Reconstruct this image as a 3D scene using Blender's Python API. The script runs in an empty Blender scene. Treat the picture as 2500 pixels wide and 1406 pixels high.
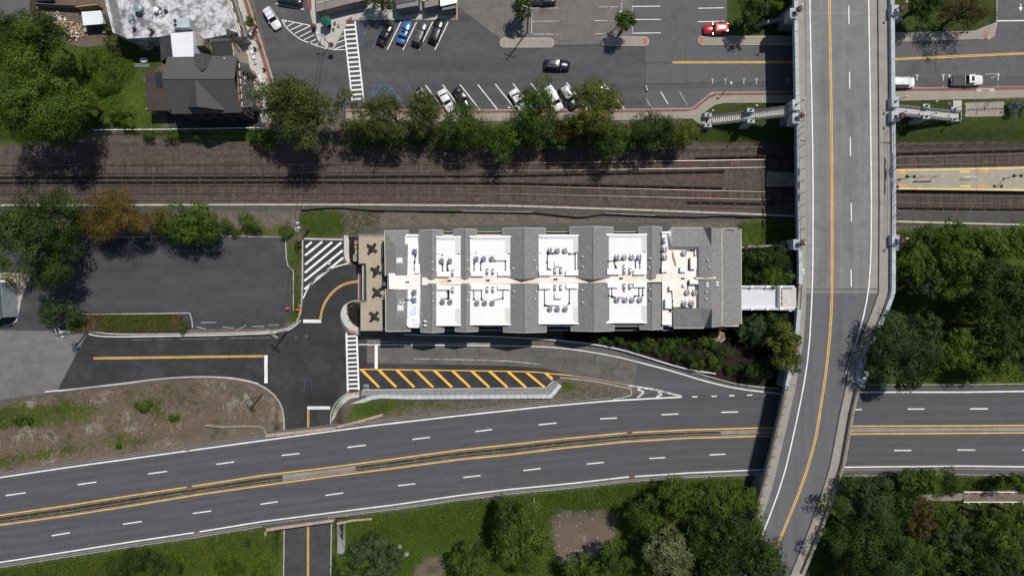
import bpy, bmesh, math, random
import numpy as np
from mathutils import Vector, geometry as geo

random.seed(7)
RNG = np.random.default_rng(7)
sc = bpy.context.scene
COL = sc.collection
S = 0.08          # metres per photo pixel on the level z = 0
H = 130.0         # flying height of the camera

# ------------------------------------------------------------------ camera
cam = bpy.data.cameras.new('camera'); co = bpy.data.objects.new('camera', cam); COL.objects.link(co)
cam.sensor_width = 36.0; cam.lens = 18.0 * H / (1250 * S); cam.clip_start = 1.0; cam.clip_end = 3000
co.location = (0, 0, H); co.rotation_euler = (0, 0, 0)
sc.camera = co
sc.render.resolution_x = 1024; sc.render.resolution_y = 575

# ------------------------------------------------------------------ sky, sun, exposure
SUNV = Vector((0.30, 0.40, 1.0)).normalized()
ELEV = math.asin(SUNV.z); AZ = math.atan2(SUNV.x, SUNV.y)
w = bpy.data.worlds.new('World'); sc.world = w; w.use_nodes = True
wn = w.node_tree.nodes; wl = w.node_tree.links
sky = wn.new('ShaderNodeTexSky'); sky.sky_type = 'NISHITA'; sky.sun_disc = False
sky.sun_elevation = ELEV; sky.sun_rotation = AZ; sky.air_density = 1.0; sky.dust_density = 1.0
bg = wn['Background']; bg.inputs['Strength'].default_value = 0.075
wl.new(sky.outputs[0], bg.inputs['Color'])
sun = bpy.data.lights.new('sun', 'SUN'); so = bpy.data.objects.new('sun', sun); COL.objects.link(so)
sun.energy = 3.9; sun.angle = math.radians(0.53); sun.color = (1.0, 0.95, 0.88)
so.rotation_euler = (-SUNV).to_track_quat('-Z', 'Y').to_euler(); so.location = (30, 40, 200)
sc.view_settings.view_transform = 'Standard'; sc.view_settings.look = 'None'
sc.view_settings.exposure = 0.0; sc.view_settings.gamma = 1.0; sc.view_settings.use_curve_mapping = False
sc.render.engine = 'CYCLES'

# ------------------------------------------------------------------ helpers
def P(x, y, z=0.0):
    f = S * (H - z) / H
    return ((x - 1250) * f, (703 - y) * f, z)
def PX(wx, wy, z=0.0):
    f = S * (H - z) / H
    return wx / f + 1250, 703 - wy / f
def ss(a, b, x):
    t = np.clip((np.asarray(x, float) - a) / (b - a), 0, 1); return t * t * (3 - 2 * t)
def mix(a, b, t): return a + (b - a) * t

HWN = np.array([(-400,1222),(-200,1194),(0,1165),(160,1141),(320,1119),(480,1097),(640,1075),(780,1056),(915,1038),(1080,1019),(1200,1006),(1340,991),(1492,978),(1600,972),(1665,969),(1760,966),(1900,962),(2075,957),(2350,957),(2500,955),(2900,950)], float)
HYN = np.array([(-400,1312),(-200,1286),(0,1257),(160,1234),(320,1209),(480,1185),(640,1160),(800,1141),(960,1120),(1120,1098),(1240,1085.5),(1380,1070),(1530,1056),(1680,1049),(1840,1044.5),(1895,1044),(2085,1040),(2500,1038),(2900,1036)], float)
HYS = np.array([(-400,1336),(-200,1310),(0,1281),(160,1259),(320,1234),(480,1207.5),(640,1185),(800,1163),(960,1143),(1120,1121.5),(1240,1110),(1380,1093),(1530,1078),(1680,1069),(1840,1065),(1890,1064),(2080,1059),(2500,1056),(2900,1053)], float)
HWS = np.array([(-400,1430),(-200,1402),(0,1372),(160,1347),(320,1322),(480,1298.5),(640,1272.5),(800,1252),(960,1232),(1120,1209),(1240,1194.5),(1400,1179),(1530,1164),(1680,1154),(1840,1147),(1868,1146),(2062,1140),(2350,1137),(2500,1139),(2900,1142)], float)
def off(a, d):
    b = np.array(a, float); b[:, 1] += d; return b
def hwn(x): return np.interp(x, HWN[:, 0], HWN[:, 1]) - 12
def hws(x): return np.interp(x, HWS[:, 0], HWS[:, 1]) + 14

def ZT(px, py):
    px = np.asarray(px, float); py = np.asarray(py, float)
    z = -1.2 * ss(310, 360, py)
    zs = -1.2 + 3.2 * ss(930, 1750, px)
    z = mix(z, zs, ss(800, 840, py))
    n = hwn(px); s = hws(px)
    z = mix(z, 2.0, 1 - ss(0, 70, n - py))
    z = np.where(py > s, mix(2.0, -1.5, ss(0, 90, py - s)), z)
    zc = mix(-1.2, -3.0, ss(900, 1035, py))
    cx = 1 - ss(0, 22, np.abs(px - 752) - 66)
    return mix(z, zc, cx * ss(940, 1000, py))
def zt(x, y): return float(ZT(x, y))

# ------------------------------------------------------------------ materials
MATS = {}
def mat(name, c, rough=.85, var=.22, scale=.6, fine=9.0, fvar=.16, metal=0., bump=0., streak=None, crack=0., crackscale=.16, c2=None, spec=.3, stain=None, stainscale=.25, stainlo=.58):
    if name in MATS: return MATS[name]
    m = bpy.data.materials.new(name); m.use_nodes = True
    N = m.node_tree.nodes; L = m.node_tree.links
    b = N['Principled BSDF']; b.inputs['Roughness'].default_value = rough; b.inputs['Metallic'].default_value = metal
    b.inputs['Specular IOR Level'].default_value = spec
    g = N.new('ShaderNodeNewGeometry'); pos = g.outputs['Position']
    def noise(sx, det=4, vec=pos, rg=.6):
        n = N.new('ShaderNodeTexNoise'); n.inputs['Scale'].default_value = sx; n.inputs['Detail'].default_value = det
        n.inputs['Roughness'].default_value = rg; L.new(vec, n.inputs['Vector']); return n.outputs['Fac']
    def rng(f, lo, hi, a=.3, bb=.7):
        r = N.new('ShaderNodeMapRange'); r.inputs['From Min'].default_value = a; r.inputs['From Max'].default_value = bb
        r.inputs['To Min'].default_value = lo; r.inputs['To Max'].default_value = hi; L.new(f, r.inputs['Value']); return r.outputs[0]
    def mul(a, bq):
        x = N.new('ShaderNodeMath'); x.operation = 'MULTIPLY'; L.new(a, x.inputs[0]); L.new(bq, x.inputs[1]); return x.outputs[0]
    v = mul(rng(noise(scale), 1 - var, 1 + var), rng(noise(fine, 2), 1 - fvar, 1 + fvar))
    if streak:
        mp = N.new('ShaderNodeMapping'); mp.inputs['Scale'].default_value = streak; L.new(pos, mp.inputs['Vector'])
        v = mul(v, rng(noise(1.0, 3, mp.outputs[0]), .86, 1.14))
    if crack:
        vo = N.new('ShaderNodeTexVoronoi'); vo.feature = 'DISTANCE_TO_EDGE'; vo.inputs['Scale'].default_value = crackscale
        dn = N.new('ShaderNodeTexNoise'); dn.inputs['Scale'].default_value = .5; dn.inputs['Detail'].default_value = 5; L.new(pos, dn.inputs['Vector'])
        ad = N.new('ShaderNodeVectorMath'); ad.operation = 'MULTIPLY_ADD'; L.new(dn.outputs['Color'], ad.inputs[0]); ad.inputs[1].default_value = (3, 3, 0); L.new(pos, ad.inputs[2])
        L.new(ad.outputs[0], vo.inputs['Vector'])
        v = mul(v, rng(vo.outputs['Distance'], 1 - crack, 1.0, 0.004, 0.02))
    base = N.new('ShaderNodeMix'); base.data_type = 'RGBA'
    base.inputs['A'].default_value = (*c, 1); base.inputs['B'].default_value = (*(c2 or c), 1)
    L.new(rng(noise(scale * 2.3, 5), 0, 1, .4, .6), base.inputs['Factor'])
    out = base.outputs['Result']
    if stain:
        sm = N.new('ShaderNodeMix'); sm.data_type = 'RGBA'; L.new(out, sm.inputs['A']); sm.inputs['B'].default_value = (*stain, 1)
        L.new(rng(noise(stainscale, 6, rg=.7), 0, .85, stainlo, stainlo + .14), sm.inputs['Factor']); out = sm.outputs['Result']
    vm = N.new('ShaderNodeVectorMath'); vm.operation = 'SCALE'; L.new(out, vm.inputs[0]); L.new(v, vm.inputs['Scale'])
    L.new(vm.outputs[0], b.inputs['Base Color'])
    if bump:
        bp = N.new('ShaderNodeBump'); bp.inputs['Strength'].default_value = bump; bp.inputs['Distance'].default_value = .08
        L.new(noise(fine * .7, 5), bp.inputs['Height']); L.new(bp.outputs[0], b.inputs['Normal'])
    MATS[name] = m; return m

def paint(name, c, rough=.25, metal=.0, coat=.6):
    if name in MATS: return MATS[name]
    m = bpy.data.materials.new(name); m.use_nodes = True; N = m.node_tree.nodes; L = m.node_tree.links
    b = N['Principled BSDF']; b.inputs['Roughness'].default_value = rough; b.inputs['Metallic'].default_value = metal; b.inputs['Coat Weight'].default_value = coat
    b.inputs['Coat Roughness'].default_value = .08
    n = N.new('ShaderNodeTexNoise'); n.inputs['Scale'].default_value = 2.0; n.inputs['Detail'].default_value = 4
    mx = N.new('ShaderNodeMix'); mx.data_type = 'RGBA'; mx.inputs['A'].default_value = (*[v * .93 for v in c], 1); mx.inputs['B'].default_value = (*[min(1, v * 1.05 + .004) for v in c], 1)
    L.new(n.outputs['Fac'], mx.inputs['Factor']); L.new(mx.outputs['Result'], b.inputs['Base Color'])
    MATS[name] = m; return m

A_NEW = mat('asphalt_dark', (.072,.071,.075), var=.13, fine=12, streak=(.05,.45,1), bump=.15, stain=(.085,.084,.087), stainscale=.12, stainlo=.52)
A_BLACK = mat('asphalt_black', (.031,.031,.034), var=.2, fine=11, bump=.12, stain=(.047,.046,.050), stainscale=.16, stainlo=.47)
A_LOT = mat('asphalt_lot', (.048,.048,.052), var=.16, fine=12, streak=(.04,.4,1), bump=.12, stain=(.062,.062,.066), stainscale=.09, stainlo=.5)
A_OLD = mat('asphalt_old', (.098,.097,.100), var=.10, fine=12, crack=.16, crackscale=.10, bump=.15, stain=(.085,.085,.09), stainscale=.15, stainlo=.55)
A_CRACK = mat('asphalt_cracked', (.135,.128,.12), var=.14, fine=13, crack=.26, crackscale=.4, bump=.15, stain=(.10,.096,.09), stainscale=.3, stainlo=.55)
A_HWY = mat('asphalt_highway', (.080,.081,.088), var=.07, fine=12, fvar=.2, streak=(.02,.5,1), bump=.12, crack=.06, crackscale=.05)
A_RAMP = mat('asphalt_ramp', (.112,.107,.10), var=.12, fine=12, streak=(.03,.5,1), crack=.25, crackscale=.13, bump=.12, stain=(.098,.094,.09), stainscale=.18, stainlo=.5)
A_DECK = mat('bridge_concrete', (.172,.172,.171), var=.08, fine=9, streak=(.6,.03,1), bump=.08, stain=(.140,.140,.141), stainscale=.2, stainlo=.5)
A_SIDE = mat('side_concrete', (.27,.255,.225), var=.10, fine=8, fvar=.1, stain=(.2,.19,.165), stainscale=.5)
CONC = mat('concrete_warm', (.275,.247,.208), var=.10, fine=8, fvar=.09, stain=(.22,.198,.168), stainscale=.5)
CONC_L = mat('concrete_light', (.42,.41,.38), var=.10, fine=8, fvar=.08, stain=(.34,.33,.3), stainscale=.5)
CONC_G = mat('concrete_grey', (.25,.25,.24), var=.15, fine=7, stain=(.16,.16,.15), stainscale=.6)
BRICKP = mat('brick_paving', (.20,.085,.065), var=.15, fine=14, fvar=.25)
SALMON = mat('tactile_pad', (.42,.13,.08), var=.15, fine=14)
WHITEP = mat('white_road_paint', (.74,.74,.72), var=.10, fine=10, fvar=.12, stain=(.40,.40,.39), stainscale=1.6, stainlo=.56)
WHITEW = mat('white_worn_paint', (.55,.54,.51), var=.2, fine=8, fvar=.25, stain=(.14,.14,.14), stainscale=1.6, stainlo=.47)
YELLOWP = mat('yellow_road_paint', (.72,.44,.11), var=.12, fine=10, stain=(.5,.27,.06), stainscale=1.5)
YELLOWB = mat('yellow_hatch_paint', (.74,.43,.075), var=.10, fine=10, stain=(.6,.36,.08), stainscale=1.2)
BLUEP = mat('blue_road_paint', (.07,.17,.36), var=.25, fine=9, stain=(.06,.09,.14), stainscale=2)
GRANITE = mat('granite', (.40,.43,.45), var=.15, scale=1.2, fine=6, fvar=.2, stain=(.29,.32,.345), stainscale=.9, stainlo=.5)
WROOF = mat('white_membrane', (.75,.75,.735), var=.05, fine=4, fvar=.04, spec=.2, stain=(.70,.60,.46), stainscale=.22, stainlo=.60)
WBOX = mat('white_sheet_metal', (.82,.83,.84), rough=.5, var=.05, fine=3, fvar=.03)
SPINE = mat('stained_membrane', (.72,.68,.60), var=.08, scale=.35, fine=4, fvar=.05, stain=(.62,.44,.24), stainscale=.3, stainlo=.52)
SHING = mat('grey_shingle', (.185,.180,.178), var=.10, scale=1.6, fine=7, fvar=.36, bump=.25, c2=(.215,.21,.206))
TRIM = mat('tan_trim', (.50,.47,.38), var=.08)
WALLS = mat('cream_siding', (.45,.42,.36), var=.08)
TERR = mat('terrace_paving', (.36,.315,.235), var=.10, scale=.5, fine=6, fvar=.08, stain=(.36,.23,.11), stainscale=.35, stainlo=.6)
DARKM = mat('dark_metal', (.02,.022,.025), rough=.45, var=.2, spec=.5)
GALV = mat('galvanised_steel', (.50,.51,.53), rough=.55, metal=.25, var=.12)
RUST = mat('rusty_steel', (.14,.085,.055), rough=.8, var=.3)
WOOD = mat('weathered_wood', (.16,.125,.095), var=.25, fine=6)
PLANK = mat('new_plank', (.48,.33,.16), var=.2, fine=6)
GLASS = mat('dark_glass', (.012,.015,.018), rough=.06, var=.1, spec=.8)
BLACKR = mat('black_rubber', (.012,.012,.013), rough=.8, var=.2)
CHROME = mat('bright_metal', (.72,.73,.75), rough=.25, metal=.9, var=.05)
RAILTOP = mat('rail_head', (.34,.27,.23), rough=.24, metal=.85, var=.15)
RAILRUST = mat('rail_rust', (.085,.058,.045), rough=.8, var=.3)
TIE = mat('sleeper_wood', (.038,.029,.025), var=.35, scale=.8, fine=5, fvar=.3, c2=(.06,.05,.045))
TROUGH = mat('trough_concrete', (.42,.39,.30), var=.15, fine=6, stain=(.25,.23,.19), stainscale=.8)
REDM = mat('red_plastic', (.45,.03,.02), rough=.4, var=.1)
WHITEM = mat('white_enamel', (.75,.75,.74), rough=.4, var=.06)
HROOF = mat('house_shingle', (.066,.068,.067), var=.12, scale=.7, fine=6, fvar=.2, c2=(.08,.08,.078))
BROWNR = mat('brown_roll_roof', (.052,.040,.035), var=.15, fine=6)
TAR = mat('tar_roof', (.03,.028,.032), var=.3, fine=5)
OLDW = mat('old_white_roof', (.50,.50,.52), var=.2, scale=.9, fine=3.0, fvar=.25, stain=(.12,.115,.12), stainscale=.55, stainlo=.44)
STUCCO = mat('tan_stucco', (.42,.35,.27), var=.1)
BEAM = mat('brown_timber', (.07,.035,.028), var=.2)
STONEP = mat('pink_coping', (.36,.27,.215), var=.15, fine=6, stain=(.22,.17,.14), stainscale=.7)
REDF = mat('red_flowers', (.25,.035,.05), var=.5, scale=4, fine=9, fvar=.4, c2=(.16,.08,.09))
PINKF = mat('pink_flowers', (.27,.055,.12), var=.5, scale=4, fine=9, fvar=.4, c2=(.20,.12,.15))
GREENC = mat('green_canvas', (.012,.10,.075), var=.12)
YELP = mat('platform_yellow', (.62,.47,.19), var=.15, fine=6)
ORNG = mat('orange_print', (.62,.30,.06), var=.2, fine=6)
PLATC = mat('platform_concrete', (.315,.28,.222), var=.12, fine=6, stain=(.26,.23,.185), stainscale=.4)
GRAV = mat('crushed_stone', (.21,.21,.215), var=.25, scale=3, fine=7, fvar=.55, bump=.5)
FABRIC = mat('black_fabric', (.016,.016,.017), var=.3)
BLUED = mat('blue_plastic', (.02,.03,.16), rough=.4)

def tree_mat(name, lo, hi, trans=.12):
    if name in MATS: return MATS[name]
    m = bpy.data.materials.new(name); m.use_nodes = True; N = m.node_tree.nodes; L = m.node_tree.links
    b = N['Principled BSDF']; b.inputs['Roughness'].default_value = .6; b.inputs['Specular IOR Level'].default_value = .12
    a = N.new('ShaderNodeAttribute'); a.attribute_name = 'tone'
    mx = N.new('ShaderNodeMix'); mx.data_type = 'RGBA'; mx.inputs['A'].default_value = (*lo, 1); mx.inputs['B'].default_value = (*hi, 1)
    L.new(a.outputs['Fac'], mx.inputs['Factor']); L.new(mx.outputs['Result'], b.inputs['Base Color'])
    t = N.new('ShaderNodeBsdfTranslucent'); L.new(mx.outputs['Result'], t.inputs['Color'])
    ms = N.new('ShaderNodeMixShader'); ms.inputs[0].default_value = trans
    L.new(b.outputs[0], ms.inputs[1]); L.new(t.outputs[0], ms.inputs[2]); L.new(ms.outputs[0], N['Material Output'].inputs['Surface'])
    MATS[name] = m; return m
LEAF = {
 'bright': tree_mat('leaf_bright', (.026,.050,.005), (.096,.146,.017)),
 'mid':    tree_mat('leaf_mid', (.020,.038,.006), (.086,.128,.018)),
 'dark':   tree_mat('leaf_dark', (.012,.024,.005), (.054,.086,.016)),
 'olive':  tree_mat('leaf_olive', (.034,.048,.010), (.096,.116,.030)),
 'pale':   tree_mat('leaf_pale', (.050,.066,.022), (.160,.180,.080)),
 'yellow': tree_mat('leaf_yellow', (.050,.066,.010), (.125,.140,.022)),
 'orange': tree_mat('leaf_orange', (.040,.036,.008), (.160,.105,.024)),
 'rust':   tree_mat('leaf_rust', (.030,.028,.008), (.090,.066,.020)),
 'conifer':tree_mat('leaf_conifer', (.013,.025,.008), (.060,.090,.028)),
 'grey':   tree_mat('leaf_grey', (.018,.032,.013), (.080,.108,.045)),
 'blue':   tree_mat('leaf_blue', (.040,.062,.060), (.110,.150,.145)),
 'dry':    tree_mat('leaf_dry', (.075,.048,.024), (.24,.165,.105), .1),
 'straw':  tree_mat('leaf_straw', (.13,.095,.062), (.33,.25,.175), .1),
 'russet': tree_mat('leaf_russet', (.060,.030,.014), (.19,.098,.045), .1),
 'weed':   tree_mat('leaf_weed', (.034,.060,.006), (.100,.148,.014)),
}

# ------------------------------------------------------------------ object helpers
def tag(o, label=None, cat=None, group=None, kind=None):
    if label: o['label'] = label
    if cat: o['category'] = cat
    if group: o['group'] = group
    if kind: o['kind'] = kind
    return o
def empty(name, loc=(0,0,0), rz=0., label=None, cat=None, group=None, kind=None):
    o = bpy.data.objects.new(name, None); COL.objects.link(o); o.location = loc; o.rotation_euler = (0, 0, rz)
    o.empty_display_size = .3
    return tag(o, label, cat, group, kind)
def link(name, me, m, parent=None):
    if m is not None and not me.materials: me.materials.append(m)
    o = bpy.data.objects.new(name, me); COL.objects.link(o)
    if parent is not None:
        o.parent = parent
        if WORLDSPACE and parent.type == 'EMPTY' and parent.get('_off'): pass
    return o
WORLDSPACE = False
class MB:
    def __init__(s): s.v = []; s.f = []; s.mi = []
    def face(s, pts, mi=0):
        n = len(s.v); s.v += [tuple(p) for p in pts]; s.f.append(list(range(n, n + len(pts)))); s.mi.append(mi); return s
    def hexa(s, top, bot, mi=0):
        n = len(s.v); k = len(top); s.v += [tuple(p) for p in top] + [tuple(p) for p in bot]
        s.f.append([n + i for i in range(k)]); s.f.append([n + k + i for i in reversed(range(k))]); s.mi += [mi, mi]
        for i in range(k):
            j = (i + 1) % k; s.f.append([n + i, n + k + i, n + k + j, n + j]); s.mi.append(mi)
        return s
    def box(s, c, d, rz=0., mi=0):
        cx, cy, cz = c; hx, hy, hz = d[0] / 2, d[1] / 2, d[2] / 2; ca, sa = math.cos(rz), math.sin(rz)
        q = [(cx + a * hx * ca - b * hy * sa, cy + a * hx * sa + b * hy * ca) for a, b in ((-1,-1),(1,-1),(1,1),(-1,1))]
        return s.hexa([(x, y, cz + hz) for x, y in q], [(x, y, cz - hz) for x, y in q], mi)
    def tube(s, p0, p1, r0, r1=None, n=6, cap=True, mi=0):
        r1 = r0 if r1 is None else r1; a = Vector(p0); b = Vector(p1); d = (b - a)
        if d.length < 1e-6: return s
        d.normalize(); u = d.orthogonal().normalized(); v = d.cross(u); k = len(s.v)
        for c, r in ((a, r0), (b, r1)):
            for i in range(n):
                t = 2 * math.pi * i / n; s.v.append(tuple(c + (u * math.cos(t) + v * math.sin(t)) * r))
        for i in range(n):
            j = (i + 1) % n; s.f.append([k + i, k + j, k + n + j, k + n + i]); s.mi.append(mi)
        if cap:
            s.f.append([k + i for i in reversed(range(n))]); s.f.append([k + n + i for i in range(n)]); s.mi += [mi, mi]
        return s
    def lathe(s, c, prof, n=12, mi=0):
        k = len(s.v); m = len(prof)
        for r, z in prof:
            for i in range(n):
                t = 2 * math.pi * i / n; s.v.append((c[0] + r * math.cos(t), c[1] + r * math.sin(t), c[2] + z))
        for q in range(m - 1):
            for i in range(n):
                j = (i + 1) % n; s.f.append([k + q*n + i, k + q*n + j, k + (q+1)*n + j, k + (q+1)*n + i]); s.mi.append(mi)
        s.f.append([k + i for i in reversed(range(n))]); s.f.append([k + (m-1)*n + i for i in range(n)]); s.mi += [mi, mi]
        return s
    def rect(s, x0, y0, x1, y1, z1, z0, mi=0):
        q = [P(x0,y1,z1), P(x1,y1,z1), P(x1,y0,z1), P(x0,y0,z1)]
        return s.hexa(q, [(a, b, z0) for a, b, _ in q], mi)
    def poly(s, pts, z1, z0, mi=0):
        q = [P(x, y, z1) for x, y in pts]
        ar = sum(q[i][0]*q[(i+1)%len(q)][1] - q[(i+1)%len(q)][0]*q[i][1] for i in range(len(q)))
        if ar < 0: q = q[::-1]
        return s.hexa(q, [(a, b, z0) for a, b, _ in q], mi)
    def build(s, name, m, parent=None, smooth=False, loc=None):
        me = bpy.data.meshes.new(name)
        v = s.v
        if loc is not None: v = [(a - loc[0], b - loc[1], c - loc[2]) for a, b, c in v]
        me.from_pydata(v, [], s.f)
        ms = m if isinstance(m, (list, tuple)) else [m]
        for x in ms: me.materials.append(x)
        if len(ms) > 1: me.polygons.foreach_set('material_index', s.mi)
        if smooth: me.polygons.foreach_set('use_smooth', [True] * len(s.f))
        me.update(); o = bpy.data.objects.new(name, me); COL.objects.link(o)
        if parent is not None: o.parent = parent
        if loc is not None: o.location = loc
        return o
def struct(o): o['kind'] = 'structure'; return o

def resample(pts, step):
    pts = [tuple(map(float, p)) for p in pts]; out = [pts[0]]
    for a, b in zip(pts[:-1], pts[1:]):
        d = math.hypot(b[0]-a[0], b[1]-a[1]); k = max(1, int(math.ceil(d / step)))
        for i in range(1, k + 1): out.append((a[0] + (b[0]-a[0])*i/k, a[1] + (b[1]-a[1])*i/k))
    return out
def smooth_line(pts, it=2):
    p = [tuple(map(float, q)) for q in pts]
    for _ in range(it):
        o = [p[0]]
        for a, b in zip(p[:-1], p[1:]):
            o += [(a[0]*.75+b[0]*.25, a[1]*.75+b[1]*.25), (a[0]*.25+b[0]*.75, a[1]*.25+b[1]*.75)]
        o.append(p[-1]); p = o
    return p
def offset_line(pts, d):
    p = np.array(pts, float); t = np.gradient(p, axis=0); t /= (np.linalg.norm(t, axis=1)[:, None] + 1e-9)
    n = np.stack([-t[:, 1], t[:, 0]], 1); return p + n * d
def zfun(z): return (lambda x, y: z) if not callable(z) else z
def sheet(name, poly, m, lift=.03, step=30, parent=None, z=zt):
    z = zfun(z); b = resample(list(poly) + [poly[0]], step)[:-1]
    a = np.array(b); n = len(b)
    vs = [Vector(q) for q in b]
    x0, y0 = a.min(0); x1, y1 = a.max(0)
    gx, gy = np.meshgrid(np.arange(x0 + step/2, x1, step), np.arange(y0 + step/2, y1, step))
    pts = np.stack([gx.ravel(), gy.ravel()], 1)
    if len(pts):
        ins = inpoly(pts, a); pts = pts[ins]
        vs += [Vector(q) for q in pts]
    r = geo.delaunay_2d_cdt(vs, [(i, (i+1) % n) for i in range(n)], [], 1, 1e-4)
    me = bpy.data.meshes.new(name)
    co_ = [P(v.x, v.y, z(v.x, v.y) + lift) for v in r[0]]
    me.from_pydata(co_, [], [f for f in r[2]])
    bm = bmesh.new(); bm.from_mesh(me)
    for f in bm.faces:
        f.normal_update()
        if f.normal.z < 0: f.normal_flip()
    bm.to_mesh(me); bm.free()
    return link(name, me, m, parent)
def inpoly(pts, poly):
    x, y = pts[:, 0], pts[:, 1]; ins = np.zeros(len(pts), bool); n = len(poly); j = n - 1
    for i in range(n):
        xi, yi = poly[i]; xj, yj = poly[j]
        if yi != yj:
            c = ((yi > y) != (yj > y)) & (x < (xj - xi) * (y - yi) / (yj - yi) + xi); ins ^= c
        j = i
    return ins
def line(name, pts, wpx, m, lift=.08, parent=None, z=zt, step=25):
    z = zfun(z); p = resample(pts, step); a = offset_line(p, wpx/2); b = offset_line(p, -wpx/2)
    v = []; 
    for q, r in zip(a, b): v += [P(q[0], q[1], z(*q) + lift), P(r[0], r[1], z(*r) + lift)]
    f = [[2*i, 2*i+2, 2*i+3, 2*i+1] for i in range(len(p)-1)]
    me = bpy.data.meshes.new(name); me.from_pydata(v, [], f); return link(name, me, m, parent)
def wall(name, pts, wpx, m, h=.14, base=0., parent=None, z=zt, step=25, build=True):
    """box-section body along a polyline; wpx wide, from z+base up to z+base+h"""
    z = zfun(z); p = resample(pts, step); a = offset_line(p, wpx/2); b = offset_line(p, -wpx/2); mb = MB(); v = mb.v
    for q, r, c in zip(a, b, p):
        zc = z(*c) + base + h
        A = P(q[0], q[1], zc); B = P(r[0], r[1], zc); v += [A, B, (A[0], A[1], zc - h), (B[0], B[1], zc - h)]
    for i in range(len(p)-1):
        k = 4*i; l = k + 4
        mb.f += [[k, l, l+1, k+1], [k, k+2, l+2, l], [k+1, l+1, l+3, k+3], [k+2, k+3, l+3, l+2]]
    e = 4*(len(p)-1); mb.f += [[0,1,3,2],[e,e+2,e+3,e+1]]; mb.mi = [0]*len(mb.f)
    return mb.build(name, m, parent)
def cut(pts, L, gap=.4):
    """split a polyline into pieces L px long with a gap"""
    p = resample(pts, 2.0); out = []; cur = [p[0]]; acc = 0
    for a, b in zip(p[:-1], p[1:]):
        acc += math.hypot(b[0]-a[0], b[1]-a[1]); cur.append(b)
        if acc >= L: out.append(cur); cur = [b]; acc = 0
    if len(cur) > 2 and acc > L*.3: out.append(cur)
    res = []
    for q in out:
        q = q[:] ; d = len(q)
        a, b = Vector(q[0]), Vector(q[1]); q[0] = tuple(a + (b-a)*min(.9, gap/2)); a, b = Vector(q[-1]), Vector(q[-2]); q[-1] = tuple(a + (b-a)*min(.9, gap/2))
        res.append([q[0], q[d//2], q[-1]] if d > 2 else q)
    return res
def pieces(name, pts, wpx, L, m, h, base, parent, z=zt, gap=.5, jit=.0):
    for q in cut(pts, L, gap):
        wall(name, q, wpx, m, h + random.uniform(-jit, jit), base, parent, z, step=1e9)
def slabs(name, A, B, L, m, parent, top=.14, thick=.16, z=zt, gap=.35):
    """paving slabs between edge polylines A and B (matching length), L px long"""
    z = zfun(z); n0 = 400
    def even(p):
        p = np.array(p, float); d = np.r_[0, np.cumsum(np.linalg.norm(np.diff(p, axis=0), axis=1))]; t = np.linspace(0, d[-1], n0)
        return np.stack([np.interp(t, d, p[:, 0]), np.interp(t, d, p[:, 1])], 1), d[-1]
    a, la = even(A); b, lb = even(B); k = max(1, int(round(max(la, lb) / L))); 
    g = gap / max(la, lb)
    for i in range(k):
        t0, t1 = i / k + g/2, (i+1) / k - g/2
        ix = lambda t: (a[int(t*(n0-1))], b[int(t*(n0-1))]) 
        tm = [t0, t1]; top_v = []
        (a0, b0), (a1, b1) = ix(t0), ix(t1)
        q = [a0, a1, b1, b0]; zz = [z(*r) + top for r in q]
        T = [P(r[0], r[1], e) for r, e in zip(q, zz)]
        if (T[1][0]-T[0][0])*(T[3][1]-T[0][1]) - (T[1][1]-T[0][1])*(T[3][0]-T[0][0]) < 0: T = T[::-1]
        MB().hexa(T, [(x, y, e - thick) for x, y, e in T]).build(name, m, parent)

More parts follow.
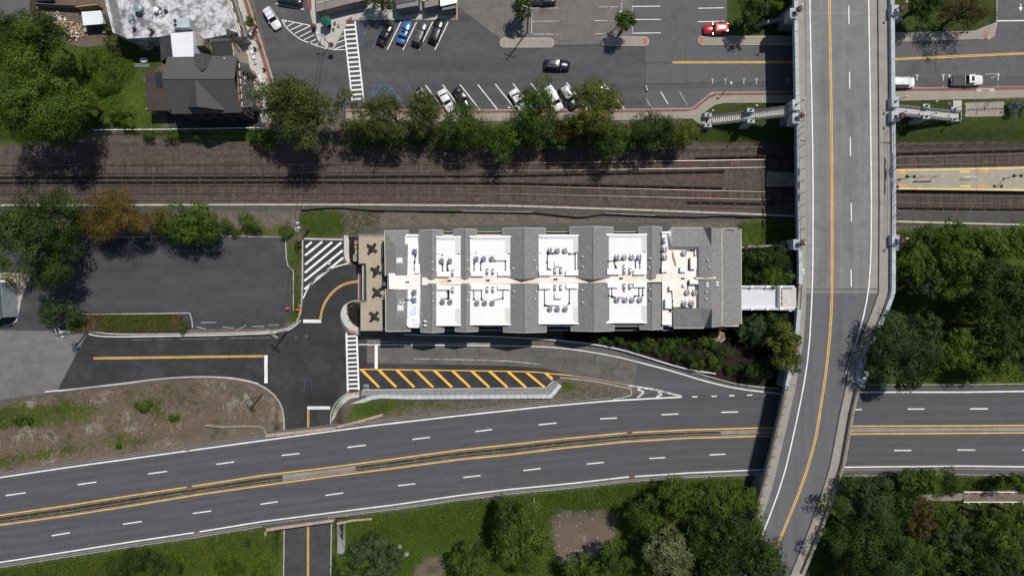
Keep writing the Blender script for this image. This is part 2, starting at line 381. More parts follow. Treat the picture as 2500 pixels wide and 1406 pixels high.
# ================================================================== GROUND
def zone_mat():
    m = bpy.data.materials.new('ground_zones'); m.use_nodes = True; N = m.node_tree.nodes; L = m.node_tree.links
    b = N['Principled BSDF']; b.inputs['Roughness'].default_value = .95; b.inputs['Specular IOR Level'].default_value = .1
    g = N.new('ShaderNodeNewGeometry'); pos = g.outputs['Position']
    def noise(s, d=5, r=.65):
        n = N.new('ShaderNodeTexNoise'); n.inputs['Scale'].default_value = s; n.inputs['Detail'].default_value = d; n.inputs['Roughness'].default_value = r
        L.new(pos, n.inputs['Vector']); return n.outputs['Fac']
    def ramp(f, stops):
        r = N.new('ShaderNodeValToRGB'); e = r.color_ramp.elements
        while len(e) < len(stops): e.new(.5)
        for el, (p, c) in zip(e, stops): el.position = p; el.color = (*c, 1)
        L.new(f, r.inputs[0]); return r.outputs[0]
    nl, nm, nf = noise(.18, 4), noise(1.1, 6), noise(7.0, 3)
    def two(a, bb, wa=.55):
        x = N.new('ShaderNodeMath'); x.operation = 'MULTIPLY_ADD'; L.new(a, x.inputs[0]); x.inputs[1].default_value = wa
        y = N.new('ShaderNodeMath'); y.operation = 'MULTIPLY'; L.new(bb, y.inputs[0]); y.inputs[1].default_value = 1 - wa
        L.new(y.outputs[0], x.inputs[2]); return x.outputs[0]
    ne = two(noise(.55, 6, .7), nm, .6); cm = two(nm, nf, .5); cl = two(nl, nm, .45); cg = two(cl, nf, .6)
    col = ramp(cm, [(.30,(.055,.046,.038)),(.5,(.125,.106,.088)),(.68,(.20,.175,.148))])            # bare soil
    bands = [
     ('gravel', ramp(cm, [(.3,(.045,.045,.043)),(.5,(.078,.077,.073)),(.7,(.125,.12,.11))])),
     ('ballast', ramp(cm, [(.32,(.042,.033,.029)),(.5,(.084,.065,.056)),(.66,(.14,.112,.098))])),
     ('mulch', ramp(cm, [(.3,(.010,.007,.006)),(.5,(.022,.016,.013)),(.7,(.045,.033,.026))])),
     ('brush', ramp(two(noise(.16, 9, .78), nf, .78), [(.38,(.060,.066,.028)),(.43,(.090,.070,.042)),(.48,(.145,.118,.094)),(.52,(.115,.084,.058)),(.57,(.20,.168,.138)),(.63,(.27,.235,.20))])),
     ('grass', ramp(cg, [(.33,(.018,.032,.006)),(.47,(.042,.066,.011)),(.58,(.078,.104,.018)),(.68,(.125,.128,.036))])),
     ('lawn', ramp(cg, [(.36,(.024,.038,.009)),(.5,(.042,.060,.014)),(.62,(.066,.084,.022))])),
    ]
    for nme, c in bands:
        a = N.new('ShaderNodeAttribute'); a.attribute_name = nme
        ad = N.new('ShaderNodeMath'); ad.operation = 'MULTIPLY_ADD'; L.new(ne, ad.inputs[0]); ad.inputs[1].default_value = 2.6; L.new(a.outputs['Fac'], ad.inputs[2])
        r = N.new('ShaderNodeMapRange'); r.inputs['From Min'].default_value = 1.68; r.inputs['From Max'].default_value = 1.88; L.new(ad.outputs[0], r.inputs['Value'])
        mx = N.new('ShaderNodeMix'); mx.data_type = 'RGBA'; L.new(r.outputs[0], mx.inputs['Factor']); L.new(col, mx.inputs['A']); L.new(c, mx.inputs['B']); col = mx.outputs['Result']
    L.new(col, b.inputs['Base Color'])
    bp = N.new('ShaderNodeBump'); bp.inputs['Strength'].default_value = .6; bp.inputs['Distance'].default_value = .25; L.new(two(nf, nm, .6), bp.inputs['Height']); L.new(bp.outputs[0], b.inputs['Normal'])
    return m

xs = np.r_[[-9000,-5000,-2500,-1400,-900], np.arange(-500, 3001, 8), [3500,4200,5500,8000,12000]].astype(float)
ys = np.r_[[-9000,-5000,-2500,-1200,-700], np.arange(-400, 1801, 8), [2100,2700,4000,6500,10000]].astype(float)
GX, GY = np.meshgrid(xs, ys); GZ = ZT(np.clip(GX, -500, 3000), np.clip(GY, -400, 1800))
GZ = GZ + (RNG.random(GZ.shape) - .5) * .02 - .02
# keep the earth out from under the solid kerb of the east approach
F = S * (H - GZ) / H
V = np.stack([(GX - 1250) * F, (703 - GY) * F, GZ], -1).reshape(-1, 3)
nx, ny = len(xs), len(ys)
ii = (np.arange(ny - 1)[:, None] * nx + np.arange(nx - 1)[None]).ravel()
FA = np.stack([ii, ii + nx, ii + nx + 1, ii + 1], 1)
me = bpy.data.meshes.new('ground'); me.vertices.add(len(V)); me.vertices.foreach_set('co', V.ravel())
me.loops.add(FA.size); me.loops.foreach_set('vertex_index', FA.ravel().astype(np.int32)); me.polygons.add(len(FA))
me.polygons.foreach_set('loop_start', np.arange(0, FA.size, 4, dtype=np.int32)); me.polygons.foreach_set('loop_total', np.full(len(FA), 4, dtype=np.int32))
me.update(); me.validate()
yS = lambda x: float(hws(x)); yN = lambda x: float(hwn(x))
hS = [(x, yS(x)) for x in range(-500, 3001, 50)]
ZONES = {
 'ballast': [[(-600,350),(640,352),(1240,362),(1690,352),(1900,345),(2190,350),(3100,335),(3100,512),(2190,512),(1880,512),(1240,497),(0,494),(-600,494)]],
 'gravel': [[(-600,488),(1240,492),(1880,508),(2190,515),(3100,525),(3100,570),(2190,556),(1900,545),(1240,520),(735,517),(-600,517)],
            [(-60,985),(140,957),(300,940),(470,922),(560,922),(560,932),(470,935),(300,955),(100,985),(-60,1010)],
            [(880,952),(1340,950),(1365,930),(1345,972),(860,985)]],
 'mulch': [[(1380,800),(1560,800),(1820,790),(1820,560),(1945,560),(1945,960),(1800,945),(1660,900),(1560,868),(1440,845),(1380,832)],
           [(845,580),(882,580),(882,648),(845,640)], [(846,738),(884,736),(884,804),(862,800),(846,780)], [(-60,690),(42,690),(42,790),(-60,800)]],
 'brush': [[(-400,1040),(-60,995),(140,965),(300,948),(470,930),(560,932),(640,952),(688,1000),(692,1046),(480,1078),(200,1120),(0,1150),(-400,1205)],
           [(1348,1246),(1372,1240),(1420,1244),(1470,1242),(1500,1250),(1512,1272),(1508,1310),(1480,1340),(1440,1372),(1390,1380),(1352,1362),(1346,1300)], [(1030,1365),(1060,1350),(1090,1358),(1092,1385),(1080,1420),(1010,1420),(1005,1395)]],
 'grass': [[(195,110),(270,95),(270,130),(395,128),(400,175),(355,175),(358,270),(385,272),(385,318),(230,318),(190,300)],
           [(-300,-50),(60,40),(200,120),(230,300),(200,345),(-300,350)],
           [(260,312),(640,312),(640,335),(900,340),(1690,330),(1690,352),(1240,358),(640,350),(330,335)],
           [(735,513),(860,512),(830,550),(850,583),(740,583)], [(930,516),(1260,517),(1250,525),(940,526)], [(1420,530),(1480,524),(1480,534),(1420,538)],
           [(1790,538),(1900,533),(1945,540),(1945,610),(1810,610)], [(560,560),(690,560),(705,578),(545,578)], [(700,580),(737,580),(737,800),(700,800)],
           [(840,1000),(905,972),(1060,982),(1330,972),(1368,945),(1380,925),(1420,932),(1390,955),(1300,978),(1100,992),(1000,1000),(930,1010),(830,1032)],
           [p for p in hS if p[0] <= 690] + [(697,1285),(692,1900),(-600,1900)], [(806,1270),(825,yS(825))] + [p for p in hS if 826 < p[0] < 1880] + [(1880,1190),(1880,1900),(806,1900)],
           [(2188,560),(3000,556),(3000,938),(2105,938),(2140,830),(2188,740)], [(1985,1172),(2060,1165),(3000,1160),(3000,1900),(1950,1900)],
           [(160,755),(460,770),(460,806),(180,806)],
           [(-60,1000),(100,985),(230,985),(250,1010),(120,1040),(-60,1045)], [(315,972),(390,976),(410,1000),(340,1012)], [(395,1012),(455,1006),(455,1036),(410,1038)], [(-60,1125),(200,1086),(220,1098),(-60,1150)], [(250,1068),(330,1060),(330,1085),(260,1092)]],
 'lawn': [[(1772,-300),(1935,-300),(1935,90),(1772,90)], [(2185,-300),(2436,-300),(2436,50),(2380,78),(2185,82)],
          [(1690,262),(1742,252),(1948,252),(1948,352),(1690,352),(1640,330)], [(2187,248),(3000,236),(3000,342),(2187,348)]],
}
cells = np.stack([GX.ravel(), GY.ravel()], 1)
for nme in ('gravel','ballast','mulch','brush','grass','lawn'):
    wgt = np.zeros(GX.shape)
    for pl in ZONES[nme]: wgt = np.maximum(wgt, inpoly(cells, pl).reshape(GX.shape))
    if nme == 'grass':
        for pl in ZONES['brush'][1:]: wgt = np.minimum(wgt, 1 - inpoly(cells, pl).reshape(GX.shape))
    for _ in range({'grass':8,'brush':6,'ballast':3,'gravel':3}.get(nme,1)):
        k = np.pad(wgt, 1, mode='edge'); wgt = (k[1:-1,1:-1]*2 + k[:-2,1:-1] + k[2:,1:-1] + k[1:-1,:-2] + k[1:-1,2:]) / 6
    at = me.attributes.new(nme, 'FLOAT', 'POINT'); at.data.foreach_set('value', wgt.ravel().astype(np.float32))
struct(link('ground', me, zone_mat()))

# ================================================================== UPPER STREET AND CAR PARK
street = struct(sheet('upper_street', [(606,-250),(606,-60),(668,195),(700,262),(850,292),(862,276),(1520,272),(1690,268),(1742,230),(2190,228),(2750,206),(2750,-250),(2436,-250),(2434,60),(2415,97),(2185,105),(1930,112),(1712,112),(1704,97),(1775,86),(1775,-250)], A_OLD, .03, 60))
carpark = struct(sheet('car_park_surface', [(600,-250),(606,-60),(668,195),(700,262),(848,292),(862,276),(1575,271),(1575,111),(1470,109),(1355,113),(1222,112),(1219,96),(1118,18),(1115,-250)], A_NEW, .045, 60))
oldlot = struct(sheet('old_car_park_surface', [(1117,-250),(1118,18),(1220,96),(1222,112),(1355,111),(1470,107),(1545,108),(1545,-250)], A_CRACK, .055, 60))

def wl_(pts, w=2.2, m=WHITEP, par=street, name='parking_line', lift=.085): return line(name, pts, w, m, lift, par)
for a, b in (((979,54),(945.6,122)),((1016.8,55),(983.5,123)),((1056.5,54),(1022.4,123)),((1094,55),(1061.4,123)),
             ((1039,208.6),(1086.4,271)),((1081,208),(1128.7,270)),((1122.8,207),(1173.5,271)),((1166.5,207),(1217,271)),((1209,205.6),(1261.4,271)),
             ((1252.5,205),(1305,271)),((1296,204),(1348,270)),((1341,203.5),(1392,269)),((1383,202),(1435,268)),((1428,202),(1480,268)),((1472,202),(1524,266)),
             ((673,9.5),(742,24))): wl_((a, b), 2.3, par=carpark)
for a, b in (((1545.6,16.6),(1612,16)),((1547,48.6),(1613,48)),((1544,82),(1613,81)),((1704,21),(1768,20)),((1704,54),(1768,52.5)),((1613.5,225),(1631,255))): wl_((a, b), 1.9)
for a, b in (((1544.5,14),(1544.5,82)),((1518,-60),(1518,33)),((1462,18),(1517,17.5)),((1450,51),(1502,51)),((1452,83),(1479,83)),((1297,84),(1361,84)),((1298.5,53),(1366,52.5)),((1297,20.5),(1364,20.5)),((1298,20),(1298,84)),((1272,66),(1272,84))):
    wl_((a, b), 1.3, WHITEW, oldlot)
for a, b in (((1658,223),(1678,257)),((1577.6,240.6),(1591,265))): wl_((a, b), 1.4, WHITEW)
for x in (1740,1771,1816,1847,1923): wl_(((x-4,193.5),(x+4,193.5)), 1.6, WHITEW); wl_(((x,193.5),(x,206)), 1.6, WHITEW)
for x in (2239,2303,2318,2437): wl_(((x-4,184),(x+4,184)), 1.6, WHITEP); wl_(((x,184),(x,197)), 1.6, WHITEP); wl_(((x,209),(x,213)), 1.6, WHITEW)
wl_(((2405,182),(2440,180)), 1.4, WHITEW); wl_(((2420,192),(2440,181)), 1.4, WHITEW)
for a, b in (((904.6,51),(875,116.5)),((939,55),(906.4,123)),((872.6,64),(904,52.5)),((872,75.5),(895.7,67)),((873,88),(890.6,80.6)),((875,99),(884,96)),
             ((911,209.4),(952,209.4)),((952,209.4),(981,250)),((911,209.4),(912,254)),((995.5,208.6),(1022,246)),((912,232),(932,210)),((912,249),(946,211)),((922,255),(956,216)),((937,255),(963,226)),((956,252),(972,237))):
    wl_((a, b), 1.3, BLUEP, carpark, 'accessible_bay_line')
# wheelchair mark of the accessible bay
mb = MB(); R0 = P(893.5, 111, .135)
for i in range(10):
    a0, a1 = -2.6 + i*.42, -2.6 + (i+1)*.42; c, s_ = math.cos, math.sin
    mb.face([(R0[0]+.34*c(a0), R0[1]+.34*s_(a0), R0[2]), (R0[0]+.44*c(a0), R0[1]+.44*s_(a0), R0[2]), (R0[0]+.44*c(a1), R0[1]+.44*s_(a1), R0[2]), (R0[0]+.34*c(a1), R0[1]+.34*s_(a1), R0[2])])
for q in (((-.05,.1),(.05,.1),(.05,.75),(-.05,.75)), ((-.05,.4),(.35,.4),(.35,.5),(-.05,.5)), ((0,.1),(.35,.1),(.35,.2),(0,.2)), ((.28,.1),(.5,-.3),(.58,-.25),(.36,.15)), ((-.1,.78),(.1,.78),(.1,.98),(-.1,.98))):
    mb.face([(R0[0]+x, R0[1]+y, R0[2]) for x, y in q])
mb.build('wheelchair_symbol', mat('worn_blue', (.07,.11,.17), var=.3), carpark)
# ladder crossings
def crossing(par, l0, l1, r0, r1, n, tilt, w=5.5, rail=4.0, lift=.09, skip=()):
    line('crossing_edge', (l0, l1), rail, WHITEP, lift, par); line('crossing_edge', (r0, r1), rail, WHITEP, lift, par)
    for i in range(n):
        if i in skip: continue
        t = (i + .45) / n; a = Vector(l0).lerp(Vector(l1), t); b = Vector(r0).lerp(Vector(r1), t)
        y = (a.y + b.y) / 2
        ta = (y + tilt - l0[1]) / (l1[1]-l0[1]); tb = (y - tilt - r0[1]) / (r1[1]-r0[1])
        a = Vector(l0).lerp(Vector(l1), ta); b = Vector(r0).lerp(Vector(r1), tb)
        d = (b - a).normalized() * (rail/2 + .02)
        line('crossing_bar', (tuple(a + d), tuple(b - d)), w, WHITEP, lift, par)
crossing(carpark, (839.5,62), (860,247), (866.5,52), (888.5,250), 17, 1.0, 4.2, 3.6)
# hatched triangles around the plaza corner
hat = [((688,49),(757,63)),((688,49),(697,66)),((697,66),(712,81)),((712,81),(733,97)),((733,97),(753,105)),((758,107),(800,121)),((693,56),(703,51.5)),((701,66),(718,56)),((709,74),(739,60.5)),((719,83),(758,64)),((731,91),(762,75)),((743,97.5),(767,86)),((757,104),(771,97)),((768,110),(776,106.5)),
       ((812,122),(845,122)),((816,121),(844,111)),((824,105),(842,98)),((832,91),(841,87))]
for a, b in hat: wl_((a, b), 1.9, WHITEP, carpark, 'hatch_line')
# yellow centre lines
for dy in (-1.7, 1.7):
    line('centre_line', [(1642,153+dy),(1940,152.5+dy),(2188,145+dy),(2500,131+dy),(2750,120+dy)], 1.9, YELLOWP, .085, street)
line('stop_line', [(2434,52),(2560,50.5)], 2.6, WHITEP, .085, street)
line('arrow_stem', [(2492,10),(2492,20)], 2.2, WHITEP, .085, street)
MB().face([P(2487,19,.09), P(2492,29,.09), P(2497,19,.09)]).build('arrow_head', WHITEP, street)
def manhole(px, py, par, z=None, r=.36, m=None):
    z = zt(px, py) if z is None else z
    c = P(px, py, z + .07); MB().lathe(c, [(r, 0), (r, .03), (r*.86, .035), (r*.84, .028), (0.02, .03)], 16).build('manhole_cover', m or mat('cast_iron', (.075,.072,.07), var=.2, fine=14, fvar=.3), par)
for q in ((708,132),(1141,50)): manhole(*q, carpark)

# raised islands and pavements
def rounded(x0, y0, x1, y1, r, left=True, right=True, n=6):
    pts = []
    def arc(cx, cy, a0, a1): 
        for i in range(n + 1):
            t = math.radians(a0 + (a1-a0)*i/n); pts.append((cx + r*math.cos(t), cy + r*math.sin(t)))
    if left: arc(x0+r, y0+r, 180, 270)
    else: pts.append((x0, y0))
    if right: arc(x1-r, y0+r, 270, 360); arc(x1-r, y1-r, 0, 90)
    else: pts += [(x1, y0), (x1, y1)]
    if left: arc(x0+r, y1-r, 90, 180)
    else: pts.append((x0, y1))
    return pts
def island(name, x0, y0, x1, y1, left, right, cuts, pad=None):
    o = struct(MB().poly(rounded(x0, y0, x1, y1, 11, left, right), .16, -.1).build(name, mat('kerb_stone', (.37,.34,.29), var=.1)))
    cu = [x0 + 9] + cuts + [x1 - 9]
    for a, b in zip(cu[:-1], cu[1:]): MB().rect(a+.3, y0+2.2, b-.3, y1-2.2, .185, .1).build('paving_slab', CONC, o)
    for sgn, on in ((-1, left), (1, right)):
        if on:
            xx = x0 if sgn < 0 else x1
            pts = rounded(x0+2, y0+2.2, x1-2, y1-2.2, 9, left, right)
            MB().poly([p for p in pts if (p[0] <= x0+9.2 if sgn < 0 else p[0] >= x1-9.2)], .185, .1).build('paving_slab', CONC, o)
    if pad: MB().rect(pad, y0+3.5, pad+7, y1-3.5, .195, .15).build('tactile_pad', SALMON, o)
    return o
island('kerb_island', 1220, 93, 1353, 117, True, True, [1239,1285,1331])
island('kerb_island', 1466, 90, 1585, 113, True, True, [1486,1532], 1572)
o = island('pavement_north', 1704, 88, 1960, 111, True, False, [1750,1794,1818,1842,1866,1890,1914,1938], 1708)
# corner plaza
plz = struct(MB().poly([(755,-90),(757,30),(762,55),(775,98),(788,113),(800,122),(812,122),(820,112),(845,62),(850,50),(1117,49),(1117,-90)], .14, -.1).build('plaza_pavement', mat('plaza_kerb', (.36,.35,.32), var=.1)))
for x0, x1 in zip(list(range(852, 1100, 17)), list(range(869, 1117, 17))):
    MB().rect(x0+.3, -60, x1-.3, 47, .165, .1).build('paving_slab', CONC_L, plz)
PL = [[(759,30),(800,30),(800,58),(765,58)],[(800,30),(850,30),(850,48),(842,62),(800,58)],[(765,58.6),(800,58.6),(800,88),(773,88)],[(800.6,58.6),(842,62.4),(829,88),(800.6,88)],[(773.5,88.6),(828.5,88.6),(819,110),(811,120),(801,120),(789,111),(777,98)],[(758,-80),(850,-80),(850,29.5),(758,29.5)]]
for q in PL: MB().poly(q, .165, .1).build('paving_slab', CONC_L, plz)
MB().poly([(843,51),(860,41),(860,47),(846,58)], .18, .1).build('tactile_pad', BRICKP, plz)
MB().rect(1107.5, 20, 1114.5, 47.5, .18, .1).build('tactile_pad', BRICKP, plz)
MB().poly([(742,-90),(756,-90),(761,22),(757,30),(746,0)], .17, .05).build('brick_strip', BRICKP, plz)
# west pavement (brick band + concrete)
wp = struct(MB().poly([(530,-250),(588,-60),(606,0),(668,196),(690,262),(700,300),(640,300),(600,160),(560,0),(500,-250)], .12, -.2).build('pavement_west', mat('plaza_kerb', (.36,.35,.32))))
line('brick_band', [(580,-60),(598,0),(660,196),(682,262)], 9, BRICKP, .145, wp, 0)
slabs('paving_slab', [(576,-40),(590,0),(652,196),(674,262)], [(545,-40),(560,0),(610,170),(640,270)], 34, CONC_L, wp, .15, .1, 0)
# south pavement with brick edge
A0 = [(845,268),(1020,269),(1520,268),(1690,265),(1738,226),(1960,225)]; A1 = [(845,276),(1020,277),(1520,276),(1694,273),(1742,234),(1960,233)]; A2 = [(845,297),(1020,297),(1520,294),(1698,290),(1752,252),(1960,251)]
sp = struct(sheet('pavement_south', A0 + A2[::-1], mat('kerb_stone', (.37,.34,.29)), .11, 40, None, 0))
wall('kerb', A0, 2, mat('kerb_stone', (.37,.34,.29)), .16, 0, sp, 0)
for q in cut([((a[0]+b[0])/2, (a[1]+b[1])/2) for a, b in zip(A0, A1)], 40): line('brick_band', q, 6.6, BRICKP, .15, sp, 0, 1e9)
slabs('paving_slab', A1, A2, 24, CONC, sp, .15, .1, 0)
MB().poly([(1690,288),(1702,281),(1726,284),(1722,303),(1712,304),(1700,300)], .155, 0).build('paving_slab', CONC, sp)
B0 = [(2185,215),(2400,213.5),(2520,211),(2750,206)]; B1 = [(2185,226),(2400,222),(2520,219),(2750,214)]; B2 = [(2185,247),(2400,242),(2520,238),(2750,232)]
sp2 = struct(sheet('pavement_station', B0 + B2[::-1], mat('kerb_stone', (.37,.34,.29)), .11, 40, None, 0))
for q in cut([((a[0]+b[0])/2, (a[1]+b[1])/2) for a, b in zip(B0, B1)], 46): line('brick_band', q, 7, BRICKP, .15, sp2, 0, 1e9)
slabs('paving_slab', B1, B2, 22, CONC, sp2, .15, .1, 0)
MB().poly([(2384,217),(2428,216),(2428,224),(2384,225)], .165, .1).build('paving_slab', CONC_L, sp2)
MB().poly([(2397,219),(2416,218.5),(2416,223),(2397,223.5)], .175, .1).build('tactile_pad', SALMON, sp2)
MB().poly([(2327,246),(2348,245.5),(2348,292),(2327,292)], .14, -.6).build('paving_slab', CONC_L, sp2)
np_ = struct(sheet('pavement_bend', [(2150,81),(2380,76),(2433,55),(2430,84),(2412,96),(2150,104)], mat('kerb_stone', (.37,.34,.29)), .11, 40, None, 0))
slabs('paving_slab', [(2150,82),(2380,77.5),(2431,58)], [(2150,102),(2395,96),(2428,84)], 15, CONC, np_, .15, .1, 0)
MB().rect(2404,76,2411,95,.18,.1).build('tactile_pad', SALMON, np_)
wall('kerb', [(2434,-200),(2434,56),(2428,88),(2412,97)], 2, mat('kerb_stone', (.37,.34,.29)), .16, 0, np_, 0)
# small paved pad for the cycle rack
pad = struct(MB().poly([(2357,251.5),(2451,249),(2451,284),(2357,286)], .06, -1).build('cycle_pad', mat('kerb_stone', (.37,.34,.29))))
for i in range(4): MB().poly([(2357.5+23.4*i,252-.6*i),(2380.3+23.4*i,251.4-.6*i),(2380.3+23.4*i,285-.5*i),(2357.5+23.4*i,285.6-.5*i)], .085, -.1).build('paving_slab', CONC, pad)

# ================================================================== LOWER ROADS
lot = struct(sheet('lower_car_park', [(-250,560),(205,580),(697,577),(699,648),(716,652),(716,758),(692,800),(470,803),(180,807),(-250,803)], A_LOT, .03, 60))
oldroad = struct(sheet('old_road', [(-250,798),(200,812),(216,815),(140,955),(-60,985),(-250,1020)], mat('asphalt_pale', (.15,.147,.143), var=.12, fine=12, crack=.14, crackscale=.2, bump=.12, stain=(.115,.113,.11), stainscale=.12, stainlo=.5), .04, 40))
KN = smooth_line([(214,812),(300,822),(560,816),(665,813),(705,806),(728,790),(738,765),(742,700),(742,583)])
KS = smooth_line([(140,952),(280,935),(400,920),(480,916),(560,919),(620,930),(652,945),(675,965),(690,988),(696,1015),(697,1055)])
inter = struct(sheet('access_road', KN + [(838,585),(838,640),(848,647),(876,650),(876,733)] + smooth_line([(876,733),(850,738),(834,755),(829,780),(836,800),(848,812),(880,822)]) + [(896,832),(896,886),(1100,890),(1300,896),(1400,918),(1367,924),(1352,930),(1335,947),(885,952)] + smooth_line([(885,952),(850,958),(825,974),(812,993),(806,1012),(808,1055)]) + [(697,1055)] + KS[::-1], A_BLACK, .05, 9))
under = struct(sheet('underpass_road', [(695,1040),(809,1040),(808,1275),(806,1600),(690,1600),(693,1275)], A_LOT, .035, 14))
def il(name, pts, w, m=WHITEP, lift=.09): return line(name, pts, w, m, lift, inter, step=12)
il('edge_line', smooth_line([(216,815),(240,821),(300,822.5),(560,817.5),(680,812.5),(712,803),(734,782)]), 2.2)
il('edge_line', smooth_line([(110,956),(280,940),(400,923),(480,918.5),(560,921),(600,928),(630,936)]), 2.2)
for dy in (-1.6, 1.6): il('centre_line', [(228,874.5+dy),(645,869+dy)], 1.8, YELLOWP)
for d in (-1.7, 1.7): il('centre_line', offset_line(resample(smooth_line([(782,783),(785,760),(793,738),(810,714),(832,697),(852,690),(876,687)]), 4), d), 1.7, YELLOWP)
for x in (750.8, 754): line('centre_line', [(x,999),(x,1048)], 1.6, YELLOWP, .09, inter, step=8); line('centre_line', [(x-.4,1270),(x-.4,1600)], 1.7, YELLOWP, .08, under)
for a, b, w_ in (((918.5,841),(918.5,901),7.5),((649.3,867),(649.3,935),8),((750,995.3),(806,995.3),8),((740,784),(784,784),8)): il('stop_line', (a, b), w_)
crossing(inter, (845.5,812), (849,955), (871,820), (876,952), 13, .6, 4.6, 4.2)
for a, b in (((746,604),(761,591)),((744.6,624),(787,590)),((744.6,646),(811,591)),((744,666),(833.5,592)),((743,685.6),(837,611)),((743,706),(838,629))): il('hatch_bar', (a, b), 5.2)
il('edge_line', smooth_line([(740,728),(752,702),(772,678),(798,660),(822,650),(850,643)]), 2.8)
il('edge_line', [(743,583.5),(838,585.5)], 2); 
# yellow hatched wedge
il('hatch_edge', [(877,901),(1100,904),(1240,906),(1310,908),(1400,917)], 2.4, YELLOWB)
for x in (878,920,964,1010,1056,1100,1147,1191,1236,1282):
    y0 = np.interp(x, [877,1240,1400], [902,907,918]); y1 = 945.5
    MB().face([P(a, b, zt(a, b) + .092) for a, b in ((x,y0),(x+9.5,y0+.1),(x+50,y1-2),(x+45,y1+.8))][::-1]).build('hatch_bar', YELLOWB, inter)
MB().face([P(a, b, zt(a, b) + .092) for a, b in ((1328,911),(1338,911.5),(1351,923),(1347,928))][::-1]).build('hatch_bar', YELLOWB, inter)
for q in ((723,825),(748,821),(774,859),(774,859)): manhole(*q, inter)
manhole(803,642, inter, m=CONC_L); manhole(766,1328, under)
MB().rect(888,938,900,950,-1.1,-1.3).build('drain_grate', CONC_G, inter)
MB().rect(889,943,892.5,949,-1.085,-1.2).build('drain_grate', DARKM, inter); MB().rect(893.5,943,897,949,-1.085,-1.2).build('drain_grate', DARKM, inter)

KERB = mat('kerb_granite', (.40,.40,.38), var=.12)
def kerb(pts, w=2.4, par=None, h=.15, base=0): 
    for q in cut(pts, 48, .25): wall('kerb_stone', resample(q, 12), w, KERB, h, base, par, step=12)
kerb(offset_line(resample(smooth_line([(214,812),(300,822),(560,816),(665,813),(705,806),(728,790),(738,765),(742,700),(742,583)]), 6), -3.5), 3, inter)
kerb(offset_line(resample(KS, 6), 3.0), 3, inter)
kerb([(742,582),(838,584)], 2, inter)
kerb([(1352,929),(1336,946.5),(885,951.5)], 2.6, inter)
kerb(smooth_line([(852,957),(826,974),(812,993),(806,1012),(807,1035)]), 2.4, inter)
kerb([(205,580),(430,578),(545,577)], 1.6, lot, .1); kerb([(697,578),(699,648),(716,652),(716,758)], 2, lot)
kerb([(160,750),(192,747),(193,768),(467,764),(470,800)], 2.2, lot)
kerb(smooth_line([(80,668),(62,695),(48,735),(42,780),(34,793),(5,796)]), 3, lot)
for a, b in (((490,787),(528,787)),((479,797),(503,804)),((543,798),(570,801)),((577,806),(601,794)),((615,797),(645,796.5)),((655,794),(682,793)),((605,578),(690,579)),((560,576.5),(600,577)),((300,579.5),(328,579)),((330,578.5),(357,577.5)),((372,577),(394,577.5)),((440,577),(460,577)),((500,577),(530,576))):
    wall('wheel_stop', (a, b), 2.0, mat('old_wheel_stop', (.30,.30,.29), var=.2), .12, 0, lot)
# driveway arc pavement and corner pavements
arc = smooth_line([(880,818),(862,812),(843,798),(832,778),(831,760),(840,744),(858,734),(880,733)])
inn = smooth_line([(880,800),(870,798),(858,788),(849,772),(846,755),(847,742),(856,735.5),(880,735.5)])
cp = struct(sheet('entrance_pavement', arc + inn[::-1], CONC_G if False else mat('pale_pavement', (.46,.47,.46), var=.08), .16, 14)); kerb(arc, 2, cp, .17)
MB().poly([(852,804),(870,808.5),(868,815.5),(850,810)], -1.02, -1.2).build('tactile_pad', mat('pink_pad', (.40,.19,.16), var=.12), cp)
cp2 = struct(sheet('side_pavement', smooth_line([(840,574),(852,574),(852,625),(855,640)],1) + [(856,642)] + smooth_line([(850,642),(843,636),(840,620),(840,574)],1), mat('pale_pavement', (.46,.47,.46)), .16, 14))
cp3 = struct(sheet('corner_pavement', smooth_line([(877,955),(852,960),(830,976),(818,995),(812,1015),(809,1030)]) + smooth_line([(818,1018),(826,1002),(838,986),(856,972),(877,970)]), mat('pale_pavement2', (.42,.42,.40), var=.08), .16, 14))
MB().poly([(851,959),(875,955.5),(876,963),(853,967)], -1.02, -1.2).build('tactile_pad', mat('pink_pad', (.40,.19,.16)), cp3)
gs = struct(sheet('gravel_strip', [(882,953),(1336,949),(1356,930),(1364,934),(1344,965),(1000,967),(905,967),(882,966)], GRAV, .06, 14))
# ramp
ramp = struct(sheet('slip_road', [(895,826),(895,887),(1100,890),(1260,893),(1330,900),(1400,918),(1480,932),(1550,945),(1665,969),(1905,966),(1905,948),(1800,942),(1740,928),(1680,907),(1600,882),(1510,854),(1390,835),(1200,823),(985,820)], A_RAMP, .04, 22))
sheet('dark_strip', [(897,887),(1240,893),(1330,899),(1395,915),(1300,907),(1240,905),(1100,903),(897,900)], A_BLACK, .065, 22, ramp)
sheet('new_lane', [(1560,872),(1680,909),(1740,930),(1800,944),(1905,950),(1905,968),(1665,970),(1550,948)], A_HWY, .06, 22, ramp)
def rl(name, pts, w, m=WHITEP): return line(name, pts, w, m, .10, ramp, step=14)
rl('edge_line', smooth_line([(876,841),(1200,843),(1330,846),(1405,853),(1500,869),(1560,884)],1), 2.2); rl('edge_line', smooth_line([(1560,884),(1640,905),(1720,930),(1800,949),(1905,961)],1), 2.8)
rl('worn_line', [(1010,876),(1100,877),(1240,881),(1320,889)], 1.6, WHITEW)
rl('worn_line', [(897,833),(1000,835),(1200,839)], 1.4, WHITEW)
rl('worn_line', [(1395,916),(1480,930),(1540,941)], 2.2, mat('worn_yellow', (.42,.27,.12), var=.3, stain=(.14,.13,.12), stainscale=1.2, stainlo=.47))
rl('gore_line', [(1535,941),(1600,951),(1665,967.5)], 4.5, WHITEW)
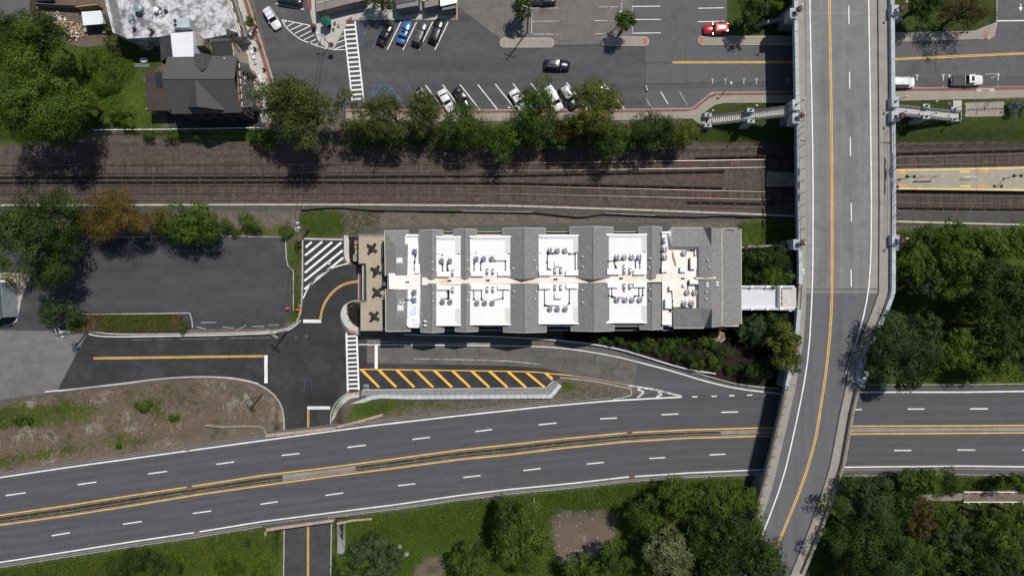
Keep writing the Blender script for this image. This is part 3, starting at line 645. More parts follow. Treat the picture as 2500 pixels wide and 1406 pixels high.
for a, b, c in (((1556,949),(1572,957),(1556,971)),((1606,956),(1616,962),(1602,970))): rl('gore_chevron', (a, b), 5, WHITEW); rl('gore_chevron', (b, c), 5, WHITEW)
for x in (1690,1737,1780,1824): rl('lane_dash', ((x,np.interp(x,[1690,1824],[968.5,964.5])),(x+13,np.interp(x,[1690,1824],[968,964]))), 2.6)
kerb(smooth_line([(1665,900),(1740,922),(1800,938),(1850,944),(1905,948)],1), 2.2, ramp, .14)
kerb([(1367,921),(1450,930),(1540,949),(1550,958),(1535,969),(1490,975)], 2, ramp, .14)

# ================================================================== HIGHWAY
xx = [float(v) for v in range(-400, 2900, 40)]
hw = struct(sheet('highway', [(x, yN(x)) for x in xx] + [(x, yS(x)) for x in xx[::-1]], A_HWY, .05, 60, None, 2.0))
def hl(name, pts, w, m): return line(name, pts, w, m, .095, hw, 2.0, 40)
hl('edge_line', HWN[HWN[:, 0] <= 1665], 3.2, WHITEP); hl('edge_line', HWN[HWN[:, 0] >= 2075], 3.2, WHITEP); hl('edge_line', HWS, 3.0, WHITEP)
hl('median_line', HYN, 2.8, YELLOWP); hl('median_line', HYS, 2.8, YELLOWP)
DN = [(14,1209,63,1202),(189.5,1182.5,235,1176),(362,1156,408,1150),(528.5,1132.6,571,1127),(688,1111,731,1106.5),(848.5,1091.5,893,1086),(1007,1072,1050,1067),(1160,1053,1201,1048),(1315,1036.5,1358.5,1032),(1465.5,1022,1506,1020),(1615,1012,1656.5,1010),(1761,1006,1802,1005),(2060,999.7,2104.5,999.5),(2216,998,2257,998),(2368,997.5,2412,997.5),
      (126,1307,171,1299.5),(300,1279,346,1272),(471,1252.5,515.6,1246.5),(636,1230,678,1224),(794,1208.6,838,1202.5),(971.5,1185,1014,1180),(1130.6,1165,1173,1160),(1278,1148,1320,1143),(1433,1132,1474,1128),(1585,1118.5,1623.6,1116.5),(1732.6,1109.7,1771,1108),(2183,1099,2225,1099),(2337,1098,2381,1098),(2496,1098,2540,1098),(-160,1240,-115,1230),(-45,1335,0,1327),(2520,997,2560,997)]
for a, b, c, d in DN: hl('lane_dash', ((a, b), (c, d)), 2.6, WHITEP)
# median strip: concrete base, soil, kerbs
med = sheet('median_strip', [tuple(p) for p in off(HYN, 4)] + [tuple(p) for p in off(HYS, -3)[::-1]], mat('median_concrete', (.235,.22,.20), var=.2, fine=6, stain=(.15,.13,.11), stainscale=.6), .075, 40, hw, 2.0)
SOIL = mat('median_soil', (.035,.028,.022), var=.4, scale=1.5, fine=5, fvar=.4, stain=(.07,.07,.03), stainscale=.8, stainlo=.5)
for x0, x1 in ((-400,690),(868,1760)):
    xq = [v for v in np.linspace(x0, x1, 30)]
    a = [(x, np.interp(x, HYN[:,0], HYN[:,1]) + 5.6) for x in xq]; b = [(x, np.interp(x, HYS[:,0], HYS[:,1]) - 4.4) for x in xq]
    sheet('median_soil', a + b[::-1], SOIL, .10, 40, hw, 2.0)
for q in cut(off(HYN, 4.8), 60, .6): wall('median_kerb', resample(q, 30), 1.5, mat('median_kerb', (.25,.22,.18), var=.2), .13, .05, hw, 2.0)
for q in cut(off(HYS, -4.2), 60, .6): wall('median_kerb', resample(q, 30), 1.3, mat('median_kerb', (.25,.22,.18), var=.2), .13, .05, hw, 2.0)
wall('verge_kerb', off(HWN[(HWN[:,0] <= 1500)], -7), 1.8, mat('median_kerb', (.33,.29,.24)), .12, .05, hw, 2.0)
wall('verge_kerb', off(HWS, 7), 1.8, mat('median_kerb', (.33,.29,.24)), .12, .05, hw, 2.0)
for x in (462, 1537): MB().rect(x-6, float(np.interp(x,HYN[:,0],HYN[:,1]))-2, x+7, float(np.interp(x,HYN[:,0],HYN[:,1]))+8, 2.13, 2.0).build('drain_grate', RUST, hw)
for x in (457,): MB().rect(x-6, float(np.interp(x,HWN[:,0],HWN[:,1]))-6, x+6, float(np.interp(x,HWN[:,0],HWN[:,1])), 2.12, 2.0).build('drain_grate', RUST, hw)
for x in (480,1543): MB().rect(x-7, float(np.interp(x,HWS[:,0],HWS[:,1]))-2, x+7, float(np.interp(x,HWS[:,0],HWS[:,1]))+8, 2.12, 2.0).build('drain_grate', RUST, hw)
# deck slab over the underpass (so that the road has thickness above the side road)
xs_ = [660,700,740,780,820,850]
MB().poly([(x, yN(x)+1) for x in xs_] + [(x, yS(x)-1) for x in xs_[::-1]], 2.02, 1.1).build('underpass_deck', CONC_G, hw)

def guardrail(name, label, pts, zz, m=GALV, h=.72, gap=42, group=None, parent=None):
    root = empty(name, label=label, cat='guardrail', group=group)
    p = smooth_line(pts, 0); z = zfun(zz)
    r = resample(p, 40)
    mb = MB()
    for lo in (.50,):
        for a, b in zip(r[:-1], r[1:]):
            q = offset_line([a, b], .55); q2 = offset_line([a, b], -.55)
            za, zb = z(*a) + lo, z(*b) + lo
            mb.hexa([P(*q[0], za+.24), P(*q[1], zb+.24), P(*q2[1], zb+.24), P(*q2[0], za+.24)], [P(*q[0], za), P(*q[1], zb), P(*q2[1], zb), P(*q2[0], za)])
    mb.build('rail_beam', m, root)
    d = 0; nxt = 5
    for a, b in zip(r[:-1], r[1:]):
        l = math.hypot(b[0]-a[0], b[1]-a[1])
        while nxt <= d + l:
            t = (nxt - d) / l; x, y = a[0] + (b[0]-a[0])*t, a[1] + (b[1]-a[1])*t; nxt += gap
            c = P(x, y, z(x, y)); MB().box((c[0], c[1]-.03, c[2]+.3), (.10, .10, .66)).build('post', m, root)
        d += l
    return root
RUSTG = mat('weathered_rail', (.33,.29,.25), rough=.7, var=.25, metal=.2)
guardrail('guardrail', 'long weathered guardrail along the north edge of the highway, left of the underpass', off(HWN[(HWN[:,0] <= 640)], -11), 2.0, RUSTG, group='highway guardrails')
guardrail('guardrail', 'weathered guardrail along the highway edge below the grass triangle', [(840,1037),(1000,1017),(1200,994.5),(1340,980),(1440,971)], 2.0, RUSTG, group='highway guardrails')
guardrail('guardrail', 'galvanised guardrail along the south edge of the highway, left of the underpass', off(HWS[(HWS[:,0] <= 640)], 12), 2.0, group='highway guardrails')
guardrail('guardrail', 'galvanised guardrail along the south edge of the highway up to the overpass', off(HWS[(HWS[:,0] >= 800) & (HWS[:,0] < 1870)], 11), 2.0, group='highway guardrails')
guardrail('guardrail', 'galvanised guardrail south of the highway, right of the overpass', off(HWS[(HWS[:,0] >= 2062)], 21), 2.0, group='highway guardrails')
guardrail('guardrail', 'galvanised guardrail north of the highway, right of the overpass', off(HWN[(HWN[:,0] >= 2075)], -18), 2.0, group='highway guardrails')
guardrail('guardrail', 'rusty guardrail in the highway median, left of the underpass', [(x, (np.interp(x,HYN[:,0],HYN[:,1])*.4+np.interp(x,HYS[:,0],HYS[:,1])*.6)) for x in range(-400, 701, 50)], 2.05, RUSTG, gap=53, group='median guardrails')
guardrail('guardrail', 'guardrail with posts in the highway median, between underpass and overpass', [(x, (np.interp(x,HYN[:,0],HYN[:,1])*.42+np.interp(x,HYS[:,0],HYS[:,1])*.58)) for x in range(700, 1901, 50)], 2.05, mat('dull_rail', (.30,.31,.32), rough=.6, metal=.4), gap=48, group='median guardrails')
guardrail('guardrail', 'guardrail in the highway median, right of the overpass', [(x, (np.interp(x,HYN[:,0],HYN[:,1])*.35+np.interp(x,HYS[:,0],HYS[:,1])*.65)) for x in range(2070, 2800, 60)], 2.05, CONC_L, gap=60, group='median guardrails')
rb = [(985,817),(1200,820.5),(1390,832),(1510,850),(1600,879),(1680,903),(1748,912)]
rbo = empty('ramp_barrier', label='pale concrete barrier wall curving along the slip road below the building', cat='barrier')
for q in cut(smooth_line(rb, 2), 60, .4): wall('barrier_segment', resample(q, 20), 3.2, mat('barrier_concrete', (.50,.52,.55), var=.1), .85, 0, rbo, step=20)

# underpass walls
def stone_wall(name, label, pts, w, L, top, base_z, m=STONEP, cat='wall', group=None):
    root = empty(name, label=label, cat=cat, group=group)
    tf = zfun(top); wall('wall_face', pts, w*.8, CONC_G, 3.2, -3.2, root, lambda x, y: tf(x, y))
    pieces('coping_stone', pts, w, L, m, .14, 0, root, top, .4, .012)
    return root
stone_wall('portal_wall', 'pinkish coped parapet over the side road on the north side of the highway', [(648,1064),(820,1045)], 8, 22, 2.5, -3.4)
stone_wall('portal_wall', 'pinkish coped parapet over the side road on the south side of the highway', [(650,1293),(815,1270)], 7, 22, 2.5, -3.4)
stone_wall('wing_wall', 'pinkish wing wall sloping off to the right above the highway', [(822,1043),(870,1031),(935,1012)], 6, 24, lambda x, y: 2.35 - (x-822)*.003, -3)
stone_wall('wing_wall', 'curved stone wing wall beside the dry brown bank', [(650,1060),(642,1042),(610,1040),(540,1042),(500,1038)], 5, 24, lambda x, y: max(zt(x, y), .4)+.45, -2, mat('old_coping', (.24,.205,.165), var=.25))
stone_wall('wing_wall', 'pale wing wall in the grass south of the highway', [(822,1278),(860,1270),(908,1266)], 5, 24, lambda x, y: 2.3 - (x-822)*.004, -3)
stone_wall('wing_wall', 'short stone return of the portal beside the green slope', [(648,1296),(648,1308)], 5, 12, lambda x, y: zt(x, y)+.5, -3)
stone_wall('retaining_wall', 'long grey coped retaining wall below the yellow hatched wedge', [(849,993),(905,971),(930,967.5),(1000,969.5),(1345,967.5),(1368,939)], 9.5, 14, lambda x, y: zt(x, min(y, 968))+.55, -1.6, mat('pale_coping', (.44,.47,.49), var=.12, stain=(.34,.37,.39), stainscale=1))
kerb([(694,1290),(692,1420),(690,1600)], 2.2, under); kerb([(809,1270),(807,1420),(806,1600)], 2.2, under)
slabs('path_slab', [(822,1278),(824,1330),(822,1362)], [(842,1276),(843,1330),(838,1362)], 20, CONC_L, under, .55, .4)

# paving joints, seams, trenches and survey marks
JN = mat('joint_tar', (.045,.043,.042), var=.25, fine=8)
for a, b in (((973,823),(973,884)),((1048,823),(1048,860)),((1115,824),(1117,884)),((1170,824),(1170,886)),((1242,825),(1242,890)),((1333,831),(1331,872)),((1411,839),(1406,880)),((1408,880),(1402,915)),((1456,848),(1450,884)),((1516,858),(1509,897)),((1496,896),(1492,935)),((1566,872),(1545,944))): line('paving_joint', (a, b), .7, JN, .07, ramp, step=14)
line('paving_joint', [(897,862),(1100,865),(1240,868),(1330,872),(1420,880),(1500,893),(1545,905)], .7, JN, .07, ramp, step=14)
SEAM = mat('paving_seam', (.115,.116,.122), var=.2)
for rows in (DN[:15], DN[15:29]):
    pts = sorted([((a+c)/2, (b+d)/2) for a, b, c, d in rows])
    line('paving_seam', pts, .5, SEAM, .08, hw, 2.0, 40)
sheet('trench_patch', [(1576,206),(1760,204),(1935,203),(1935,211),(1760,214),(1576,218)], mat('trench_asphalt', (.080,.079,.082), var=.12, fine=11), .06, 40, street)
sheet('trench_patch', [(2188,192),(2500,186),(2740,180),(2740,201),(2500,206),(2188,211)], mat('trench_asphalt', (.080,.079,.082)), .06, 40, street)
for a, b in (((1575,112),(1575,270)),((1118,18),(1220,96)),((1222,113),(1575,110)),((1576,154),(1640,153)),((1675,112),(1676,205)),((1575,205),(1940,201)),((2286,105),(2285,180))): line('tar_seam', (a, b), .8, JN, .075, street)
sheet('paving_pass', [(110,672),(400,658),(697,654),(713,656),(713,755),(470,760),(195,742),(130,735)], mat('asphalt_pass', (.056,.056,.060), var=.12, fine=12, streak=(.04,.4,1), bump=.12), .04, 40, lot)
for a, b in (((733,926),(757,926)),((746,918),(742,955)),((761,927),(760,950)),((232,887),(246,886)),((240,883),(239,890)),((330,889),(343,889)),((338,884),(337,891)),((416,890),(428,889)),((423,885),(422,893)),((500,893),(513,893)),((508,888),(507,896))): line('survey_mark', (a, b), .7, mat('worn_blue', (.07,.11,.17)), .092, inter)
for q in ((320,830),(440,828),(560,826)): line('guide_dash', (q, (q[0]+100, q[1]-2)), .4, WHITEW, .088, inter)

WT = mat('wheel_track', (.073,.074,.080), var=.10, scale=.25, fine=10, fvar=.22)
for top, bot in ((HWN, HYN), (HYS, HWS)):
    xq = np.arange(-390, 2890, 30.0); ya = np.interp(xq, top[:,0], top[:,1]); yb = np.interp(xq, bot[:,0], bot[:,1])
    for t in (.14, .34, .64, .86): line('wheel_track', list(zip(xq, ya + (yb-ya)*t)), 6.5, WT, .068, hw, 2.0, 60)

# ================================================================== RAILWAY
ZR = -1.2
VIS = {True: (-.03,-.03,.0,.02,.03,.05), False: (-.05,-.04,-.04,-.03,.0,.04)}
def track(label, r0, r1, tone):
    root = empty('railway_track', label=label, cat='track', group='railway tracks')
    a = np.array(r0, float); b = np.array(r1, float)
    for r in (a, b):
        wall('rail', r, 1.5, RAILRUST, .12, .06, root, ZR, 60); 
        h = wall('rail_head', r, .85, RAILTOP, .03, .18, root, ZR, 60)
    x = -395.0; mb = MB()
    while x < 2850:
        ya = np.interp(x, a[:,0], a[:,1]) - 8; yb = np.interp(x, b[:,0], b[:,1]) + 8
        j = random.uniform(-.5, .5); e = random.uniform(-1.2, 1.2); wd = random.uniform(2.5, 3.3)
        top = ZR + random.choice(VIS[tone]); 
        q = [P(x+j-wd/2, yb+e, top), P(x+j+wd/2, yb+e, top), P(x+j+wd/2, ya+e, top), P(x+j-wd/2, ya+e, top)]
        mb.hexa(q, [(u, v, ZR-.1) for u, v, _ in q]); x += random.uniform(6.6, 7.4)
    s_ = mb.build('sleepers', TIE, root); s_['kind'] = 'stuff'
    return root
track('upper railway track, nearest the trees and the car park', [(-400,403),(0,403),(640,402.7),(1240,399),(1840,390.4),(2192,384.8),(2500,377),(2900,370)], [(-400,423),(0,423),(640,423),(1240,418),(1840,409),(2192,404),(2500,397),(2900,390)], False)
track('lower railway track, nearest the long white-roofed building', [(-400,454),(0,454),(600,452),(1240,454.4),(1840,468),(2192,477),(2500,481.5),(2900,486)], [(-400,473.5),(0,473.5),(600,471),(1240,473.5),(1840,487),(2192,496),(2500,500),(2900,505)], True)
def third(label, pts, m=mat('third_rail_cover', (.02,.018,.017), var=.3)):
    root = empty('third_rail', label=label, cat='rail', group='third rails')
    wall('cover_board', pts, 3.6, m, .12, .42, root, ZR, 60); wall('conductor', pts, 1.2, RUST, .2, .1, root, ZR, 60)
    r = resample(pts, 40)[::1]
    for x, y in r[1:-1]:
        c = P(x, y + 2, ZR); MB().box((c[0], c[1], ZR+.2), (.16, .35, .45)).build('bracket', mat('insulator', (.3,.27,.24)), root)
third('dark covered third rail below the upper track', [(-400,432),(0,432),(640,431.5),(1240,428),(1500,422),(1770,417)])
third('dark covered third rail above the lower track', [(-400,444.5),(0,444.5),(640,443),(1240,446),(1500,452),(1765,458)])
third('short dark third rail between lower track and cable trough, near the overpass', [(1680,493),(1760,494),(1890,497)])
third('dark third rail above the upper track, right of the overpass', [(1700,385),(1900,380),(2192,374),(2500,366),(2900,356)])
third('dark third rail below the lower track, right of the overpass', [(2150,506),(2300,508),(2500,510),(2900,514)])
rr = empty('old_rail', label='thin rusty spare rail lying beside the pale cable trough', cat='rail')
for q in cut([(-400,490),(0,491),(640,489),(1240,493),(1500,502),(1880,511)], 230, .3): wall('rail_length', resample(q, 60), 1.1, mat('rust_red', (.12,.05,.03), var=.3), .15, 0, rr, ZR, 60)
ct = empty('cable_trough', label='long pale concrete cable trough running beside the tracks', cat='cable trough')
pieces('trough_cover', [(-400,501.5),(0,501.5),(600,500),(900,500),(1240,502.5),(1540,512),(1840,523),(2190,541),(2500,549),(2900,558)], 4.2, 38.5, TROUGH, .22, 0, ct, ZR, .5, .02)
fz = empty('silt_fence', label='low black fabric fence winding between gravel and the grass behind the building', cat='fence')
for q in cut([(735,513),(790,508),(830,507),(900,513),(1000,515),(1100,516),(1240,515),(1300,519),(1380,527),(1420,531),(1445,527),(1475,522.5),(1560,525),(1640,529),(1700,530),(1760,527),(1890,530)], 40, .1): wall('fabric_panel', resample(q, 10), 1.6, FABRIC, random.uniform(.45,.75), 0, fz, ZR, 10)
for q in ((1130,515,1300,518),(1480,521,1600,526)): wall('fallen_rail', [q[:2], q[2:]], 2, CONC_G, .1, .7, fz, ZR)
# litter and pale stones scattered over the track bed: many too small to count
mb = MB()
for i in range(330):
    x = random.uniform(-50, 2550); y = random.choice((random.uniform(362,398), random.uniform(425,450), random.uniform(475,500), random.uniform(503,515)))
    if 1880 < x < 2190 and random.random() < .9: continue
    c = P(x, y, ZR + .04); s_ = random.uniform(.04, .11); mb.box(c, (s_, s_*random.uniform(.6,1.6), .08), random.uniform(0, 3))
for i in range(110):
    x = random.uniform(720, 1880); y = random.uniform(517, 548); c = P(x, y, ZR+.04); s_ = random.uniform(.04,.10); mb.box(c, (s_, s_, .06), random.uniform(0, 3))
for i in range(90):
    x = random.uniform(0, 680); y = random.uniform(970, 1060); c = P(x, y, zt(x, y)+.05); s_ = random.uniform(.05,.13); mb.box(c, (s_, s_*1.4, .06), random.uniform(0, 3))
for i in range(40):
    x = random.uniform(1348, 1490); y = random.uniform(1246, 1360); c = P(x, y, zt(x, y)+.05); s_ = random.uniform(.05,.16); mb.box(c, (s_, s_*1.4, .06), random.uniform(0, 3))
tag(mb.build('loose_stones', mat('pale_stone', (.5,.46,.42), var=.4, scale=3)), 'pale stones and litter scattered over track bed and bare banks', 'stones', kind='stuff')
# gravel service path along the building
struct(sheet('service_path', [(858,556),(900,560),(1000,552),(1240,548),(1640,543),(1640,566),(1240,572),(940,578),(880,578)], mat('asphalt_path', (.075,.078,.078), var=.15, fine=10), .02, 40))
# white and dark fence line between yard and railway
fy = empty('pipe_fence', label='white pipe rail on posts between the green yard and the tracks', cat='fence')
c0 = [(230,317.5),(400,316),(640,312)]
wall('top_pipe', c0, 1.5, WHITEM, .07, 1.0, fy, 0)
for x, y in resample(c0, 30): c = P(x, y, .5); MB().tube((c[0], c[1], -.6), (c[0], c[1], 1.08), .06).build('post', WHITEM, fy)
fe = empty('track_fence', label='dark mesh fence on posts along the grass beside the tracks, left of the overpass', cat='fence')
fe2 = empty('track_fence', label='dark mesh fence on posts along the grass beside the tracks, right of the overpass', cat='fence')
for root, c0 in ((fe, [(1676,361),(1800,360),(1960,356)]), (fe2, [(2150,353),(2300,351),(2500,347),(2800,342)])):
    for h_ in (.3, .75, 1.2): wall('wire', c0, .5, DARKM, .04, h_, root, lambda x, y: -.9)
    for x, y in resample(c0, 33): c = P(x, y, 0); MB().tube((c[0], c[1], -1.2), (c[0], c[1], .35), .05).build('post', DARKM, root)

# ------------------------------------------------------------------ station platform
pf = empty('station_platform', label='beige island platform between the tracks, right of the overpass', cat='platform')
ZP = .05
PA = [(2185,413),(2350,410),(2500,406.5),(2900,398)]; PB = [(2185,463),(2350,465),(2500,467),(2900,471)]
def lerpl(a, b, t): return [(p[0]*(1-t)+q[0]*t, p[1]*(1-t)+q[1]*t) for p, q in zip(a, b)]
MB().poly(PA + PB[::-1], ZP, ZP-.25).build('deck_slab', PLATC, pf)
MB().poly(lerpl(PA, PB, .12) + lerpl(PA, PB, .88)[::-1], ZP-.24, ZR-.2).build('support_wall', CONC_G, pf)
for t in (.055, .945): line('edge_strip', lerpl(PA, PB, t), 4.4, YELP, .012, pf, ZP)
line('joint', [(2384,410),(2384,465)], .6, CONC_G, .012, pf, ZP)
for x0, x1, t, m in ((2192,2214,.19,ORNG),(2192,2214,.80,ORNG),(2344,2369,.18,YELP),(2386,2411,.18,ORNG),(2344,2370,.82,YELP),(2386,2411,.82,ORNG)):
    y0 = 413 - (x0-2185)*.02; yy = y0 + (50+ (x0-2185)*.03)*t; line('floor_notice', [(x0,yy),(x1,yy-.3)], 4.2, m, .012, pf, ZP)
MB().poly([(1875,421),(1960,420),(1960,456),(1875,455)], ZP-.3, ZR-.2).build('platform_end', mat('dirty_platform', (.24,.22,.17), var=.25), pf)
MB().poly([(1878,418),(1886,418),(1886,453),(1878,453)], ZP-.5, ZR-.2).build('end_ramp', CONC_G, pf)
def plat_lamp(px, py, label):
    c = P(px, py, ZP); root = empty('platform_lamp', c, label=label, cat='lamp post', group='platform lamps')
    MB().lathe((0,0,0), [(.16,0),(.16,.25),(.07,.35),(.06,3.9),(.08,4.0)], 8).build('post', mat('green_enamel', (.012,.05,.045), rough=.4), root)
    MB().tube((-.72,0,3.85),(.72,0,3.85),.045).build('cross_arm', mat('green_enamel', (.012,.05,.045)), root)
    for s_ in (-.68, .68): MB().lathe((s_,0,3.6), [(.05,0),(.34,.02),(.30,.14),(.12,.28),(.05,.36)], 14).build('lamp_shade', mat('green_enamel', (.012,.05,.045)), root)
plat_lamp(2196, 439, 'twin-shade green lamp on the platform nearest the overpass')
plat_lamp(2450, 437, 'twin-shade green lamp at the right end of the platform')
c = P(2258, 434, ZP); sg = empty('name_board', c, .02, 'long grey name board on two posts on the platform', 'sign')
MB().box((0,0,2.0),(3.6,.1,.5)).build('board', mat('grey_board', (.3,.32,.34)), sg)
for s_ in (-1.4,1.4): MB().tube((s_,0,0),(s_,0,2.2),.05).build('post', DARKM, sg)
c = P(2360, 434, ZP); sg = empty('bench_rail', c, .02, 'pale metal leaning rail in the middle of the platform', 'rail')
MB().tube((-1.2,0,1.0),(1.2,0,1.0),.06).build('bar', WHITEM, sg)
for s_ in (-1.1,1.1): MB().tube((s_,0,0),(s_,0,1.0),.05).build('post', WHITEM, sg)

# ================================================================== OVERPASS
ZB = 7.0
LE = [(1935,-250),(1938,-20),(1940,100),(1944,330),(1947,560),(1950,640),(1950,700),(1946,760),(1940,830),(1926,900),(1915,950),(1903,1010),(1884,1090),(1862,1180),(1838,1260),(1806,1345),(1770,1430),(1735,1510)]
RE = [(2181,-250),(2184,-20),(2186,200),(2188,500),(2187,715),(2170,760),(2146,810),(2118,865),(2106,905),(2100,950),(2086,1010),(2065,1130),(2050,1180),(2012,1290),(1970,1390),(1920,1510)]
LK = [(1958,-250),(1961,-20),(1964,100),(1967,330),(1968,560),(1968,700),(1966,760),(1961,830),(1950,900),(1940,950),(1927,1010),(1908,1090),(1887,1180),(1862,1260),(1830,1345),(1795,1430),(1760,1510)]
RK = [(2140,-250),(2143,-20),(2145,200),(2147,500),(2145,715),(2128,762),(2108,812),(2082,865),(2070,905),(2064,950),(2050,1010),(2028,1130),(2014,1180),(1976,1290),(1935,1390),(1885,1510)]
br = empty('road_overpass', label='concrete road overpass crossing street, tracks and highway', cat='bridge')
def quadstrip(A, B, step=12):
    def ev(p, n):
        p = np.array(p, float); d = np.r_[0, np.cumsum(np.linalg.norm(np.diff(p, axis=0), axis=1))]; t = np.linspace(0, d[-1], n)
        return np.stack([np.interp(t, d, p[:,0]), np.interp(t, d, p[:,1])], 1)
    return ev(A, 80), ev(B, 80)
a, b = quadstrip(LE, RE); mb = MB()
for i in range(79):
    t = [P(*a[i], ZB-.06), P(*a[i+1], ZB-.06), P(*b[i+1], ZB-.06), P(*b[i], ZB-.06)]; mb.hexa(t, [(u, v, ZB-.95) for u, v, _ in t])
mb.build('deck_slab', CONC_G, br)
for yy, nm in (((12,46),1),((252,292),1),((583,612),1)):
    x0 = np.interp(yy[0], [p[1] for p in LE], [p[0] for p in LE]) - 8; x1 = np.interp(yy[0], [p[1] for p in RE], [p[0] for p in RE]) + 8
    f = (H-ZB)/H; mb = MB(); mb.rect(x0, yy[0], x1, yy[1], ZB-.9, -1.6); mb.build('pier', mat('pier_stone', (.16,.175,.19), var=.2, stain=(.1,.11,.12), stainscale=.5), br)
def cutline(p, y0, y1):
    ys_ = [q[1] for q in p]; xs2 = [q[0] for q in p]; r = [(float(np.interp(y0, ys_, xs2)), y0)] + [q for q in p if y0 < q[1] < y1] + [(float(np.interp(y1, ys_, xs2)), y1)]; return r
def inset(p, d): return [(x + d, y) for x, y in p]
for y0, y1 in ((712,948),(1166,1505)):
    MB().poly(inset(cutline(LE, y0, y1), 2) + inset(cutline(RE, y0, y1), -2)[::-1], ZB-.5, -2.2).build('abutment', mat('pier_stone', (.16,.175,.19)), br)
road1 = sheet('roadway', cutline(LK, -250, 716) + cutline(RK, -250, 716)[::-1], A_DECK, .0, 60, br, ZB)
road2 = sheet('roadway', cutline(LK, 716, 1508) + cutline(RK, 716, 1508)[::-1], mat('asphalt_bridge', (.110,.111,.118), var=.08, fine=11, streak=(.5,.04,1), bump=.1), .0, 60, br, ZB)
for y0, y1, x0, x1, m, nm, par in ((705,707.5,1950,2187,DARKM,'expansion_joint',road1),(598.5,599.6,1966,2146,mat('joint_seal', (.14,.14,.14)),'expansion_joint',road1),(32,33,1962,2145,mat('pale_joint', (.33,.33,.32)),'expansion_joint',road1)):
    MB().rect(x0, y0, x1, y1, ZB+.012, ZB-.02).build(nm, m, par)
sheet('side_strip', [(2123,-250),(2125,200),(2130,560),(2126,660),(2118,716),(2143,716),(2144,500),(2142,200),(2139,-250)], A_SIDE, .008, 40, road1, ZB)
sheet('side_strip', [(1966,-250),(1968,100),(1971,560),(1970,716),(1980,716),(1982,560),(1976,100),(1974,-250)], mat('gutter_concrete', (.24,.235,.225), var=.1), .008, 40, road1, ZB)
def bl(name, pts, w, m, par): return line(name, pts, w, m, .02, par, ZB, 30)
WL = smooth_line([(1975,-250),(1977,0),(1981,200),(1985,400),(1985,640),(1982,740),(1975,860),(1961,950),(1938,1060),(1912,1170),(1868,1290),(1825,1390),(1780,1500)], 1)
bl('edge_line', WL, 3.0, WHITEP, road1)
bl('edge_line', smooth_line([(2117,-250),(2121,0),(2126,330),(2128,560),(2124,680),(2114,750),(2093,830),(2072,890),(2066,914)], 1), 3.0, WHITEP, road1)
YB = resample(smooth_line([(2020,-250),(2025,0),(2031,360),(2032,700),(2028,800),(2018,900),(2003,1000),(1990,1080),(1960,1180),(1907,1310),(1870,1390),(1820,1500)], 1), 8)
for d in (-1.9, 1.9): bl('centre_line', offset_line(YB, d), 2.0, YELLOWP, road1)
for y0, y1 in ((15,60),(176,217),(335,381),(496,540),(657,700),(-150,-105)):
    x = 2072 + y0*.012 if y0 < 500 else 2079 - (y0-500)*.008; bl('lane_dash', [(x,y0),(x+.6,y1)], 2.4, WHITEP, road1)
# pavements of the overpass
KB = mat('bridge_kerb', (.30,.285,.25), var=.1)
wall('kerb', LK, 2, KB, .16, -.02, br, ZB, 30); wall('kerb', RK, 1.6, mat('dark_kerb', (.07,.07,.075)), .17, -.02, br, ZB, 30)
slabs('pavement_slab', inset(LK, -1.2), inset(LE, 8), 30, A_SIDE, br, .15, .2, ZB, .25)
slabs('pavement_slab', inset(RK, 1.2), inset(RE, -8), 30, A_SIDE, br, .15, .2, ZB, .25)
# granite parapets
def parapet(pts, L=30, w=9, h=1.0):
    pieces('parapet_stone', pts, w, L, GRANITE, h, 0, br, ZB, .35, .01)
mid = lambda p, d: inset(p, d)
LP, RP = mid(LE, 5), mid(RE, -5)
for y0, y1 in ((-250,20),(46,245),(308,310),(612,694),(756,948)): parapet(cutline(LP, y0, y1))
for y0, y1 in ((-250,12),(38,240),(600,948)): parapet(cutline(RP, y0, y1), 34)
parapet([(2117,905),(2105,945)], 45, 12, 1.1)
for y0, y1 in ((948,1166),(1166,1400)):
    for ptsl, hp in ((LP, .4), (RP, .85)): pieces('parapet_base', cutline(ptsl, y0, y1), 6 if hp > .5 else 7, 36, mat('tan_parapet', (.24,.22,.175), var=.2), hp, 0, br, ZB, .35)
def railing(name, label, pts, posts, hh, m, group, outx=0.):
    root = empty(name, label=label, cat='railing', group=group)
    for h_ in [hh*k/4 for k in (1,2,3,4)]: wall('rail', pts, .8, m, .07, h_, root, ZB, 30)
    for x, y in resample(pts, posts):
        c = P(x, y, ZB); MB().tube((c[0], c[1], ZB), (c[0]+outx, c[1], ZB+hh+.25), .06, .05).build('post', m, root)
wall('span_parapet', cutline(LP, 300, 586), 8, mat('span_parapet', (.26,.29,.32), var=.2), .55, 0, br, ZB); wall('span_parapet', cutline(RP, 296, 575), 8, mat('span_parapet2', (.36,.39,.42), var=.2), .55, 0, br, ZB)
railing('safety_railing', 'dark safety railing over the tracks on the left side of the overpass', cutline(inset(LE, 7), 300, 586), 29.5, 2.0, DARKM, 'overpass railings')
railing('safety_railing', 'dark safety railing over the tracks on the right side of the overpass', cutline(inset(RE, -5), 296, 575), 29.5, 2.0, DARKM, 'overpass railings')
BRNZ = mat('bronze_rail', (.085,.072,.05), rough=.5, var=.2)
railing('bridge_railing', 'brown railing over the highway on the left side of the overpass', cutline(inset(LE, 5), 950, 1330), 30, 1.1, BRNZ, 'overpass railings')
railing('bridge_railing', 'brown railing over the highway on the right side of the overpass', cutline(inset(RE, -5), 950, 1240), 31, 1.1, BRNZ, 'overpass railings')

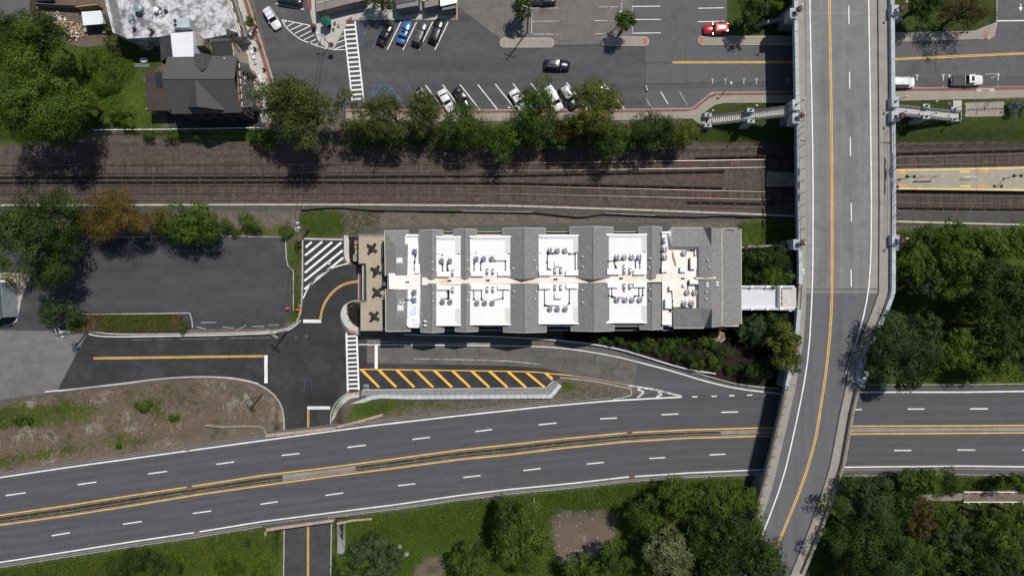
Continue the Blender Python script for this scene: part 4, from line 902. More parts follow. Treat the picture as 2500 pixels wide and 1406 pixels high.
def lamp_post(c, label, h=3.4, globe=True, group='overpass lamps', basket=None, m=DARKM, side=.45):
    root = empty('lamp_post', c, label=label, cat='lamp post', group=group)
    MB().lathe((0,0,0), [(.20,0),(.20,.12),(.13,.3),(.08,.55),(.055,.9),(.045,h-.3),(.09,h-.2),(.06,h-.1)], 8).build('post', m, root)
    if globe: MB().lathe((0,0,h-.1), [(.09,0),(.2,.12),(.22,.26),(.15,.42),(.03,.5)], 10).build('globe', mat('lamp_globe', (.62,.58,.46), rough=.3), root)
    return root
def basket(c, label, m=PINKF, r=.62, hang=None):
    root = empty('flower_basket', c, label=label, cat='flower basket')
    rng = np.random.default_rng(int(abs(c[0]*31 + c[1]*17)) + 5); mb = MB()
    for i in range(230):
        d = rng.normal(size=3); d /= np.linalg.norm(d); d[2] = abs(d[2]) * (1 if rng.random() < .75 else -1)
        p = np.array([0,0,.15]) + d * r * rng.uniform(.75, 1.05) * np.array([1,1,.75]); u = np.cross(d, [0.3,.2,1]); u /= np.linalg.norm(u)+1e-6; v = np.cross(d, u); s_ = .085
        mb.face([p+u*s_, p+v*s_, p-u*s_, p-v*s_], 0 if rng.random() < .72 else 1)
    mb.build('flowers', [m, LEAF['mid']], root)
    MB().lathe((0,0,-.25), [(.08,0),(.3,.18),(.36,.4)], 10).build('basket', WOOD, root)
    if hang:
        MB().tube((0,0,.1), (hang[0]-c[0], hang[1]-c[1], .75), .025).build('bracket_arm', DARKM, root)
    return root
pil = empty('overpass_pillars') ; bpy.data.objects.remove(pil)
PILL = [(1938,33,'left','top edge'),(1944,256,'left','north side of the left stair'),(1944,289,'left','south side of the left stair'),(1946,597,'left','end of the left safety railing'),
        (2186,25,'right','top edge'),(2186,249,'right','north side of the right stair'),(2186,284,'right','south side of the right stair'),(2187,586,'right','end of the right safety railing')]
BASK = {(1938,33),(1944,289),(1946,597),(2186,25),(2186,284),(2187,586)}
for x, y, sd, wh in PILL:
    MB().rect(x-9, y-12.5, x+9, y+12.5, ZB+1.45, ZB-1.2).build('pillar', GRANITE, br)
    c = P(x, y, ZB+1.45)
    lamp_post(c, f'dark lamp post on the {sd} overpass pillar, {wh}', 3.3)
    if (x, y) in BASK:
        bc = (c[0] + .5, c[1] + (.25 if sd == 'left' else -.2), c[2] + 1.0)
        basket(bc, f'pink flower basket on the {sd} overpass pillar, {wh}', hang=c)
# patriotic half-round bunting on the safety railings
def fan(c, yaw, r, label):
    root = empty('bunting_fan', c, yaw, label, 'bunting', 'half-round bunting fans on the overpass railings')
    cols = [mat('bunting_white', (.72,.72,.74)), mat('bunting_red', (.32,.02,.035)), mat('bunting_white', (.72,.72,.74)), mat('bunting_blue', (.02,.03,.13)), mat('bunting_white', (.72,.72,.74)), mat('bunting_red', (.32,.02,.035))]
    rad = [0,.18,.36,.52,.7,.84,1.0]; n = 18
    for k in range(6):
        mb = MB()
        for i in range(n):
            q = []
            for rr_, ii_ in ((rad[k], i), (rad[k+1], i), (rad[k+1], i+1), (rad[k], i+1)):
                t = math.pi + math.pi * ii_ / n; dp = .07 * (1 if ii_ % 2 else -1) * rr_; q.append((r*rr_*math.cos(t), dp, r*rr_*math.sin(t)))
            mb.hexa(q, [(x, y-.02, z) for x, y, z in q])
        mb.build('cloth_band', cols[5-k] , root)
for y, r in ((386,1.0),(418,1.5),(450,1.0)):
    c = P(2180, y, ZB+2.0); fan((c[0], c[1], ZB+2.05), math.radians(90), r, f'red, white and blue fan on the right overpass railing, {"upper small" if y==386 else "large middle" if y==418 else "lower small"} one')
for y in (420,452,482):
    c = P(1952, y, ZB+1.6); fan((c[0]-.1, c[1], ZB+1.9), math.radians(90), .9, f'faded fan on the left overpass railing, {"upper" if y==420 else "middle" if y==452 else "lower"} one of three')
# camera-like sign bracket and red cabinet on the overpass
c = P(1960, 659, ZB+.15); fl = empty('parking_meter', c, label='small white fallen sign on the left overpass pavement', cat='sign')
MB().box((0,0,.05),(.5,.3,.1)).build('plate', WHITEM, fl); MB().box((.1,-.55,.04),(.12,.7,.08)).build('bracket', WHITEM, fl)

# ------------------------------------------------------------------ stairs beside the overpass
def stairs(label, x_top, y_top, z_top, x_bot, y_bot, z_bot, half, n, landing, pill, side, tread=CONC_L):
    root = empty('stone_stair', label=label, cat='stairs', group='stairs up to the overpass')
    for i in range(n):
        t0, t1 = i/n, (i+1)/n; z0 = mix(z_top, z_bot, t1); 
        xa, xb = mix(x_top, x_bot, t0), mix(x_top, x_bot, t1); ya, yb = mix(y_top, y_bot, t0), mix(y_top, y_bot, t1)
        q = [P(xa,ya-half,z0), P(xa,ya+half,z0), P(xb,yb+half,z0), P(xb,yb-half,z0)]
        if (q[1][0]-q[0][0])*(q[2][1]-q[0][1])-(q[1][1]-q[0][1])*(q[2][0]-q[0][0]) < 0: q = q[::-1]
        MB().hexa(q, [(u, v, z0-.35) for u, v, _ in q]).build('landing' if landing and landing[0] <= i < landing[1] else 'step', tread, root)
        if tread is CONC_L and side < 0:
            w_ = .08; c1 = [P(xa-.9,ya-half,z0+.01),P(xa-.9,ya+half,z0+.01),P(xa+.7,ya+half,z0+.01),P(xa+.7,ya-half,z0+.01)]
            if not (landing and landing[0] <= i < landing[1]): MB().face(c1).build('nosing', mat('step_nosing', (.10,.10,.105)), root)
    for s_ in (-1, 1):
        A = P(x_top, y_top+s_*(half+1), z_top); B = P(x_bot, y_bot+s_*(half+1), z_bot)
        mb = MB(); d = .16
        mb.hexa([(A[0],A[1]-d,A[2]+.12),(A[0],A[1]+d,A[2]+.12),(B[0],B[1]+d,B[2]+.12),(B[0],B[1]-d,B[2]+.12)][::side], [(A[0],A[1]-d,A[2]-.7),(A[0],A[1]+d,A[2]-.7),(B[0],B[1]+d,B[2]-.7),(B[0],B[1]-d,B[2]-.7)][::side])
        mb.build('stringer', CONC_G, root)
        mb = MB()
        for hh in (.35, .7, 1.05): mb.tube((A[0],A[1],A[2]+hh), (B[0],B[1],B[2]+hh), .035)
        for k in range(13): t = k/12; q = Vector(A).lerp(Vector(B), t); mb.tube((q.x,q.y,q.z), (q.x,q.y,q.z+1.1), .03)
        mb.build('handrail', DARKM, root)
    for k, (x, y, zz, wh) in enumerate(pill):
        MB().rect(x-8.5, y-4.6, x+8.5, y+4.6, zz+1.35, -1.5).build('newel_pier', GRANITE, root)
        c = P(x, y, zz+1.35); lamp_post(c, f'lamp post with pale globe on the {wh} of the {"left" if side<0 else "right"} stair', 2.9, group='stair lamps')
    return root
stairs('long stone stair from the left side of the overpass down to the pavement', 1932,270,6.9, 1728,294.5,.12, 10, 42, (19,22), [(1729,280.5,.2,'lower upper-side pier'),(1729,306,.2,'lower track-side pier'),(1833,269,3.4,'middle upper-side pier'),(1834,296,3.4,'middle track-side pier')], -1)
stairs('pale stair from the right side of the overpass down towards the cycle rack', 2176,267,6.9, 2346,285,.14, 10, 34, (15,18), [(2262,259,3.4,'middle upper-side pier'),(2262,286,3.4,'middle track-side pier'),(2331,266.5,.2,'lower upper-side pier'),(2331,292,.2,'lower track-side pier')], 1)

# ------------------------------------------------------------------ footbridge from building to overpass
ftb = empty('footbridge', label='white footbridge with panelled rails from the building to the overpass', cat='bridge')
MB().rect(1796,702,1902,752,ZB-.1,ZB-.6).build('deck', mat('white_deck', (.56,.57,.60), var=.05, fine=5, fvar=.05), ftb)
MB().rect(1902.5,702,1944,752,ZB-.11,ZB-.6).build('landing', mat('pale_landing', (.48,.46,.43), var=.06), ftb)
for q in ((1906,707,1930,716),(1914,720,1930,738),(1914,738.5,1930,744)): MB().rect(*q[:2], *q[2:], ZB-.095, ZB-.2).build('landing_panel', mat('pale_landing2', (.52,.50,.47)), ftb)
for y in (700, 754):
    MB().rect(1800, y-2.6, 1940, y-.9, ZB+.55, ZB-.6).build('side_beam', WBOX, ftb); MB().rect(1800, y+.6, 1940, y+2.3, ZB+.55, ZB-.6).build('side_beam', WBOX, ftb)
    MB().rect(1800, y-.8, 1940, y+.5, ZB+.3, ZB-.6).build('glazing_channel', mat('grey_channel', (.14,.15,.17)), ftb)
    for x in (1836, 1874, 1908): MB().rect(x-2.6, y-3, x+2.6, y+3, ZB+.85, ZB-.6).build('rail_post', WBOX, ftb)
MB().rect(1904.5,703,1906,751,ZB+1.2,ZB-.1).build('gate_frame', WHITEM, ftb)
for y0, y1 in ((708,719.5),(722,733.5),(736,747)): MB().rect(1906.5,y0,1910,y1,ZB+1.0,ZB-.1).build('gate_panel', WOOD, ftb)
rs = empty('red_standpipe', P(1912,759,5.5), label='red standpipe on a white arm below the footbridge', cat='pipe')
MB().lathe((0,0,-.3), [(.1,0),(.28,.15),(.28,.45),(.1,.6)], 10).build('valve', REDM, rs); MB().tube((0,0,0),(2.3,.0,0),.09).build('arm', WHITEM, rs)

stone_wall('garden_wall', 'grey coped wall from the building corner to the overpass above the garden trees', [(1809,603),(1860,601),(1932,599)], 5.5, 26, .6, -1.4, mat('grey_coping', (.27,.28,.28), var=.15))
stone_wall('garden_wall', 'pale coped wall beside the overpass between pillar and footbridge', [(1932,614),(1932,692)], 6.5, 20, 4.4, -1.4, mat('pale_coping', (.44,.47,.49)))
stone_wall('wing_wall', 'grey stone wing wall in the grass left of the overpass at the top', [(1853,60),(1882,52),(1922,44)], 8, 30, 1.2, -1, mat('grey_coping', (.27,.28,.28)))
stone_wall('wing_wall', 'short pale wing wall in the grass right of the overpass at the top', [(2178,46),(2204,48)], 9, 13, 2.4, -1, mat('pale_coping', (.44,.47,.49)))

# ================================================================== LONG BUILDING WITH WHITE ROOFS
bd = empty('apartment_building', label='long building with grey shingle gables and white flat roof sections', cat='building')
ZG = -1.2; ZE = 8.4; ZW = 9.25; ZV = 9.15
# walls (inset under the eaves)
MB().rect(946, 572, 1803, 797, ZE-.35, ZG-.3).build('wall', WALLS, bd)
GAB = [  # eave x0, ridge x, eave x1, north y, south y, south dx
 (1024,1053,1081,563,810,3),(1107,1135,1163,561,808,4),(1227,1279,1332,558,810,2),(1391,1448,1497,555,807,3),(1560,1590,1616,555,803,2)]
def ridge_z(x0, xr, x1): return ZE + .5 * max(xr-x0, x1-xr) * S
def slope_pt(x, y, xr, zr, k):   # point on a gable plane given as apparent pixel
    z = zr
    for _ in range(4): z = zr - k * abs(x - xr) * S * (H - z) / H
    return P(x, y, z)
for x0, xr, x1, yn, ys_, dx in GAB:
    zr = ridge_z(x0, xr, x1); k = .5
    for (ya, yb, sh) in ((yn, 677, 0), (692, ys_, dx)):
        ox = sh * (1 if sh else 0)
        X0, XR, X1 = x0 + sh, xr + sh*.4, x1 + sh
        tip = 5 if sh == 0 else 0
        N0, NR, N1 = slope_pt(X0, ya, XR, zr, k), P(XR, ya-(1.5 if sh == 0 else 0), zr), slope_pt(X1, ya, XR, zr, k)
        S0, SR, S1 = slope_pt(X0, yb, XR, zr, k), P(XR, yb + tip if sh == 0 else yb+1.5, zr), slope_pt(X1, yb, XR, zr, k)
        root = MB()
        th = .18
        dn = lambda p: (p[0], p[1], p[2]-th)
        root.hexa([N0, S0, SR, NR], [dn(p) for p in (N0, S0, SR, NR)]); root.hexa([NR, SR, S1, N1], [dn(p) for p in (NR, SR, S1, N1)])
        roof = root.build('gable_roof', SHING, bd)
        # gable end walls
        e = MB(); ye = .35 if sh == 0 else -.35
        for (a_, r_, b_), o_ in (((N0, NR, N1), -.35), ((S0, SR, S1), .35)):
            q = [(a_[0]+.3, a_[1]+o_, a_[2]-th-.02), (r_[0], r_[1]+o_, r_[2]-th-.02), (b_[0]-.3, b_[1]+o_, b_[2]-th-.02)]
            low = [(q[2][0], q[2][1], ZE-2.2), (q[0][0], q[0][1], ZE-2.2)]
            MB().face(q + low).build('gable_end', WALLS, bd)
        # trim along the outer rake and eaves
        for A_, B_ in (((N0, N1) if sh == 0 else (S0, S1)),): 
            mid_ = NR if sh == 0 else SR
            t = MB(); oy = .05 if sh == 0 else -.05
            for u, v in ((A_, mid_), (mid_, B_)): t.tube((u[0], u[1]+oy, u[2]-.05), (v[0], v[1]+oy, v[2]-.05), .07, n=4)
            t.build('rake_trim', TRIM, roof)
        for A_, B_ in ((N0, S0), (N1, S1)): MB().tube((A_[0], A_[1], A_[2]-.08), (B_[0], B_[1], B_[2]-.08), .07, n=4).build('gutter', TRIM, roof)
        c = MB(); c.tube((NR[0], NR[1], NR[2]+.0), (SR[0], SR[1], SR[2]+.0), .09, n=5); c.build('ridge_cap', mat('ridge_shingle', (.17,.165,.16), var=.15, fine=5, fvar=.3), roof)
# spine
MB().poly([(1030,677),(1124,677),(1247,675),(1316,674.5),(1480,673),(1616,669),(1616,688.5),(1480,690.5),(1316,692),(1124,694.5),(1030,696.5)], ZV, ZE-.5).build('roof_spine', SPINE, bd)
# flat white sections
SEC = [(1065,1124.5,577,676,696,794.5),(1147.5,1246.5,576.5,675.5,694,793),(1315,1412,574,673,692,790.5),(1480.5,1579,571.5,671,689,788)]
for k, (x0, x1, ya, yb, yc, yd) in enumerate(SEC):
    for (y0, y1, north) in ((ya, yb, 1), (yc, yd, 0)):
        m_ = MB().rect(x0, y0, x1, y1, ZW, ZE-1.5).build('flat_roof', WROOF, bd)
        par = MB()
        if north: par.rect(x0-.8, y0-.6, x1+.8, y0+3.4, ZW+.34, ZW-1.6)
        else: par.rect(x0-.8, y1-3.0, x1+.8, y1+.8, ZW+.30, ZW-1.6)
        par.build('parapet', WBOX, m_)
        # sloped membrane along the parapet and inside right-hand edge
        c = MB()
        if north:
            yy = y0+3.4; c.face([P(x0+2,yy,ZW+.30), P(x1-2,yy,ZW+.30), P(x1-9,yy+6,ZW+.02), P(x0+9,yy+6,ZW+.02)][::-1]); Y0, Y1 = yy, y0+42
        else:
            yy = y1-3.0; c.face([P(x0+2,yy,ZW+.26), P(x1-2,yy,ZW+.26), P(x1-9,yy-5,ZW+.02), P(x0+9,yy-5,ZW+.02)]); Y0, Y1 = y1-42, yy
        c.face([P(x1-13,Y0+6*north,ZW+.015), P(x1-13,Y1-5*(1-north),ZW+.015), P(x1-.5,Y1,ZW+.55), P(x1-.5,Y0,ZW+.55)])
        c.face([P(x1-13,Y1 if north else Y0,ZW+.015),P(x1-.5,Y1 if north else Y0,ZW+.55),P(x1-.5,Y1 if north else Y0,ZW)])
        c.build('cricket', WROOF, m_)
        l = MB().rect(x0+.5, (y0+43) if north else (y1-43), x0+9, (y0+43.8) if north else (y1-42.2), ZW+.07, ZW).build('curb', CONC_G, m_) if north else None
# west block roofs
WB = MB()
for pts in ([(939,564),(998,564),(993,676),(988,667),(940,674)], [(941,704),(994,707),(1002,808),(942,808)]): WB = WB
def hip(parent, pts_z, faces, m=SHING, name='hip_roof'):
    mb = MB(); V_ = [P(*p) for p in pts_z]
    for f in faces:
        q = [V_[i] for i in f]
        a_, b_, c_ = Vector(q[0]), Vector(q[1]), Vector(q[2])
        if (b_-a_).cross(c_-a_).z < 0: q = q[::-1]
        mb.face(q)
    o = mb.build(name, m, parent); sm = o.modifiers.new('thick', 'SOLIDIFY'); sm.thickness = .18; sm.offset = -1; return o
hip(bd, [(938.5,564,8.3),(998,563.5,8.3),(994,672,9.35),(996,600,9.3),(940,673,8.3),(965,600,9.3),(967,672,9.35)], [(0,1,3,5),(0,5,6,4),(5,3,2,6)])
hip(bd, [(941,706,8.3),(995,707,9.35),(1003,808,8.3),(942,809,8.3),(968,707,9.35),(968,775,9.3),(994,775,9.3)], [(0,4,5,3),(3,5,6,2),(4,1,6,5)])
for q in (((938.5,563.5),(998.5,563)),((938.5,563.5),(940.5,674)),((941,705),(942,809)),((942,809),(1003,808))): wall('gutter', q, 1.6, TRIM, .16, -.12, bd, 8.4, 1e9)
w0 = MB().poly([(988,575),(1020,572),(1022,668),(1026,668),(1026,708),(1023,800),(998,800),(993,795),(993,707),(993,670)], ZW-.05, ZE-1).build('flat_roof', WROOF, bd)
MB().poly([(948.5,667),(1024,667),(1024,707),(950,706)], ZW+.02, ZE-1).build('flat_roof', mat('stained_white', (.78,.75,.71), var=.05, stain=(.66,.42,.26), stainscale=.35, stainlo=.6), bd)
MB().rect(991,572,1021,576.5,ZW+.3,ZE-1).build('parapet', WBOX, w0); MB().rect(1020.5,577,1024,800,8.7,ZE-1).build('valley_gutter', mat('blue_grey_metal', (.20,.23,.27)), bd)
for q in ((1001,745,1016,768),(1008,776,1025,793)): MB().rect(q[0],q[1],q[2],q[3],ZW+.12,ZW-.1).build('roof_hatch', mat('pale_blue_metal', (.62,.67,.72)), w0)
# east block
w5 = MB().poly([(1616,566),(1638,566),(1637,610),(1700,610),(1700,752),(1640,753),(1640,792),(1617,792)], ZW-.1, ZE-1).build('flat_roof', mat('stained_white2', (.76,.73,.67), var=.06, stain=(.62,.50,.35), stainscale=.3, stainlo=.52), bd)
MB().rect(1615.5,565.5,1637,569.5,ZW+.2,ZE-1).build('parapet', WBOX, w5); MB().rect(1617,789,1639,792.8,ZW+.2,ZE-1).build('parapet', WBOX, w5)
hip(bd, [(1641,556.5,8.3),(1718,556.5,8.3),(1737,556,10.4),(1737,800,10.4),(1644,800,8.3),(1720,800,8.3),(1641,602,9.9),(1643,754,9.9),(1706,602,9.9),(1706,753,9.9),(1737,602,10.4),(1737,753,10.4),(1763,557,9.75),(1763,797,9.75)],
    [(0,1,10,8,6),(1,2,10),(8,10,11,9),(7,9,11,5,4),(5,3,11),(2,12,13,3)])
hip(bd, [(1762,560,9.35),(1809,559,7.9),(1810,791,7.9),(1763,793,9.35)], [(0,1,2,3)])
hip(bd, [(1627,566,9.1),(1641,557,8.3),(1641,602,9.9),(1632,610,9.2),(1700,610,9.2),(1706,602,9.9),(1706,754,9.9),(1700,752,9.2)], [(1,2,3,0),(2,5,4,3),(5,6,7,4)], mat('grey_flashing', (.26,.26,.25), var=.08), 'flashing')
for q, zz in (((( 1638,556),(1716,555.5)),8.3),(((1644,801),(1718,801)),8.3),(((1762,558),(1800,557.5)),9.3),(((1763,795),(1800,794.5)),9.3),(((1809.5,559),(1810.5,791)),7.9),(((1762.5,560),(1763.5,794)),9.72)): wall('gutter', q[0] if isinstance(q[0], tuple) and isinstance(q[0][0], tuple) else q, 1.6, TRIM, .12, -.06, bd, zz, 1e9)
MB().poly([(1700,676),(1724,680),(1748,675),(1748,681),(1700,682)], 10.5, 9).build('cream_saddle', mat('cream_panel', (.58,.53,.40)), bd)
# lower balconies between the gables
for x0, x1 in ((1083,1105),(1165,1225),(1334,1389),(1499,1558)):
    MB().rect(x0, 566.5, x1, 579, 6.6, ZG).build('balcony', mat('balcony_shingle', (.15,.145,.14), var=.15, fine=5, fvar=.3), bd); wall('balcony_rail', ((x0,566),(x1,566)), 1.3, TRIM, .9, 0, bd, 6.6)
    wx = x1-7; MB().rect(wx, 568.5, x1+1, 576, 6.68, 6.4).build('dark_hatch', DARKM, bd)
for x0, x1 in ((1086,1109),(1169,1227),(1337,1391),(1501,1558),(1618,1640)):
    MB().rect(x0, 786, x1, 806, 5.2, ZG).build('balcony', mat('balcony_deck', (.05,.055,.065)), bd); MB().rect(x0, 804.6, x1-4, 806.5, 6.1, 5.2).build('balcony_rail', TRIM, bd)
    MB().rect(x0, 808, x1+8, 809.6, 3.2, 2.6).build('lower_rail', mat('grey_channel', (.14,.15,.17)), bd)
# windows of the gable ends
for x0, xr, x1, yn, ys_, dx in GAB:
    for yy, o_, zz in ((yn, .42, 6.6), (yn, .42, 3.2), (ys_, -.42, 6.6), (ys_, -.42, 3.2)):
        pass
for k in range(22):
    x = 960 + k*38.5
    for (y, sgn) in ((572, 1), (797, -1)):
        for z_ in (6.2, 3.0, .4):
            c = P(x, y, ZE-.35); f_ = MB().box((c[0], c[1]+sgn*.03, z_), (1.3, .12, 1.6)).build('window_frame', WHITEM, bd); MB().box((c[0], c[1]+sgn*.05, z_), (1.1, .12, 1.4)).build('pane', GLASS, f_)
# terrace
ZT_ = 3.2
te = MB().poly([(876,572),(940,572),(942,806),(880,806),(880,733),(894,733),(893,643),(876,643)], ZT_, ZG-.2).build('terrace', TERR, bd)
TP = [(940,571),(875,571),(875,643),(893,643),(894,733),(879.5,733),(879.5,807),(942,807)]
for q0, q1 in zip(TP[:-1], TP[1:]): wall('terrace_parapet', (q0, q1), 1.6, CONC_L, .35, 0, te, ZT_); wall('terrace_rail', (q0, q1), .9, DARKM, .06, 1.0, te, ZT_)
for q in resample(TP, 24): c = P(q[0], q[1], ZT_); MB().tube((c[0],c[1],ZT_),(c[0],c[1],ZT_+1.05),.03).build('rail_post', DARKM, te)
for q in ((932,588,940,640,),(933,672,944,704),(934,720,942,800)): MB().rect(*q, ZT_+.03, ZT_-.1).build('wall_shade_strip', mat('strip_shade_grey', (.10,.11,.10)), te)  # flat grey strips colour in the shadow and awnings along the building wall
for q in ((933,590,937,630),(934,684,943,698)): MB().rect(*q, ZT_+2.2, ZT_+.0).build('storage_cabinet', mat('slate_cabinet', (.10,.11,.13)), te)
# entrance alcove west of the terrace
al = MB().rect(876.5,650,887,729,-.9,ZG-.2).build('entrance_brick', BRICKP, bd)
MB().rect(884,648,887.5,731,ZT_-.1,ZG).build('glass_wall', mat('pale_glass', (.38,.42,.44), rough=.15, spec=.6), bd); MB().rect(888,646,892.5,732,ZT_-.05,ZG).build('glass_wall_frame', mat('slate_frame', (.06,.065,.075)), bd)
wall('alcove_kerb', ((875,655),(875,732)), 1.8, CONC_L, .2, 0, bd, ZG)
MB().rect(862,622,876,638,.5,ZG).build('stair_landing', CONC_G, bd)
for i in range(7): MB().rect(865+i*.3, 586+i*5, 873, 590.5+i*5, ZG+.2+i*.22, ZG).build('plank_step', PLANK if i%2 else WOOD, bd)
MB().poly([(864,622),(872,608),(875,611),(868,625)], .9, .75).build('loose_board', mat('pinkish_board', (.35,.28,.24)), bd)

# ------------------------------------------------------------------ rooftop equipment
def ac_unit(px, py, z, label, group, pipe=None, r=.46, rot=0.):
    c = P(px, py, z); root = empty('condenser_unit', c, rot, label, 'air conditioner', group)
    MB().lathe((0,0,.16), [(r,0),(r,.5),(r*.92,.56)], 14).build('casing', mat('condenser_grey', (.58,.59,.63), rough=.5, var=.15), root)
    MB().lathe((0,0,.70), [(r*.86,.0),(r*.86,.05),(r*.8,.055)], 14).build('fan_grille', mat('fan_well', (.13,.135,.155), rough=.4), root)
    mb = MB()
    for k in range(3):
        t = k*2.094; mb.face([(0.05*math.cos(t),.05*math.sin(t),.775),(r*.75*math.cos(t-.35),r*.75*math.sin(t-.35),.77),(r*.75*math.cos(t+.35),r*.75*math.sin(t+.35),.775)])
    mb.build('fan_blade', CHROME, root)
    for s_ in (-1,1): MB().box((s_*.3,0,.08),(.07,1.3,.16)).build('support_beam', mat('stand_steel', (.32,.33,.36), rough=.5), root)
    if pipe:
        mb = MB(); q = [P(*p, z) for p in pipe]
        for a_, b_ in zip(q[:-1], q[1:]): mb.tube((a_[0]-c[0],a_[1]-c[1],.12),(b_[0]-c[0],b_[1]-c[1],.12),.075,n=5)
        for a_ in q[1:]: mb.box((a_[0]-c[0],a_[1]-c[1],.09),(.30,.30,.18))
        mb.build('pipe', BLACKR, root)
    return root
def equip_box(x0, y0, x1, y1, z, label, hgt=.55, m=WBOX, group='white equipment boxes on the roof'):
    cx, cy = (x0+x1)/2, (y0+y1)/2; root = empty('equipment_box', P(cx, cy, z), label=label, cat='roof box', group=group)
    c = P(cx, cy, z); a_ = P(x0, y1, z+hgt); b_ = P(x1, y0, z+hgt); X0, Y0, X1, Y1 = a_[0]-c[0], a_[1]-c[1], b_[0]-c[0], b_[1]-c[1]
    MB().hexa([(X0,Y0,hgt),(X1,Y0,hgt),(X1,Y1,hgt),(X0,Y1,hgt)], [(X0,Y0,0),(X1,Y0,0),(X1,Y1,0),(X0,Y1,0)]).build('casing', m, root)
    e = .05; mx, my = (X0+X1)/2, (Y0+Y1)/2; lid = MB(); o_ = [(X0-e,Y0-e,hgt+.01),(X1+e,Y0-e,hgt+.01),(X1+e,Y1+e,hgt+.01),(X0-e,Y1+e,hgt+.01)]; ap = (mx,my,hgt+.14)
    for i in range(4): lid.face([o_[i], o_[(i+1)%4], ap])
    lid.build('lid', m, root); return root
def small_unit(px, py, z, label, group='small split units on the roof'):
    root = empty('split_unit', P(px, py, z), label=label, cat='air conditioner', group=group)
    MB().box((0,0,.42),(.38,.95,.5)).build('casing', mat('split_white', (.62,.64,.68)), root); MB().box((.0,-.3,.69),(.30,.26,.06)).build('grille', mat('grille_mid', (.13,.135,.15)), root); MB().box((0,.36,.68),(.30,.22,.05)).build('grille', mat('grille_mid', (.13,.135,.15)), root)
    MB().box((0,0,.08),(.5,1.1,.16)).build('stand', GALV, root)
ORD = ['leftmost','second','third','rightmost']
def row(xs_, y, z, where, pipes):
    n = len(xs_)
    for i, x in enumerate(xs_):
        nm = 'left' if n == 2 and i == 0 else 'right' if n == 2 else ('leftmost' if i == 0 else 'rightmost' if i == n-1 else 'middle' if n == 3 else ['','second','third'][i])
        ac_unit(x, y, z, f'round-fan condenser, {nm} of {n} in a row on the {where}', 'condensers on the roof', pipes[i] if pipes else None)
row([1079,1099], 636.6, ZW, 'first white roof section, track side', [[(1079,641),(1080.5,646),(1081,662)],[(1097,641),(1092,646),(1092,662)]])
row([1081,1099.7], 736, ZW, 'first white roof section, road side', [[(1077,730),(1093,729),(1094,708)],[(1098,731),(1096,728),(1096,708)]])
row([1163.5,1181.4,1201], 631.5, ZW, 'second white roof section, track side', [[(1160,636),(1157.6,643),(1157.6,661)],[(1176,637),(1174,641),(1174,661)],[(1205,636),(1208,637),(1234,637.3),(1234,661)]])
row([1165,1184,1202.6], 738.7, ZW, 'second white roof section, road side', [[(1160,733),(1157,730),(1157,707)],[(1179,733),(1176,730),(1175,707)],[(1207,733),(1228,728),(1228,706)]])
row([1342.7,1360.6,1379], 611.7, ZW, 'third white roof section, track side', [[(1346,617),(1337,618),(1336,640),(1337,657),(1343,658)],[(1366,617),(1350,619),(1338,620)],[(1385,616),(1390,620),(1404,620),(1404.5,659)]])
row([1343,1361,1380], 753.5, ZW, 'third white roof section, road side', [[(1340,748),(1330,746),(1329,705)],[(1365,747),(1332,745.5)],[(1384,747),(1390,740),(1390,705)]])
row([1505.8,1523.7,1541.6,1560], 628, ZW, 'fourth white roof section, track side', [[(1503,635),(1500,638),(1502,657)],[(1518,635),(1500,637),(1484,638)],[(1548,634),(1551,636),(1552,657)],[(1564,634),(1562,640),(1562,657)]])
row([1505.8,1525.6,1543,1561.4], 731.5, ZW, 'fourth white roof section, road side', [[(1500,727),(1494,725),(1493.5,702)],[(1519,727),(1500,726),(1494,723),(1485,722)],[(1546,727),(1550,723),(1559.5,722),(1560,702)],[(1565,726),(1569,721),(1569,702)]])
ac_unit(1013.3, 614, ZW, 'single round-fan condenser near the north end of the leftmost white roof strip', 'condensers on the roof', [(1016,619),(1014,626),(1012.5,640),(1012.5,657)])
ac_unit(1012, 713, ZW, 'upper of two stacked condensers on the leftmost white roof strip', 'condensers on the roof', [(1008,718),(1006,730)])
ac_unit(1012, 731.7, ZW, 'lower of two stacked condensers on the leftmost white roof strip', 'condensers on the roof', [(1006,732),(990,733)])
for x, y, t in ((1622,609,'upper condenser at the left edge of the right-hand stained roof'),(1622,628,'second condenser at the left edge of the right-hand stained roof'),(1669,618,'lone condenser below the grey hip on the right-hand stained roof'),(1676.6,713.8,'condenser beside the white box on the right-hand stained roof'),(1695,713.8,'condenser touching the shingle slope on the right-hand stained roof'),(1669,740.6,'lower left condenser of the right-hand stained roof'),(1687,740,'lower right condenser of the right-hand stained roof')):
    pp = {1669: [(1673,612),(1688,611.5),(1694,612),(1695,626)] if y < 650 else [(1673,746),(1672,751),(1642,751),(1641,735),(1640,700)], 1676.6: [(1679,707),(1679,692),(1683,688)], 1695: [(1698,708),(1698,693)], 1687: [(1692,745),(1688,751),(1660,751)]}.get(x)
    ac_unit(x, y, ZW-.1, t, 'condensers on the roof', pp)
BX = [(1068,663.5,1096.5,675,'first section, track side'),(1068,697,1096,707,'first section, road side'),(1151,662.5,1180,674,'left on the second section, track side'),(1216,661.5,1245,673,'right on the second section, track side'),(1151,696.5,1180,707,'left on the second section, road side'),(1216,696.5,1245.5,706,'right on the second section, road side'),
 (1317,661.6,1345,672.5,'left on the third section, track side'),(1382,660,1411,672,'right on the third section, track side'),(1317,694,1345,705,'left on the third section, road side'),(1383,694,1411,704,'right on the third section, road side'),(1483,657,1513,670,'left on the fourth section, track side'),(1548,657,1577,670,'right on the fourth section, track side'),(1484,690,1510,702,'left on the fourth section, road side'),(1548,690,1578,701,'right on the fourth section, road side')]
for x0, y0, x1, y1, t in BX: equip_box(x0, y0, x1, y1, ZW, f'long white equipment box beside the roof spine, {t}')
